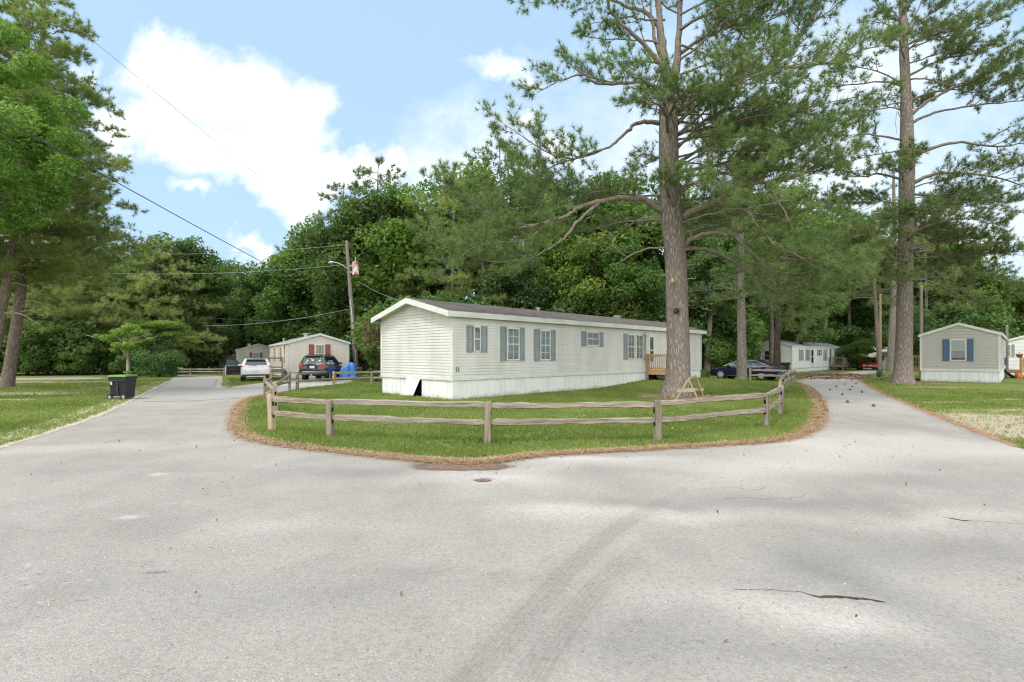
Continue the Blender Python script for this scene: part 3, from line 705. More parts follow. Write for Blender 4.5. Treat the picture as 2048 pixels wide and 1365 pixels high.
    for d in doors:
        fc=FC[d['f']]; s0,s1,z0,z1=d['r']; t=.06; fr=MB()
        fc.box(fr,s0-t,s0,z0,z1+t,0,.05); fc.box(fr,s1,s1+t,z0,z1+t,0,.05); fc.box(fr,s0,s1,z1,z1+t,0,.05); fc.box(fr,s0,s1,z0,z1,0,.040)
        k=.12
        fc.box(fr,s0,s0+k,z0,z1,.040,.056); fc.box(fr,s1-k,s1,z0,z1,.040,.056); fc.box(fr,s0+k,s1-k,z1-k,z1,.040,.056); fc.box(fr,s0+k,s1-k,z0,z0+.35,.040,.056); fc.box(fr,s0+k,s1-k,z0+1.0,z0+1.06,.040,.056)
        do=fr.build('door',m_doorw,root)
        pn=MB(); pn.quad(fc.P(s0+k,z0+.35,.048),fc.P(s1-k,z0+.35,.048),fc.P(s1-k,z1-k,.048),fc.P(s0+k,z1-k,.048)); pn.build('pane',m_glass,do,fix=False)
        cu=MB(); cu.quad(fc.P(s0+k,z0+.35,.0415),fc.P(s1-k,z0+.35,.0415),fc.P(s1-k,z1-k,.0415),fc.P(s0+k,z1-k,.0415)); cu.build('blind',d.get('c',m_dim),do,fix=False)
        hd=MB(); p=fc.P(s0+.05,z0+1.0,.07); hd.lathe([(.02,-.03),(.028,0),(.02,.03)],10,p,'x'); hd.build('handle',m_steel,do)
    return root,FC

def solve_t(C,u,px):
    r=(px-CX)/F; return (r*C[1]-C[0])/(u[0]-r*u[1])
def zat(C,u,t,py):
    d=C[1]+u[1]*t; return CH-(py-HY)/F*d

# --- the long oyster-sided home, number 12
UA=(.705,.709); CA=(-2.27,19.4)
def wa(p0,p1,y0,y1,dy=0):
    t0,t1=solve_t(CA,UA,p0),solve_t(CA,UA,p1); tm=(t0+t1)/2
    return (t0,t1,zat(CA,UA,tm,y1),zat(CA,UA,tm,y0))
def sh(p0,p1): return (solve_t(CA,UA,p0),solve_t(CA,UA,p1))
LA=solve_t(CA,UA,1401.5)
dr=wa(1296.5,1307.5,671,742)
winsA=[dict(f='near',r=wa(946.3,959.2,653.5,703.5),g=(1,1),sh=[sh(932.2,945.3),sh(960.2,973)],t=.04,c=m_dim),
       dict(f='near',r=wa(1012.2,1036.9,656.5,721),g=(2,2),sh=[sh(999.8,1011.5),sh(1037.6,1047.6)]),
       dict(f='near',r=wa(1078.9,1099,661,721),g=(2,2),sh=[sh(1066.7,1078.2),sh(1099.6,1109.2)]),
       dict(f='near',r=wa(1171.5,1196.6,664.5,692),g=(2,1),sh=[sh(1162,1171),sh(1197.2,1205)]),
       dict(f='near',r=wa(1253.8,1267.8,669.5,719),g=(2,2),sh=[sh(1246.4,1253.3)]),
       dict(f='near',r=wa(1270.5,1284.6,670,719),g=(2,2),sh=[sh(1285.1,1290.3)])]
homeA,FA=make_home('mobile_home','long oyster-sided mobile home with dusty blue shutters, number 12','mobile home',CA,UA,LA,5.1,.845,3.41,.60,
    (m_side_a,m_blueshut,m_trim_worn,m_skirt),winsA,og=.38,os_=.22,doors=[dict(f='near',r=(dr[0],dr[1],1.0,dr[3]),c=m_green_blind)],
    vents=[(solve_t(CA,UA,1133)+1.2,2.9,'pipe'),(solve_t(CA,UA,1290)+1.6,2.9,'box')],loose=(2.05,3.0),fascia=.2)
lamp=MB(); pl=FA['near'].P(solve_t(CA,UA,1288.5),zat(CA,UA,solve_t(CA,UA,1288.5),669.5),.10); lamp.lathe([(.03,-.12),(.09,-.06),(.10,.04),(.05,.10)],12,pl)
lamp.build('porch_light',M('frosted_lamp',(.75,.66,.55),rough=.3),homeA,smooth=True)
cu=bpy.data.curves.new('house_number','FONT'); cu.body='12'; cu.size=.24; cu.extrude=.006; cu.align_x='LEFT'
no_=bpy.data.objects.new('digits',cu); COL.objects.link(no_); bpy.context.view_layer.update(); nm_=bpy.data.meshes.new_from_object(no_.evaluated_get(bpy.context.evaluated_depsgraph_get())); bpy.data.objects.remove(no_); nm_.materials.clear(); no=link('house_number',nm_,m_black,homeA)
tn=solve_t(CA,UA,909.5); no.location=(tn,-.042,zat(CA,UA,tn,743.5)); no.rotation_euler=(math.pi/2,0,0); no.scale=(.8,1.0,1)
# foundation board lying under the loose panel
fb=MB(); fb.box(-.14,-.02,1.4,2.3,-.02,.035); fb.build('footing_board',m_oldwood,homeA)

# --- the cream home with red shutters
GB=Vector((.86,.51)).normalized(); UB=(-GB.y,GB.x)
cl=gp(580,759); WB=4.14; OB=(cl.x+GB.x*WB,cl.y+GB.y*WB); LB=14.2
def on_gable(cl,Gd,px,py):
    t=solve_t((cl.x,cl.y),Gd,px); d=cl.y+Gd.y*t; return t,CH-(py-HY)/F*d
wl,zt_=on_gable(cl,GB,631,690); wr,_=on_gable(cl,GB,648.5,690); _,zb_=on_gable(cl,GB,640,726)
def rB(a,b): return WB-b,WB-a
s0,s1=rB(wl,wr); shl=[tuple(sorted((WB-on_gable(cl,GB,a,700)[0],WB-on_gable(cl,GB,b,700)[0]))) for a,b in ((617.5,628),(650.5,660.5))]
homeB,FB=make_home('mobile_home','cream mobile home with faded red shutters, dark green car parked at its end','mobile home',OB,UB,LB,WB,.62,2.72,.58,
    (m_side_b,m_redshut,m_white,m_skirt),[dict(f='front',r=(s0,s1,zb_,zt_),g=(3,3),sh=shl)]+
    [dict(f='far',r=(a,a+.8,1.3,2.35),g=(2,2),sw=.3) for a in (5.3,9.8)],og=.10,os_=.10,roof=m_shingle_grey,course=.14,
    doors=[dict(f='far',r=(2.4,3.25,.75,2.6),c=m_blind)],vents=[(2.6,2.7,'box'),(11,3.3,'pipe')],fascia=.13)
# --- the farther cream home
cl2=Vector((-29.6,54.6,0)); WC=4.3; OC=(cl2.x+GB.x*WC,cl2.y+GB.y*WC)
def rc(px,py): t,z=on_gable(cl2,GB,px,py); return WC-t,z
a,zt2=rc(505,706); b,zb2=rc(519,720.5); shl=[tuple(sorted((rc(p,700)[0],rc(q,700)[0]))) for p,q in ((499,504.5),(519.8,525))]
homeC,FCc=make_home('mobile_home','cream mobile home farthest back at the end of the left road','mobile home',OC,UB,12,WC,.45,2.35,.62,
    (m_side_b,m_redshut,m_white,m_skirt),[dict(f='front',r=(b,a,zb2,zt2),g=(2,2),sh=shl)]+[dict(f='far',r=(x,x+.8,1.1,2.0),g=(2,2),sw=.3) for x in (3.0,8.2)],og=.10,os_=.10,roof=m_shingle_grey,
    doors=[dict(f='far',r=(1.2,2.05,.55,2.2),c=m_blind)],vents=[(3,2.9,'box'),(7,2.9,'pipe')],fascia=.12)
# --- the white home by the right road
CD=((1583.5-CX)/F*50.6,50.6); LD=solve_t(CD,UA,1688); WD=3.75
def wd(p0,p1,y0,y1):
    t0,t1=solve_t(CD,UA,p0),solve_t(CD,UA,p1); tm=(t0+t1)/2; return (t0,t1,zat(CD,UA,tm,y1),zat(CD,UA,tm,y0))
def shd(p0,p1): return (solve_t(CD,UA,p0),solve_t(CD,UA,p1))
GD=Vector((-UA[1],UA[0]))
gs0=solve_t(CD,GD,1541.5); gs1=solve_t(CD,GD,1529)
homeD,FD=make_home('mobile_home','white mobile home with side steps beside the right road','mobile home',CD,UA,LD,WD,.50,2.72,.55,
    (m_side_c,m_greyshut,m_white,m_skirt),[dict(f='near',r=wd(1599.5,1604,699,722),sh=[shd(1597.3,1599),shd(1604.4,1606)]),
     dict(f='near',r=wd(1612.5,1617,699,722),sh=[shd(1610.4,1612),shd(1617.5,1619)]),
     dict(f='near',r=wd(1636,1640.5,699.5,711.5),g=(1,1),sh=[shd(1634,1635.6),shd(1641,1642.4)]),
     dict(f='near',r=wd(1648,1651.6,700.5,721.5),sh=[shd(1646.4,1647.6),shd(1652,1653.2)]),
     dict(f='front',r=(gs0,gs1,1.25,2.2),g=(1,1),c=m_dim)],course=.2,og=.1,os_=.08,roof=m_shingle_grey,
    doors=[dict(f='near',r=(*shd(1621,1626.5),.6,2.45),c=m_dim),dict(f='near',r=(*shd(1658.5,1662),.6,2.6),c=m_dim)],vents=[(3.2,2.9,'chimney')],fascia=.11)
# --- the taupe home at the right
GE=Vector((.705,-.709)); clE=Vector(((1841.5-CX)/F*34.3,34.3,0)); WE=3.85
OE=(clE.x+GE.x*WE,clE.y+GE.y*WE); UE=(.709,.705)
def re(px,py): t,z=on_gable(clE,GE,px,py); return WE-t,z
a,zt=re(1900.5,679.5); b,zb_=re(1933,722); sE=[tuple(sorted((re(p,700)[0],re(q,700)[0]))) for p,q in ((1885.3,1898.5),(1934,1947))]
homeE,FE=make_home('mobile_home','taupe mobile home end with one slate blue shuttered window','mobile home',OE,UE,13.5,WE,.80,3.12,.66,
    (m_side_d,m_blueshut2,m_white,m_skirt),[dict(f='front',r=(b,a,zb_,zt),g=(1,1),sh=sE,c=m_green_blind,cz=(zb_+zt)/2+.05,t=.055)],course=.19,og=.07,os_=.10,roof=m_shingle_grey,fascia=.15)
# --- the bright white home half out of frame
clF=Vector(((2003-CX)/F*45,45,0)); WF=4.6; OF=(clF.x+GE.x*WF,clF.y+GE.y*WF)
def rf_(px,py): t,z=on_gable(clF,GE,px,py); return WF-t,z
a,zt=rf_(2007,690); b,zb_=rf_(2022,713); sF=[tuple(sorted((rf_(2022.8,700)[0],rf_(2029.5,700)[0])))]
homeF,FF=make_home('mobile_home','bright white home with a grey shutter at the photo edge','mobile home',OF,UE,12,WF,.6,2.95,.75,
    (m_side_e,m_greyshut,m_white,m_skirt),[dict(f='front',r=(b,a,zb_,zt),g=(2,1),sh=sF)],course=.12,og=.1,os_=.15,roof=m_shingle_grey,fascia=.14)
# --- pale shed behind the red car
cs=at(1762,737,66); 
def make_shed():
    r=empty('shed',(cs.x,cs.y,0),.25,'small pale shed behind the red car','shed'); w=MB(); w.box(0,2.6,0,3,-.1,2.15); w.build('wall',m_side_c,r)
    t=MB()
    t.hexa([(-.15,-.2,2.14),(2.75,-.2,2.14),(2.75,1.5,2.75),(-.15,1.5,2.75),(-.15,-.2,2.26),(2.75,-.2,2.26),(2.75,1.5,2.88),(-.15,1.5,2.88)])
    t.hexa([(-.15,3.2,2.14),(2.75,3.2,2.14),(2.75,1.5,2.75),(-.15,1.5,2.75),(-.15,3.2,2.26),(2.75,3.2,2.26),(2.75,1.5,2.88),(-.15,1.5,2.88)])
    t.build('roof',m_side_e,r); d=MB(); d.box(.9,1.75,-.04,.0,.05,1.95); d.build('door',m_doorw,r)
make_shed()

# ------------------------------------------------------------------ porches
def porch(name,label,origin,u,x0,x1,depth,zd,rail,mat,posts,steps=None,solid_ends=True,cat='porch',pitch=.13):
    """deck box on a wall side: local x along u, local -y away from the wall"""
    r=empty(name,(origin[0],origin[1],0),math.atan2(u[1],u[0]),label,cat)
    d=MB(); n=max(3,int((x1-x0)/.15))
    for i in range(n): a=x0+(x1-x0)*i/n; d.box(a+.006,a+(x1-x0)/n-.006,-depth,-.05,zd-.035,zd)
    d.build('deck',mat,r)
    j=MB(); j.box(x0,x1,-depth,-depth+.04,zd-.24,zd-.04); j.box(x0,x0+.04,-depth+.04,-.05,zd-.24,zd-.04); j.box(x1-.04,x1,-depth+.04,-.05,zd-.24,zd-.04); j.build('joist',mat,r)
    for (px_,py_,top) in posts:
        p=MB(); zg=-.15; p.box(px_-.045,px_+.045,py_-.045,py_+.045,zg,top); p.build('post',mat,r,bevel=.006)
    for (a,b) in rail:
        rl=MB(); A=Vector((*a,0)); B=Vector((*b,0)); t=(B-A); Ln=t.length; t/=Ln
        rl.bar(A+Vector((0,0,zd+.92)),B+Vector((0,0,zd+.92)),.09,.04); rl.bar(A+Vector((0,0,zd+.83)),B+Vector((0,0,zd+.83)),.035,.09); rl.bar(A+Vector((0,0,zd+.12)),B+Vector((0,0,zd+.12)),.035,.09)
        k=int(Ln/pitch)
        for i in range(1,k): q=A+t*(Ln*i/k); rl.bar(q+Vector((0,0,zd+.05)),q+Vector((0,0,zd+.86)),.035,.035)
        rl.build('railing',mat,r)
    if steps:
        (sx0,sx1,sy,dx,dy,nst)=steps; 
        for i in range(nst):
            st=MB(); z=zd-(i+1)*zd/(nst+1); ox,oy=dx*(i)*.27,dy*(i)*.27
            if dx: st.box(sx0+ox,sx0+ox+.28*dx if dx>0 else sx0+ox-.28,-sy,-sy+(sx1-sx0),z-.04,z) if dx>0 else st.box(sx0+ox-.28,sx0+ox,-sy,-sy+(sx1-sx0),z-.04,z)
            else: st.box(sx0,sx1,-sy-(i+1)*.27,-sy-i*.27,z-.04,z)
            if not dx: st.box(sx0,sx1,-sy-i*.27-.03,-sy-i*.27-.002,z-.22,z-.045)
            st.build('step',mat,r)
    return r
# number 12's front porch
ta,tb=solve_t(CA,UA,1291)-.0,solve_t(CA,UA,1291)+1.9
dz=.86
for_p=porch('porch','new pine porch behind the big pine trunk',CA,UA,ta,tb,1.5,dz,[((ta+.05,-1.45),(ta+1.35,-1.45)),((ta+1.35,-1.45),(tb-.05,-1.45)),((ta+.05,-1.40),(ta+.05,-.08))],m_ptwood,
      [(ta+.05,-1.45,dz+.95),(ta+1.35,-1.45,dz+.95),(tb-.05,-1.45,dz+.95),(ta+.05,-.12,dz+.95)],pitch=.12)
ly=MB(); ly.box(ta+.1,tb-.1,-.45,-.06,-.1,.6); ly.build('under_deck_shade',m_dark,for_p)  # near-black box: the shade under the deck put into its colour
# red-shutter home: deck and old steps on the left side (mirrored frame: side 'far' faces +y)
def side_frame(origin,u,Wd):  # frame whose -y points away from the 'far' wall
    v=Vector((-u[1],u[0])); o=(origin[0]+v.x*Wd,origin[1]+v.y*Wd); return o,(-u[0],-u[1])
oB,uB=side_frame(OB,UB,WB)
porch('porch','grey weathered stoop with steps beside the silver white car',oB,uB,-3.9,-1.9,1.3,.68,[((-3.85,-1.25),(-3.85,-.1)),((-3.85,-1.25),(-1.95,-1.25))],m_oldwood,[(-3.85,-1.25,1.62),(-1.95,-1.25,1.62),(-3.85,-.1,1.62)],steps=(-1.9,-.6,1.3,1,0,4))
oC,uC=side_frame(OC,UB,WC)
porch('porch','grey wooden porch on the farthest cream home',oC,uC,-3.4,-.6,1.6,.75,[((-3.3,-1.55),(-.65,-1.55)),((-.65,-1.55),(-.65,-.1)),((-3.3,-1.55),(-3.3,-.1))],m_oldwood,[(-3.3,-1.55,1.7),(-.65,-1.55,1.7),(-.65,-.1,1.7)])
# white home's steps
tD=solve_t(CD,UA,1657)
pd=porch('porch','weathered porch with stair rail on the white home',CD,UA,tD,tD+2.2,1.5,.62,[((tD+.05,-1.45),(tD+2.2,-1.45)),((tD+.05,-1.4),(tD+.05,-.1))],m_oldwood,[(tD+.05,-1.45,1.58),(tD+2.2,-1.45,1.58),(tD+.05,-.1,1.58),(tD+3.9,-1.45,.95)],steps=(tD+2.2,tD+3.4,1.5,1,0,4))
sr=MB(); A=Vector((tD+2.2,-1.45,1.54)); B=Vector((tD+3.9,-1.45,.88)); sr.bar(A,B,.09,.05); sr.bar(A-Vector((0,0,.75)),B-Vector((0,0,.70)),.04,.22)
for i in range(1,9): q=A.lerp(B,i/9); sr.bar(q,q-Vector((0,0,.7)),.035,.035)
sr.build('stair_rail',m_oldwood,pd)
# taupe home: porch on its left side, and a deck on the right side
vE=Vector((-UE[1],UE[0])); oE2=(OE[0]+vE.x*WE,OE[1]+vE.y*WE)
porch('porch','small pine porch half hidden by the tall pine trunk on the right',oE2,(-UE[0],-UE[1]),-3.2,-.9,1.6,.80,[((-3.1,-1.55),(-.95,-1.55)),((-.95,-1.55),(-.95,-.1))],m_ptwood,[(-3.1,-1.55,1.75),(-.95,-1.55,1.75),(-.95,-.1,1.75)])
pF=at(2004,756,39.5)
oF=(pF.x,pF.y); uF=(.98,.2)
porch('porch','pine deck cluttered with things right of the taupe home',oF,uF,0,1.75,1.3,.62,[((.05,-1.25),(1.7,-1.25)),((1.7,-1.25),(1.7,-.05))],m_ptwood,[(.05,-1.25,1.55),(1.7,-1.25,1.55),(1.7,-.1,1.55)])
# ------------------------------------------------------------------ split-rail fences
def wood_grain(name,c1,c2,c3,axis):
    m,nt=new_mat(name); st={'x':(1.2,14,14),'z':(14,14,1.2)}[axis]; v=coords(nt,st)
    oi=nt.nodes.new('ShaderNodeObjectInfo'); off=nt.nodes.new('ShaderNodeVectorMath'); off.operation='ADD'
    k=nt.nodes.new('ShaderNodeCombineXYZ'); nt.links.new(math_(nt,'MULTIPLY',oi.outputs['Random'],50),k.inputs[0]); nt.links.new(v,off.inputs[0]); nt.links.new(k.outputs[0],off.inputs[1])
    n1=noise(nt,off.outputs[0],1.6,8,.7); n2=noise(nt,off.outputs[0],.35,3)
    col=ramp(nt,n1,[(.32,c3),(.47,c2),(.66,c1)]); col=mixc(nt,ramp(nt,n2,[(.4,(0,0,0)),(.65,(.55,.55,.55))]),col,(.34,.32,.28))
    finish(nt,col,.9,.1,0,n1,.9,.02); return m
m_rail=wood_grain('weathered_rail',(.40,.345,.27),(.235,.19,.14),(.07,.05,.037),'x')
m_post=wood_grain('weathered_post',(.35,.295,.225),(.205,.16,.115),(.07,.05,.037),'z')
m_newpost=wood_grain('fresh_post',(.56,.42,.25),(.47,.34,.19),(.30,.20,.10),'z')
def make_post(root,p,h,mat,lean=(0,0),w=.125,ang=0,slots=(.42,.74),label=None):
    mb=MB(); r=random.Random(int(p.x*1000)); n=7
    ring=[(-1,-1),(-.35,-1.05),(.35,-1.02),(1,-1),(1.03,0),(1,1),(.3,1.03),(-.3,1.05),(-1,1),(-1.03,0)]
    hs=[-.15,.05,h*.3,h*.6,h*.85,h-.05,h-.012,h]; sc=[1.05,1.03,1,1,.99,.97,.88,.60]; vs=[];m=len(ring)
    for hh,s in zip(hs,sc):
        for (x,y) in ring: vs.append(((x*w/2*s)+r.uniform(-.004,.004),(y*w*.42*s)+r.uniform(-.004,.004),hh))
    fs=[(i*m+k,i*m+(k+1)%m,(i+1)*m+(k+1)%m,(i+1)*m+k) for i in range(len(hs)-1) for k in range(m)]+[tuple((len(hs)-1)*m+k for k in range(m))]
    mb.add(vs,fs)
    for s in slots:
        z=s*h; mb.add([(w/2*sg+.004*sg,-.022,z-.05) for sg in (1,)]+[(w/2+.006,.022,z-.05),(w/2+.006,.022,z+.04),(w/2+.006,-.022,z+.04)],[(0,1,2,3)],1)
        mb.add([(-w/2-.006,-.022,z-.05),(-w/2-.006,.022,z-.05),(-w/2-.006,.022,z+.04),(-w/2-.006,-.022,z+.04)],[(0,1,2,3)],1)
    o=mb.build('post',[mat,m_dark],root,smooth=.7,fix=True)
    o.location=(p.x-root.location.x,p.y-root.location.y,g(p.x,p.y)-root.location.z); o.rotation_euler=(lean[0],lean[1],ang)
    if label: o['label']=label
    return o
def make_rail(root,a,b,seed,w=.085,h=.115):
    r=random.Random(seed); a=Vector(a); b=Vector(b); L=(b-a).length; mb=MB(); n=max(6,int(L/.22)); vs=[]
    ring=[(-.9,-.8),(0,-1.05),(.95,-.7),(1.0,.55),(.2,1.05),(-.85,.75)]; m=len(ring); wob=[r.uniform(-.012,.012) for _ in range(n+1)]
    for i in range(n+1):
        t=i/n; e=min(1,min(t,1-t)*9+.45); sag=math.sin(t*math.pi)*r.uniform(-.004,.010)
        for (x,y) in ring: vs.append((t*L, x*w/2*e+r.uniform(-.005,.005), y*h/2*e*(1+.12*math.sin(t*7+seed))+wob[i]*.6+sag+r.uniform(-.006,.006)))
    fs=[(i*m+k,i*m+(k+1)%m,(i+1)*m+(k+1)%m,(i+1)*m+k) for i in range(n) for k in range(m)]+[tuple(range(m))[::-1],tuple(n*m+k for k in range(m))]
    mb.add(vs,fs); o=mb.build('rail',m_rail,root,smooth=.5)
    o.location=a-Vector(root.location); d=(b-a).normalized(); o.rotation_euler=(r.uniform(-.15,.15),-math.asin(d.z),math.atan2(d.y,d.x)); return o
def fence(label,posts,spans=None,hh=.81,rails=(.40,.73),new=(),skip=(),seed=1,ghost_end=None):
    P=[Vector((p[0],p[1],0)) for p in posts]; root=empty('split_rail_fence',(P[0].x,P[0].y,g(P[0].x,P[0].y)),0,label,'fence','split rail fences of the park')
    r=random.Random(seed); H=[]
    for i,p in enumerate(P):
        q=P[min(i+1,len(P)-1)]-P[max(i-1,0)]; h=hh*r.uniform(.95,1.04); H.append(h)
        make_post(root,p,h,m_newpost if i in new else m_post,(r.uniform(-.03,.03),r.uniform(-.03,.03)),.125,math.atan2(q.y,q.x),label='fresh yellow replacement post' if i in new else None)
    for i in range(len(P)-1):
        for k,z in enumerate(rails):
            if (i,k) in skip: continue
            t=(P[i+1]-P[i]).normalized()*.05
            za=g(P[i].x,P[i].y)+z+r.uniform(-.015,.02); zb=g(P[i+1].x,P[i+1].y)+z+r.uniform(-.015,.02)
            make_rail(root,(P[i].x-t.x,P[i].y-t.y,za),(P[i+1].x+t.x,P[i+1].y+t.y,zb),seed*31+i*7+k)
    return root
fence('split rail fence curving along the front edge of the island lawn',[W(544,862),W(660,873),W(976,887),W(1315,881),W(1532,853),W(1561.5,829)],new=(0,),seed=2)
a=Vector((*W(1561.5,829),0)); b=Vector((17.8,32.0,0)); c=[]
for k in range(1,7):
    p=a.lerp(b,k/6)+Vector((-.35*math.sin(k/6*math.pi),0,0)); c.append((p.x,p.y))
fence('split rail fence running back along the right road',[(a.x+.02,a.y+.12)]+c,seed=3)
fence('weathered split rail fence running back along the left road',[W(552,836),W(531,806),W(541,791),W(579,781)],seed=4,hh=.95,skip=((2,1),))
rt=bpy.data.objects['split_rail_fence.002']
p0=Vector((*W(541,791),0)); p1=Vector((*W(579,781),0)); make_rail(rt,(p0.x,p0.y,.30),(p1.x,p1.y,.74),99)
fence('split rail fence in front of the dark green parked car',[W(594.5,780),W(667,772),W(742,769.5),(-4.9,30.8)],seed=5,new=(1,),hh=.80,skip=((0,1),))
rt=bpy.data.objects['split_rail_fence.003']; p0=Vector((*W(597,780),0)); p1=Vector((*W(655,772),0)); make_rail(rt,(p0.x,p0.y,.78),(p1.x,p1.y,.80),98)
fence('split rail fence in front of the dark blue car',[(15.65,33.4),(17.5,32.2)],seed=6,hh=.84)
fence('split rail fence far off at the end of the left road',[(-30.2,44.6),(-28.2,44.6),(-25.4,44.9)],seed=7,hh=.66,rails=(.30,.52))
fence('short split rail fence beside the blue tarp',[W(706,757),W(722,756)],seed=8,hh=.8)

# ------------------------------------------------------------------ vehicles
def paint(name,c,metal=.3,rough=.28): 
    m,nt=new_mat(name); v=coords(nt); n=noise(nt,v,3,4); col=mixc(nt,math_(nt,'MULTIPLY',n,.25),c,tuple(x*.7 for x in c)); finish(nt,col,rough,.5,metal,coat=.8); return m
m_tyre_r=M('tyre_rubber',(.022,.022,.022),(.035,.034,.033),.85,.15,scale=20)
m_rim=M('alloy_rim',(.62,.63,.64),(.5,.51,.52),.3,.5,.3)
m_rimdk=M('dark_alloy',(.14,.145,.15),(.09,.09,.095),.35,.5,.6)
def carglass():
    m,nt=new_mat('tinted_car_glass'); finish(nt,(.03,.038,.038),.03,.6,0,coat=.5); return m
m_cglass=carglass()
m_clad=M('black_plastic',(.018,.018,.018),(.03,.03,.03),.6,.3,scale=12)
m_redl=M('red_lamp',(.42,.012,.012),(.30,.01,.01),.15,.6,coat=.6); m_headl=M('clear_lamp',(.62,.64,.66),(.45,.47,.49),.1,.7,coat=.8); m_amber=M('amber_lamp',(.55,.20,.03),rough=.2)
m_plate=M('licence_plate',(.62,.62,.64),(.5,.5,.56),.4,.4,scale=14)
m_chrome=M('chrome',(.62,.63,.64),(.5,.5,.51),.12,.6,.9)
def loft(mb,secs,mi=0,close=True):
    m=len(secs[0]); b=len(mb.v)
    for s in secs: mb.v+= [tuple(p) for p in s]
    for i in range(len(secs)-1):
        for k in range(m-1): mb.f.append((b+i*m+k,b+i*m+k+1,b+(i+1)*m+k+1,b+(i+1)*m+k)); mb.m.append(mi)
        mb.f.append((b+i*m+m-1,b+i*m,b+(i+1)*m,b+(i+1)*m+m-1)); mb.m.append(mi)
    mb.f.append(tuple(b+k for k in range(m))[::-1]); mb.m.append(mi)
    mb.f.append(tuple(b+(len(secs)-1)*m+k for k in range(m))); mb.m.append(mi)
def make_car(name,label,loc,heading,S):
    """x forward, y left. S holds the profile: body stations (x, z_low, z_shoulder, half_width), cabin corners, wheels, lamps"""
    r=empty(name,loc,heading,label,'car'); pm=S['paint']
    mb=MB(); secs=[]
    for (x,zl,zt,w) in S['body']:
        hm=zl+(zt-zl)*.55
        half=[(w*.80,zl),(w*.93,zl+.03),(w*.985,zl+(zt-zl)*.25),(w,hm),(w*.985,zt-(zt-zl)*.18),(w*.93,zt-.03),(w*.80,zt),(w*.4,zt+.025)]
        secs.append([Vector((x,y,z)) for y,z in half]+[Vector((x,-y,z)) for y,z in half[::-1]])
    loft(mb,secs); mb.build('body',pm,r,smooth=.55)
    # cabin
    xr0,xf0,xr1,xf1,zb,zt,wb,wt=S['cabin']
    cb=MB(); secs=[]; ns=6
    for i in range(ns+1):
        f=i/ns; z=zb+(zt-zb)*f; cur=f**1.15; xr=xr0+(xr1-xr0)*cur; xf=xf0+(xf1-xf0)*f**1.08; w=wb+(wt-wb)*f**1.3
        if i==ns: secs.append((xr,xf,w*.97,z)); 
        else: secs.append((xr,xf,w,z))
    rings=[]
    for (xr,xf,w,z) in secs+[(xr1+.12,xf1-.14,wt*.8,zt+.035)]:
        rings.append([Vector((xr,-w*.82,z)),Vector((xr+.06,-w,z)),Vector((xf-.12,-w,z)),Vector((xf,-w*.80,z)),Vector((xf,w*.80,z)),Vector((xf-.12,w,z)),Vector((xr+.06,w,z)),Vector((xr,w*.82,z))])
    loft(cb,rings); cab=cb.build('cabin',pm,r,smooth=.5)
    def side_pt(sg,f,h):   # f rear->front, h bottom->top on the cabin side
        cur=h**1.15; xr=xr0+(xr1-xr0)*cur+.06; xf=xf0+(xf1-xf0)*h**1.08-.12; w=wb+(wt-wb)*h**1.3
        return Vector((xr+(xf-xr)*f,sg*(w+.008),zb+(zt-zb)*h))
    for sg in (1,-1):
        for (f0,f1,g0,g1) in S['glass']:
            gl=MB(); h0,h1=.06,.86
            a,b=side_pt(sg,f0,h0),side_pt(sg,f1,h0); c,d=side_pt(sg,g1,h1),side_pt(sg,g0,h1); m1,m2=side_pt(sg,(f1+g1)/2,.5),side_pt(sg,(f0+g0)/2,.5)
            gl.add([a,b,m1,c,d,m2],[(0,1,2,5),(5,2,3,4)]); gl.build('side_window',m_cglass,r)
        if S.get('trim'):
            t=MB(); t.tube([side_pt(sg,x,h) for x,h in ((.02,.04),(.98,.04))],.012,6); t.tube([side_pt(sg,x,h) for x,h in ((.0,.08),(.05,.6),(.12,.9),(.5,.93),(.9,.9),(.97,.4),(1.0,.06))],.012,6); t.build('window_trim',m_chrome,r)
    def end_pt(front,y,h):
        cur=h**1.15; x=(xf0+(xf1-xf0)*h**1.08+.008) if front else (xr0+(xr1-xr0)*cur-.008); w=(wb+(wt-wb)*h**1.3)*.8
        return Vector((x,y*w,zb+(zt-zb)*h))
    for front,nm in ((True,'windscreen'),(False,'rear_window')):
        gl=MB(); h0,h1=S.get('rw',(.08,.86)) if not front else (.04,.9); k=.97
        pts=[end_pt(front,-k,h0),end_pt(front,k,h0),end_pt(front,k,(h0+h1)/2),end_pt(front,k,h1),end_pt(front,-k,h1),end_pt(front,-k,(h0+h1)/2)]
        gl.add(pts,[(0,1,2,5),(5,2,3,4)]); wo=gl.build(nm,m_cglass,r)
        if not front and S.get('wiper'):
            w=MB(); w.bar(end_pt(False,-.1,.1)+Vector((-.03,0,0)),end_pt(False,.6,.16)+Vector((-.03,0,0)),.02,.02); w.build('wiper',m_clad,wo)
        if not front and S.get('stickers'):
            rr=random.Random(3)
            for (y,h,s) in S['stickers']:
                c=end_pt(False,y,h)+Vector((-.012,0,0)); t=(end_pt(False,y,h+.1)-end_pt(False,y,h)).normalized(); st=MB(); nn=9
                vs=[c]+[c+Vector((0,1,0))*math.cos(i*2*math.pi/nn)*s*rr.uniform(.7,1.2)+t*math.sin(i*2*math.pi/nn)*s*.6*rr.uniform(.7,1.2) for i in range(nn)]
                st.add(vs,[(0,1+i,1+(i+1)%nn) for i in range(nn)]); st.build('sticker',m_white,wo,fix=False)
    # wheels
    R=S['R']; tw=S['wheel_y']
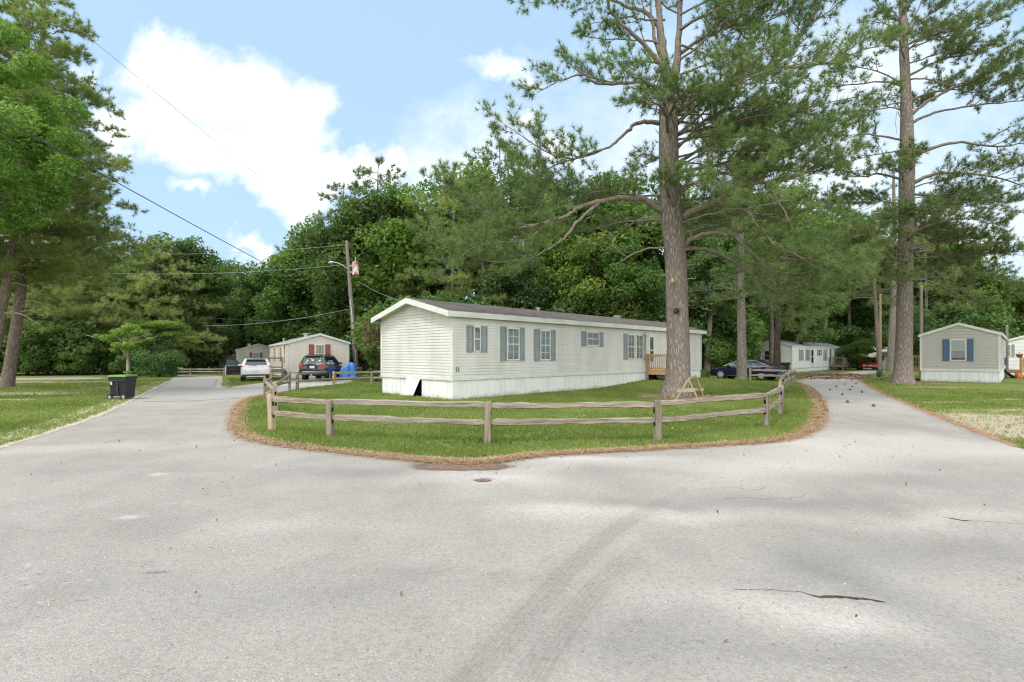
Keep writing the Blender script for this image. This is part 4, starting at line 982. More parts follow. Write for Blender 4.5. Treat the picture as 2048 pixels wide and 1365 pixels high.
    for wx in S['wheels']:
        for sg in (1,-1):
            y=sg*tw
            wl=MB(); wl.lathe([(R*1.13,-.05),(R*1.13,.05)],28,(wx,sg*(tw-.075),R*1.04),'y'); wl.build('wheel_arch',m_clad,r)
            w=MB(); k=.105
            w.lathe([(R*.62,-k),(R*.9,-k),(R*.98,-k*.75),(R,-k*.4),(R,k*.4),(R*.98,k*.75),(R*.9,k),(R*.62,k)],28,(0,0,0),'y'); wo=w.build('wheel',m_tyre_r,r,smooth=.6); wo.location=(wx,y,R)
            rim=MB(); o=sg*.09
            rim.lathe([(R*.70,o*.9),(R*.70,o*1.12),(R*.62,o*1.2),(R*.60,o*.8)],28,(0,0,0),'y'); 
            for i in range(S.get('spokes',5)):
                a=2*math.pi*i/S.get('spokes',5); rim.bar((0,o*1.1,0),(R*.66*math.cos(a),o*1.08,R*.66*math.sin(a)),R*.17,.03,up=(0,1,0))
            rim.lathe([(R*.16,o*.9),(R*.15,o*1.35)],12,(0,0,0),'y')
            rim.build('rim',S.get('rim',m_rim),wo,smooth=.5)
    def part(nm,mat,fn,bev=.0,sm=False):
        q=MB(); fn(q); return q.build(nm,mat,r,smooth=sm,bevel=bev)
    S['extra'](r,part,dict(side=side_pt,end=end_pt,S=S))
    return r
def lamp_box(x0,x1,y0,y1,z0,z1):
    return lambda q: q.hexa([(x0,y0,z0),(x1,y0,z0),(x1,y1,z0),(x0,y1,z0),(x0,y0,z1),(x1,y0,z1),(x1,y1,z1),(x0,y1,z1)])
def mirror(part,x,y,z,mat):
    for sg in (1,-1): part('mirror',mat,lambda q:q.hexa([(x-.08,sg*y,z-.07),(x+.06,sg*y,z-.07),(x+.03,sg*(y+.2),z-.06),(x-.08,sg*(y+.2),z-.06),(x-.08,sg*y,z+.07),(x+.04,sg*y,z+.07),(x,sg*(y+.19),z+.08),(x-.08,sg*(y+.2),z+.08)]),.02)
# dark green older SUV seen from behind
def ex_suv(r,part,D):
    for sg in (1,-1):
        y0,y1=sorted((sg*.62,sg*.86)); part('tail_light',m_redl,lamp_box(-2.325,-2.20,y0,y1,.86,1.12),.012); part('indicator',m_amber,lamp_box(-2.325,-2.22,y0,y1,1.125,1.19),.008)
        y0,y1=sorted((sg*.40,sg*.62)); part('reflector',m_redl,lamp_box(-2.44,-2.40,y0,y1,.555,.615))
        part('roof_rail',m_clad,lambda q:q.tube([(-1.6,sg*.60,1.70),(-1.5,sg*.60,1.76),(.2,sg*.60,1.76),(.3,sg*.60,1.70)],.02,6))
    for x in (-1.2,-.1): part('roof_bar',m_clad,lambda q:q.tube([(x,-.60,1.76),(x,.60,1.76)],.016,6))
    part('rear_bumper',m_clad,lamp_box(-2.42,-2.16,-.88,.88,.45,.66),.04); part('bumper_strip',m_steel,lamp_box(-2.43,-2.40,-.6,.6,.64,.68))
    part('licence_plate',m_plate,lamp_box(-2.335,-2.30,-.16,.16,.88,1.03)); part('plate_recess',m_clad,lamp_box(-2.32,-2.29,-.33,.33,.84,1.07))
    part('badge',m_chrome,lamp_box(-2.335,-2.31,-.72+.2,-.30+.02,1.10,1.14)); part('door_handle',m_clad,lamp_box(-2.345,-2.31,.20,.34,1.10,1.15))
    part('tow_hitch',m_steel,lamp_box(-2.50,-2.40,-.05,.05,.42,.50)); mirror(part,.75,.88,1.16,m_clad)
    part('spoiler',D['S']['paint'],lamp_box(-2.10,-1.85,-.55,.55,1.66,1.70),.02)
    for sg in (1,-1): part('side_moulding',m_clad,lambda q:q.box(*( -1.0,.9),*sorted((sg*.885,sg*.91)),.66,.74))
m_greenp=paint('dark_green_paint',(.006,.022,.017),.2); m_whitep=paint('pearl_white_paint',(.70,.70,.69),.0,.25); m_bluep=paint('deep_blue_paint',(.008,.014,.046),.35); m_redp=paint('bright_red_paint',(.75,.035,.028),.05)
SUV=dict(paint=m_greenp,body=[(-2.30,.50,1.00,.80),(-2.26,.42,1.10,.86),(-1.9,.36,1.12,.90),(-.5,.30,1.12,.91),(.7,.30,1.10,.91),(1.0,.32,1.06,.90),(1.7,.36,1.02,.87),(2.05,.40,.98,.83),(2.2,.45,.86,.76)],
   cabin=(-2.26,1.15,-1.95,.35,1.08,1.70,.86,.66),glass=[(.03,.30,.07,.30),(.33,.62,.33,.62),(.65,.985,.65,.93)],wheels=(-1.38,1.30),R=.36,wheel_y=.78,spokes=5,extra=ex_suv,rw=(.05,.86),wiper=1,
   stickers=[(-.70,.50,.07),(.05,.55,.08),(.55,.52,.06),(.62,.35,.05),(-.45,.20,.05),(-.75,.18,.05),(.50,.17,.06),(.72,.2,.05),(-.8,.75,.05),(.2,.66,.05),(-.55,.4,.04)])
pc=at(620.5,764,33.6); ang=math.pi/2+.05
make_car('parked_car','dark green SUV with stickers on its rear window, parked before the cream home',(pc.x+.05,pc.y+2.2,0),ang,SUV)
# white crossover, driver's door swung open
def ex_white(r,part,D):
    for sg in (1,-1):
        part('tail_light',m_redl,lambda q:q.hexa([(-2.27,sg*.42,.94),(-2.10,sg*.88,.98),(-2.02,sg*.90,.98),(-2.2,sg*.42,.94),(-2.27,sg*.42,.985),(-2.10,sg*.885,1.07),(-2.02,sg*.90,1.07),(-2.2,sg*.42,.985)]))
        part('reflector',m_redl,lamp_box(-2.31,-2.27,*sorted((sg*.62,sg*.80)),.44,.49)); part('roof_rail',m_clad,lambda q:q.tube([(-1.7,sg*.60,1.56),(-1.6,sg*.60,1.61),(.1,sg*.58,1.62),(.25,sg*.58,1.57)],.02,6))
    part('light_bar',m_redl,lamp_box(-2.275,-2.26,-.45,.45,.955,.975)); part('lower_bumper',m_clad,lamp_box(-2.30,-1.95,-.82,.82,.28,.50),.04); part('skid_plate',m_steel,lamp_box(-2.315,-2.28,-.55,.55,.33,.39))
    part('licence_plate',m_plate,lamp_box(-2.325,-2.27,-.16,.16,.62,.77)); part('emblem',m_chrome,lambda q:q.lathe([(.05,-2.285),(.05,-2.265)],14,(0,0,.90),'x'))
    part('spoiler',m_clad,lamp_box(-2.0,-1.75,-.58,.58,1.565,1.595),.012); mirror(part,.75,.92,1.05,m_whitep)
    # opened driver's door: hinged at the front edge of the left side, inner panel facing back
    a=math.radians(63); hx,hy=.95,.92; dx,dy=-math.cos(a),math.sin(a); L=1.08
    def P(s,z,o): return Vector((hx+dx*s+dy*o,hy+dy*s-dx*o,z))
    def slab(q,s0,s1,z0,z1,o0,o1): q.hexa([P(s0,z0,o0),P(s1,z0,o0),P(s1,z0,o1),P(s0,z0,o1),P(s0,z1,o0),P(s1,z1,o0),P(s1,z1,o1),P(s0,z1,o1)])
    q=MB(); slab(q,0,L,.36,1.02,0,.05); dr=q.build('door',m_whitep,r,bevel=.02); dr['label']="driver's door standing open"
    for o0,o1 in ((.051,.085),(-.035,-.001)):
        pass
    q=MB(); slab(q,.04,L-.04,.40,1.0,-.06,-.002); q.build('inner_panel',m_clad,dr,bevel=.015)
    q=MB(); slab(q,.3,.8,.72,.76,-.10,-.06); slab(q,.1,.7,.46,.52,-.10,-.06); q.build('armrest',m_rimdk,dr)
    q=MB(); q.hexa([P(.05,1.02,.0),P(L-.05,1.02,.0),P(L-.05,1.02,.02),P(.05,1.02,.02),P(.42,1.42,.0),P(L-.12,1.45,.0),P(L-.12,1.45,.02),P(.42,1.42,.02)]); q.build('pane',M('green_tint_glass',(.09,.14,.125),(.06,.10,.09),.05,.6),dr)
    q=MB(); pts=[P(.02,1.02,.01),P(.40,1.44,.01),P(L-.10,1.48,.01),P(L,1.02,.01)]
    for i in range(3): q.bar(pts[i],pts[i+1],.035,.035)
    q.build('window_frame',m_clad,dr)
WHT=dict(paint=m_whitep,body=[(-2.29,.46,.90,.72),(-2.25,.38,.99,.80),(-2.1,.33,1.04,.88),(-1.6,.30,1.06,.92),(-.4,.27,1.04,.93),(.8,.27,1.01,.93),(1.1,.28,.99,.92),(1.7,.32,.94,.89),(2.1,.36,.86,.82),(2.25,.42,.74,.70)],
   cabin=(-2.16,1.25,-1.72,.35,1.00,1.56,.88,.63),glass=[(.10,.30,.14,.30),(.33,.62,.33,.62),(.65,.985,.65,.93)],wheels=(-1.35,1.38),R=.36,wheel_y=.80,spokes=5,extra=ex_white,rw=(.16,.80),wiper=1,rim=m_rimdk)
pc=at(512,765,33.2); hd=math.atan2(.895,-.445); make_car('parked_car','silver white crossover with its driver door standing open',(pc.x+math.cos(hd)*2.2,pc.y+math.sin(hd)*2.2,0),hd,WHT)
# dark blue sedan, side on behind the big tree
def ex_blue(r,part,D):
    for sg in (1,-1):
        part('tail_light',m_redl,lambda q:q.hexa([(-2.38,sg*.45,.80),(-1.98,sg*.90,.82),(-1.94,sg*.905,.82),(-2.30,sg*.45,.80),(-2.36,sg*.45,.93),(-1.86,sg*.905,.96),(-1.84,sg*.91,.96),(-2.28,sg*.45,.93)]))
        part('headlight',m_headl,lambda q:q.hexa([(2.30,sg*.42,.62),(1.80,sg*.88,.70),(1.78,sg*.87,.70),(2.2,sg*.42,.62),(2.28,sg*.42,.70),(1.72,sg*.88,.80),(1.70,sg*.87,.80),(2.2,sg*.42,.70)]))
        for x in (.35,-.55): part('door_handle',m_chrome,lamp_box(x-.1,x+.1,*sorted((sg*.925,sg*.955)),.86,.885))
        part('sill_trim',m_chrome,lamp_box(-1.0,1.0,*sorted((sg*.90,sg*.935)),.29,.32))
    part('rear_bumper',m_clad,lamp_box(-2.42,-2.15,-.70,.70,.24,.38),.03); part('exhaust',m_chrome,lamp_box(-2.44,-2.3,.45,.65,.26,.33)); part('grille',m_clad,lamp_box(2.28,2.40,-.5,.5,.35,.58),.02); mirror(part,.85,.90,.98,m_bluep)
    part('licence_plate',m_plate,lamp_box(-2.455,-2.41,-.16,.16,.60,.72))
BLU=dict(paint=m_bluep,body=[(-2.43,.40,.78,.66),(-2.39,.30,.93,.78),(-2.15,.25,1.00,.86),(-1.5,.22,1.00,.92),(-.4,.20,.96,.93),(.9,.20,.93,.92),(1.3,.21,.89,.91),(1.9,.23,.80,.87),(2.25,.26,.68,.78),(2.40,.32,.54,.62)],
   cabin=(-2.02,1.40,-.95,.42,.93,1.40,.86,.58),glass=[(.22,.37,.30,.40),(.395,.66,.42,.66),(.68,.985,.68,.90)],wheels=(-1.38,1.42),R=.345,wheel_y=.80,spokes=10,extra=ex_blue,rim=m_rim,trim=1)
fw=at(1444,760,36.4); rw=at(1521,763,34.4); hd=math.atan2(fw.y-rw.y,fw.x-rw.x); mid=(fw+rw)/2
nv=Vector((-math.sin(hd),math.cos(hd)))  # left side faces the camera
make_car('parked_car','dark blue sedan side-on behind the grey tree trunk',(mid.x-nv.x*.85,mid.y-nv.y*.85,.02),hd,BLU)
# red sedan facing us at the end of the right road
def ex_red(r,part,D):
    for sg in (1,-1):
        part('headlight',m_headl,lambda q:q.hexa([(2.22,sg*.50,.60),(1.85,sg*.86,.66),(1.83,sg*.84,.66),(2.1,sg*.50,.60),(2.18,sg*.50,.76),(1.72,sg*.86,.86),(1.70,sg*.84,.86),(2.1,sg*.50,.76)]))
        part('fog_light',m_headl,lamp_box(2.28,2.31,*sorted((sg*.55,sg*.72)),.33,.40))
    part('grille',m_clad,lamp_box(2.26,2.31,-.42,.42,.62,.75),.015); part('lower_grille',m_clad,lamp_box(2.30,2.345,-.50,.50,.30,.44),.02); part('emblem',m_chrome,lambda q:q.box(2.31,2.325,-.20,.20,.66,.72))
    part('licence_plate',m_plate,lamp_box(2.345,2.36,-.15,.15,.46,.56)); mirror(part,.85,.88,.98,m_redp)
RED=dict(paint=m_redp,body=[(-2.3,.40,.85,.70),(-2.2,.30,.98,.82),(-1.5,.22,1.0,.90),(0,.20,.96,.91),(.9,.20,.94,.91),(1.4,.21,.91,.90),(2.0,.24,.80,.85),(2.26,.27,.68,.76),(2.34,.34,.52,.62)],
   cabin=(-1.95,1.35,-1.0,.45,.93,1.42,.85,.58),glass=[(.22,.37,.30,.40),(.395,.66,.42,.66),(.68,.985,.68,.90)],wheels=(-1.32,1.35),R=.33,wheel_y=.78,spokes=7,extra=ex_red)
pc=at(1739,740.5,60.5); hd=math.atan2(-.88,-.48); make_car('parked_car','bright red sedan facing the camera on the right road',(pc.x-math.cos(hd)*1.9,pc.y-math.sin(hd)*1.9,0),hd,RED)

# ------------------------------------------------------------------ bins, tarp, sawhorse, toys
m_binlid=M('lime_bin_lid',(.14,.26,.045),(.10,.20,.04),.5,.3,scale=5); m_binbody=M('black_bin_plastic',(.014,.016,.016),(.024,.026,.025),.45,.4,scale=8)
def make_bin(label,loc,rz,s=1.0,logo=True):
    r=empty('wheelie_bin',loc,rz,label,'wheelie bin'); mb=MB()
    # x across, y towards the back (wheels at +x side pair)
    secs=[]
    for z,w,d in ((.06,.27,.29),(.10,.30,.32),(.55,.335,.36),(.80,.355,.385),(.805,.375,.405),(.90,.38,.41),(.93,.38,.41)):
        secs.append([Vector((-w,-d,z)),Vector((w,-d,z)),Vector((w,d,z)),Vector((-w,d,z))])
    loft(mb,secs); mb.build('body',m_binbody,r,bevel=.012)
    q=MB(); q.hexa([(-.41,-.44,.925),(.41,-.44,.925),(.41,.44,.925),(-.41,.44,.925),(-.36,-.38,.99),(.36,-.38,.99),(.36,.38,.99),(-.36,.38,.99)]); q.build('lid',m_binlid,r,bevel=.02)
    q=MB(); q.tube([(-.30,.44,.90),(-.30,.50,.93),(.30,.50,.93),(.30,.44,.90)],.018,8); q.build('handle',m_binbody,r)
    q=MB(); q.box(-.05,.05,-.40,-.31,.30,.78); q.box(-.36,.36,-.425,-.40,.74,.80); q.box(-.05,.05,-.36,-.30,.08,.30); q.build('lift_bar',m_binbody,r,bevel=.008)
    for sx in (-.33,.27):
        w=MB(); w.lathe([(.06,-.035),(.115,-.035),(.125,-.02),(.125,.02),(.115,.035),(.06,.035)],18,(0,0,0),'y'); wo=w.build('wheel',m_tyre_r,r,smooth=.6); wo.location=(sx,-.36,.125)
        h=MB(); h.lathe([(.055,-.045),(.055,.0)],12,(0,0,0),'y'); 
        for k in range(6): a=k*math.pi/3; h.bar((0,-.04,0),(.075*math.cos(a),-.04,.075*math.sin(a)),.014,.008,up=(0,1,0))
        h.build('hub',m_steel,wo)
    q=MB(); q.tube([(-.30,-.36,.125),(.30,-.36,.125)],.014,8); q.build('axle',m_steel,r)
    if logo:
        q=MB(); y=-.426+.05; x0=-.30; z0=.60
        n=Vector((0,-1,0))
        def pt(x,z): 
            return Vector((x0+x,-.415 if z0+z>.8 else -.36-.06*((z0+z)-.55)/.25-.02,z0+z))
        q.hexa([(-.33,-.392,.60),(-.21,-.392,.60),(-.21,-.386,.60),(-.33,-.386,.60),(-.335,-.412,.74),(-.21,-.412,.74),(-.21,-.40,.74),(-.335,-.40,.74)]); q.build('decal',M('white_bin_decal',(.62,.63,.62),(.10,.11,.11),.5,.3,scale=16,lo=.48,hi=.52),r)
    r.scale=(s,s,s); return r
pb=at(246,800,19.8); make_bin('black wheelie bin with lime green lid and white sticker at the left road edge',(pb.x,pb.y,0),.12,1.0).scale=(.82,.9,.97)
pb2=at(1568,745,47.5); make_bin('black wheelie bin with lime green lid beside the white home',(pb2.x,pb2.y,0),.9,1.15,True)
m_tarp=M('blue_tarp',(.035,.16,.50),(.06,.24,.62),.35,.4,scale=3,bs=.35)
def make_tarp():
    c=at(697,755,36.4); mb=MB(); n=26; L,Wd=1.2,1.3; vs=[]
    def hf(u,v):  # a draped ridge over something like a mower or grill
        e=max(abs(u),abs(v)); body=1.10-.22*abs(u-.3)+.10*math.sin(u*4.2+.9)-.10*v
        drop=max(0,(e-.52)/.48); return max(.03,body*(1-drop**1.35)+.10*math.sin(9*u+5*v)*min(1,drop*3)*(1-drop)+.05*math.sin(13*v-4*u))
    for j in range(n+1):
        for i in range(n+1):
            u=2*i/n-1; v=2*j/n-1; e=max(abs(u),abs(v)); fold=1+.06*math.sin(10*math.atan2(v,u))*e; k=.72 if e>.62 else 1
            sx=(u if abs(u)<=.62 else math.copysign(.62+(abs(u)-.62)*.35,u)); sy=(v if abs(v)<=.62 else math.copysign(.62+(abs(v)-.62)*.35,v))
            vs.append((sx*L/2*1.4*fold,sy*Wd/2*1.3*fold,hf(u,v)))
    mb.add(vs,[(j*(n+1)+i,j*(n+1)+i+1,(j+1)*(n+1)+i+1,(j+1)*(n+1)+i) for j in range(n) for i in range(n)])
    r=empty('covered_load',(c.x,c.y,0),.35,'bright blue tarp draped over a bulky load by the cream home','tarp')
    mb.build('tarp',m_tarp,r,smooth=1.2,fix=False)
    q=MB(); q.tube([(.55,-.62,.12),(.62,-.7,.10)],.1,10); q.lathe([(.10,-.03),(.11,0),(.10,.03)],12,(.2,-.72,.11),'y'); q.build('wheel',m_tyre_r,r)
make_tarp()
m_saw=M('sun_bleached_lumber',(.46,.37,.26),(.35,.27,.185),.85,.15,scale=6,detail=7)
def make_saw():
    d0=19.7; A=at(1377,758.5,d0); B=at(1392,753,d0+1.0); F1=at(1351.5,798,d0-.1); F2=at(1397,801.5,d0-.25); G1=at(1371,789.5,d0+1.2); G2=at(1407.5,791,d0+1.0)
    r=empty('sawhorse',(A.x,A.y,0),0,'bleached wooden A-frame sawhorse leaning by the big pine','sawhorse'); o=Vector((A.x,A.y,0))
    for f in (F1,F2,G1,G2): f.z=g(f.x,f.y)
    for a,b in ((A,F1),(A,F2),(B,G1),(B,G2)):
        q=MB(); e=(a-b).normalized()*.03; q.bar(b-o,a+e-o,.07,.035); q.build('leg',m_saw,r)
    q=MB(); q.bar(A-o+Vector((0,0,.01)),B-o+Vector((0,0,.01)),.04,.09); q.build('top_rail',m_saw,r)
    def lev(a,b,t): return a.lerp(b,t)
    q=MB(); l=lev(A,F1,.55)-o; rr=lev(A,F2,.52)-o; e=(rr-l).normalized()*.16; q.bar(l-e+Vector((0,-.04,0)),rr+e*.3+Vector((0,-.04,0)),.02,.14); q.build('cross_board',m_saw,r)
    q=MB(); l=lev(B,G1,.62)-o; rr=lev(B,G2,.62)-o; e=(rr-l).normalized()*.2; q.bar(l-e+Vector((0,.04,0)),rr+e*.6+Vector((0,.04,0)),.02,.12); q.build('cross_board',m_saw,r)
make_saw()
tp=FA['near'].P((ta+tb)/2-.25,0,.95); R3=Matrix.Rotation(math.atan2(UA[1],UA[0]),3,'Z'); tw=R3@Vector((tp.x,tp.y,0))+Vector((CA[0],CA[1],0))
q=MB(); q.lathe([(.02,.05),(.50,.05),(.54,.10),(.58,.18),(.56,.27),(.52,.29),(.48,.26),(.45,.12),(.02,.10)],28,(0,0,0)); o=q.build('toy_pool',M('grey_green_plastic',(.20,.22,.18),(.13,.15,.12),.5,.3,scale=4),smooth=.9)
o.location=(tw.x,tw.y,g(tw.x,tw.y)); tag(o,'round grey-green tub tucked under the pine porch','tub')
q=MB(); q.hexa([(-.3,-.12,0),(.35,-.14,-.16),(.35,.14,-.16),(-.3,.12,0),(-.34,-.12,.12),(.1,-.14,.16),(.1,.14,.16),(-.34,.12,.12)]); o=q.build('ride_on_toy',M('faded_red_plastic',(.50,.06,.06),(.60,.20,.18),.4,.4,scale=4),bevel=.05,smooth=.8)
o.location=(tw.x,tw.y-.02,g(tw.x,tw.y)+.42); o.rotation_euler=(0,.15,.75); tag(o,'faded red plastic toy lying in the tub under the porch','toy')
# things around the deck right of the taupe home
q=MB(); q.lathe([(.10,0),(.15,.05),(.20,.20),(.225,.27),(.19,.27),(.15,.22)],18,(0,0,0)); pf=at(2039,711,38.7)
po=empty('flower_pot',(pf.x,pf.y,1.55),0,'red flower pot on the deck rail at the photo edge','flower pot'); q.build('pot',M('red_glaze',(.40,.06,.045),(.30,.045,.035),.4,.4),po,smooth=.9)
r_=np.random.default_rng(4); nV=90; c=r_.normal(0,.08,(nV,3))+np.array([0,0,.33]); d_=nrm(r_.normal(0,1,(nV,3))); V=np.stack([c-d_*.03,c+np.cross(d_,[0,0,1])*.02,c+d_*.03,c-np.cross(d_,[0,0,1])*.02],1).reshape(-1,3)
link('plant',np_mesh('plant',V,np.arange(nV*4).reshape(-1,4),r_.random(nV)),m_leaf_b,po)
q=MB(); cc=at(2010,752,38.6); q.bar((0,0,.5),(.55,0,.05),.5,.05); q.bar((0,-.2,.5),(-.35,-.2,1.0),.04,.05); q.bar((0,.2,.5),(-.35,.2,1.0),.04,.05); q.bar((-.05,0,.52),(-.38,0,1.02),.45,.03); q.bar((0,-.22,.5),(-.1,-.22,0),.04,.04); q.bar((0,.22,.5),(-.1,.22,0),.04,.04); q.bar((.5,-.22,.08),(.52,-.22,0),.04,.04); q.bar((.5,.22,.08),(.52,.22,0),.04,.04)
o=q.build('folding_chair',m_clad); o.location=(cc.x,cc.y,0); o.rotation_euler=(0,0,-.3); tag(o,'black folding chair tipped in front of the deck','chair')
q=MB(); oc=at(2036,756,38.4); q.lathe([(.02,0),(.16,.0),(.18,.1),(.17,.38),(.14,.42),(.13,.40),(.14,.12),(.02,.08)],16,(0,0,0)); o=q.build('bucket',M('orange_plastic',(.62,.13,.03),(.5,.10,.02),.4,.4),smooth=.9); o.location=(oc.x,oc.y,0); tag(o,'orange bucket under the deck at the photo edge','bucket')
q=MB(); tc_=at(2007,712,38.25); vs=[]; n=10
for j in range(n+1):
    for i in range(n+1): u=i/n; v=j/n; vs.append(((u-.5)*.55,-.03*math.sin(u*9)*v-.02,-v*.5*(1-.15*math.sin(u*6))))
q.add(vs,[(j*(n+1)+i,j*(n+1)+i+1,(j+1)*(n+1)+i+1,(j+1)*(n+1)+i) for j in range(n) for i in range(n)]); o=q.build('hanging_cloth',M('dark_blue_cloth',(.06,.07,.10),(.10,.11,.15),.9,.1),smooth=True,fix=False); o.location=(tc_.x,tc_.y,1.58); tag(o,'dark cloth hung over the deck rail','cloth')
q=MB(); q.lathe([(.12,0),(.15,.05),(.15,.48),(.12,.56),(.03,.58)],14,(0,0,0)); pd_=at(1757.5,753,41.0); o=q.build('utility_pedestal',M('green_pedestal',(.035,.12,.065),(.03,.09,.05),.5,.3),smooth=.7); o.location=(pd_.x,pd_.y,0); tag(o,'small green utility pedestal at the foot of a light pole','utility pedestal')

# ------------------------------------------------------------------ poles and wires
m_pole=M('grey_pole_wood',(.27,.235,.20),(.17,.145,.12),.9,.1,scale=4,stretch=(6,6,.5),detail=7,bs=.5)
m_polel=M('tan_pole_wood',(.31,.245,.18),(.22,.17,.12),.9,.1,scale=4,stretch=(6,6,.5),detail=7,bs=.4)
m_wire=M('wire_sheath',(.06,.06,.06),(.09,.09,.09),.6,.3); m_wirel=M('bare_wire',(.42,.44,.45),(.33,.35,.36),.4,.4,.3)
B0=gp(714,755); B0.y=40.0; B0=at(714,755,40.0); B0.z=0; T0=at(693,482,40.0)
pr=empty('utility_pole',(B0.x,B0.y,0),0,'leaning utility pole carrying a rusty transformer left of the long home','utility pole')
q=MB(); q.tube([Vector((0,0,-.3)),(T0-B0)*.5,T0-B0],[.19,.16,.125],12); q.build('pole',m_pole,pr,smooth=.8)
tx=at(711,538,39.85)-B0
def rust():
    m,nt=new_mat('rusty_white_can'); v=coords(nt,(1,1,.5)); f=noise(nt,v,3.2,5,.6); c=ramp(nt,f,[(.44,(.66,.66,.63)),(.54,(.42,.11,.05)),(.7,(.30,.07,.035))]); finish(nt,c,.6,.3); return m
q=MB(); q.lathe([(.20,-.52),(.25,-.48),(.26,.0),(.25,.44),(.27,.46),(.24,.52),(.06,.56)],18,tx); q.build('transformer',rust(),pr,smooth=.7)
q=MB(); q.lathe([(.05,.55),(.08,.62),(.04,.66),(.08,.72),(.04,.76),(.06,.84),(.02,.9)],12,tx); q.build('bushing',m_steel,pr,smooth=.8)
q=MB(); q.bar(tx+Vector((-.55,.1,.25)),tx+Vector((0,.1,.25)),.06,.08); q.bar(tx+Vector((-.5,.1,-.25)),tx+Vector((0,.1,-.25)),.06,.08); q.build('bracket',m_steel,pr)
a=at(665,525,39.8)-B0; b=at(697,541,39.9)-B0; q=MB(); q.tube([b,b.lerp(a,.35)+Vector((0,0,.18)),b.lerp(a,.75)+Vector((0,0,.12)),a],.035,8); q.build('lamp_arm',m_steel,pr,smooth=True)
q=MB(); q.tube([a+Vector((-.32,0,-.06)),a+Vector((-.1,0,0)),a+Vector((.12,0,0))],[.06,.12,.05],10); q.build('lamp_head',m_steel,pr,smooth=True)
guy=MB(); guy.tube([at(701,600,39.8)-B0,at(710.5,700,39.6)-B0,at(713,757,39.4)-B0],.035,6); guy.build('conduit',m_steel,pr)
def simple_pole(label,px,ytop,ybase,d,r,mat,lean=0):
    T=at(px,ytop,d); B=at(px+lean,ybase,d); o=empty('utility_pole',(B.x,B.y,0),0,label,'utility pole'); q=MB(); q.tube([Vector((0,0,-.2)),Vector(((T.x-B.x)*.5,0,T.z*.5)),Vector((T.x-B.x,0,T.z))],[r*1.12,r,r*.85],10); q.build('pole',mat,o,smooth=.8)
    q=MB(); q.lathe([(r*.9,T.z),(r*.9,T.z+.04),(r*.3,T.z+.07)],10,(T.x-B.x,0,0)); q.build('pole_cap',m_steel,o); return o
simple_pole('thin wooden pole rising behind the cream red-shuttered home',648,638,745,54,.14,m_pole,0)
simple_pole('slim tan pole with a green pedestal at its foot',1760.5,590,752,42.5,.105,m_polel,0)
simple_pole('slender grey pole at the left corner of the taupe home',1842.5,574,755,41,.12,m_pole,0)
simple_pole('short wooden post pole behind the cluttered deck',2013.5,653,748,41.5,.11,m_pole,0)
def wire(label,A,B,sag,r,mat,n=24):
    A=Vector(A);B=Vector(B); pts=[A.lerp(B,i/n)-Vector((0,0,sag*4*(i/n)*(1-i/n))) for i in range(n+1)]; o=Vector(pts[0]); q=MB(); q.tube([p-o for p in pts],r,6); w=q.build('overhead_wire',mat,smooth=True); w.location=o; tag(w,label,'wire','overhead wires')
A=at(0,219,13.0); B=at(697,613,39.9); A2=A+(A-B)*.35; wire('thick black cable slanting across the sky from the top left to the pole',A2,B,.25,.016,m_wire,36)
A=at(105,0,16); B=at(692,487,40); wire('hair-thin line high over the left clouds down to the pole top',A+(A-B)*.3,B,.3,.008,m_wirel)
wire('upper pale wire running left from the pole top',at(691,490,40),at(300,508,46),.25,.011,m_wirel); wire('lower pale wire running left from the street lamp arm',at(690,530,40),at(200,546,45),.35,.012,m_wirel)
wire('dark low wire sagging before the woods at left',at(413,634,44),at(700,624,40.1),.5,.012,m_wire); wire('pale low wire rising rightward before the dark woods',at(405,652,44),at(700,618,40.1),.35,.013,m_wirel)
wire('short service wire from the pole down to the long home roof',at(716,563,39.9),at(806,604,23.5),.12,.011,m_wirel)
# pine cones on the right road
cone=MB(); cone.lathe([(.005,-.045),(.03,-.035),(.038,-.01),(.034,.02),(.02,.042),(.004,.05)],9,(0,0,0),'x')
for k in range(9):
    for j in range(5): a=2*math.pi*k/9+j*.35; rr=[.034,.042,.040,.032,.02][j]; x=-.03+j*.018; cone.add([(x,rr*.6*math.cos(a-.3),rr*.6*math.sin(a-.3)),(x,rr*.6*math.cos(a+.3),rr*.6*math.sin(a+.3)),(x+.016,rr*1.15*math.cos(a),rr*1.15*math.sin(a))],[(0,1,2)])
me_c=None
m_cone=M('pine_cone_brown',(.13,.075,.045),(.20,.12,.075),.85,.1,scale=40)
for i,(px_,py_) in enumerate([(1695,806),(1648,815),(1747,814),(1700,781),(1685,791),(1724,786),(1652,824),(1642,805),(1637,840),(1673,775),(1705,775),(1646,833),(1690,770),(1712,769),(1660,781)]):
    x,y=W(px_,py_)
    if me_c is None: o=cone.build('pine_cone',m_cone,smooth=False); me_c=o.data
    else: o=bpy.data.objects.new('pine_cone',me_c); COL.objects.link(o)
    o.location=(x,y,.045); o.rotation_euler=(0,random.uniform(-.3,.3),random.uniform(0,6)); s=random.uniform(.9,1.5); o.scale=(s,s,s); tag(o,'brown pine cone lying on the right road','pine cone','pine cones scattered on the right road')
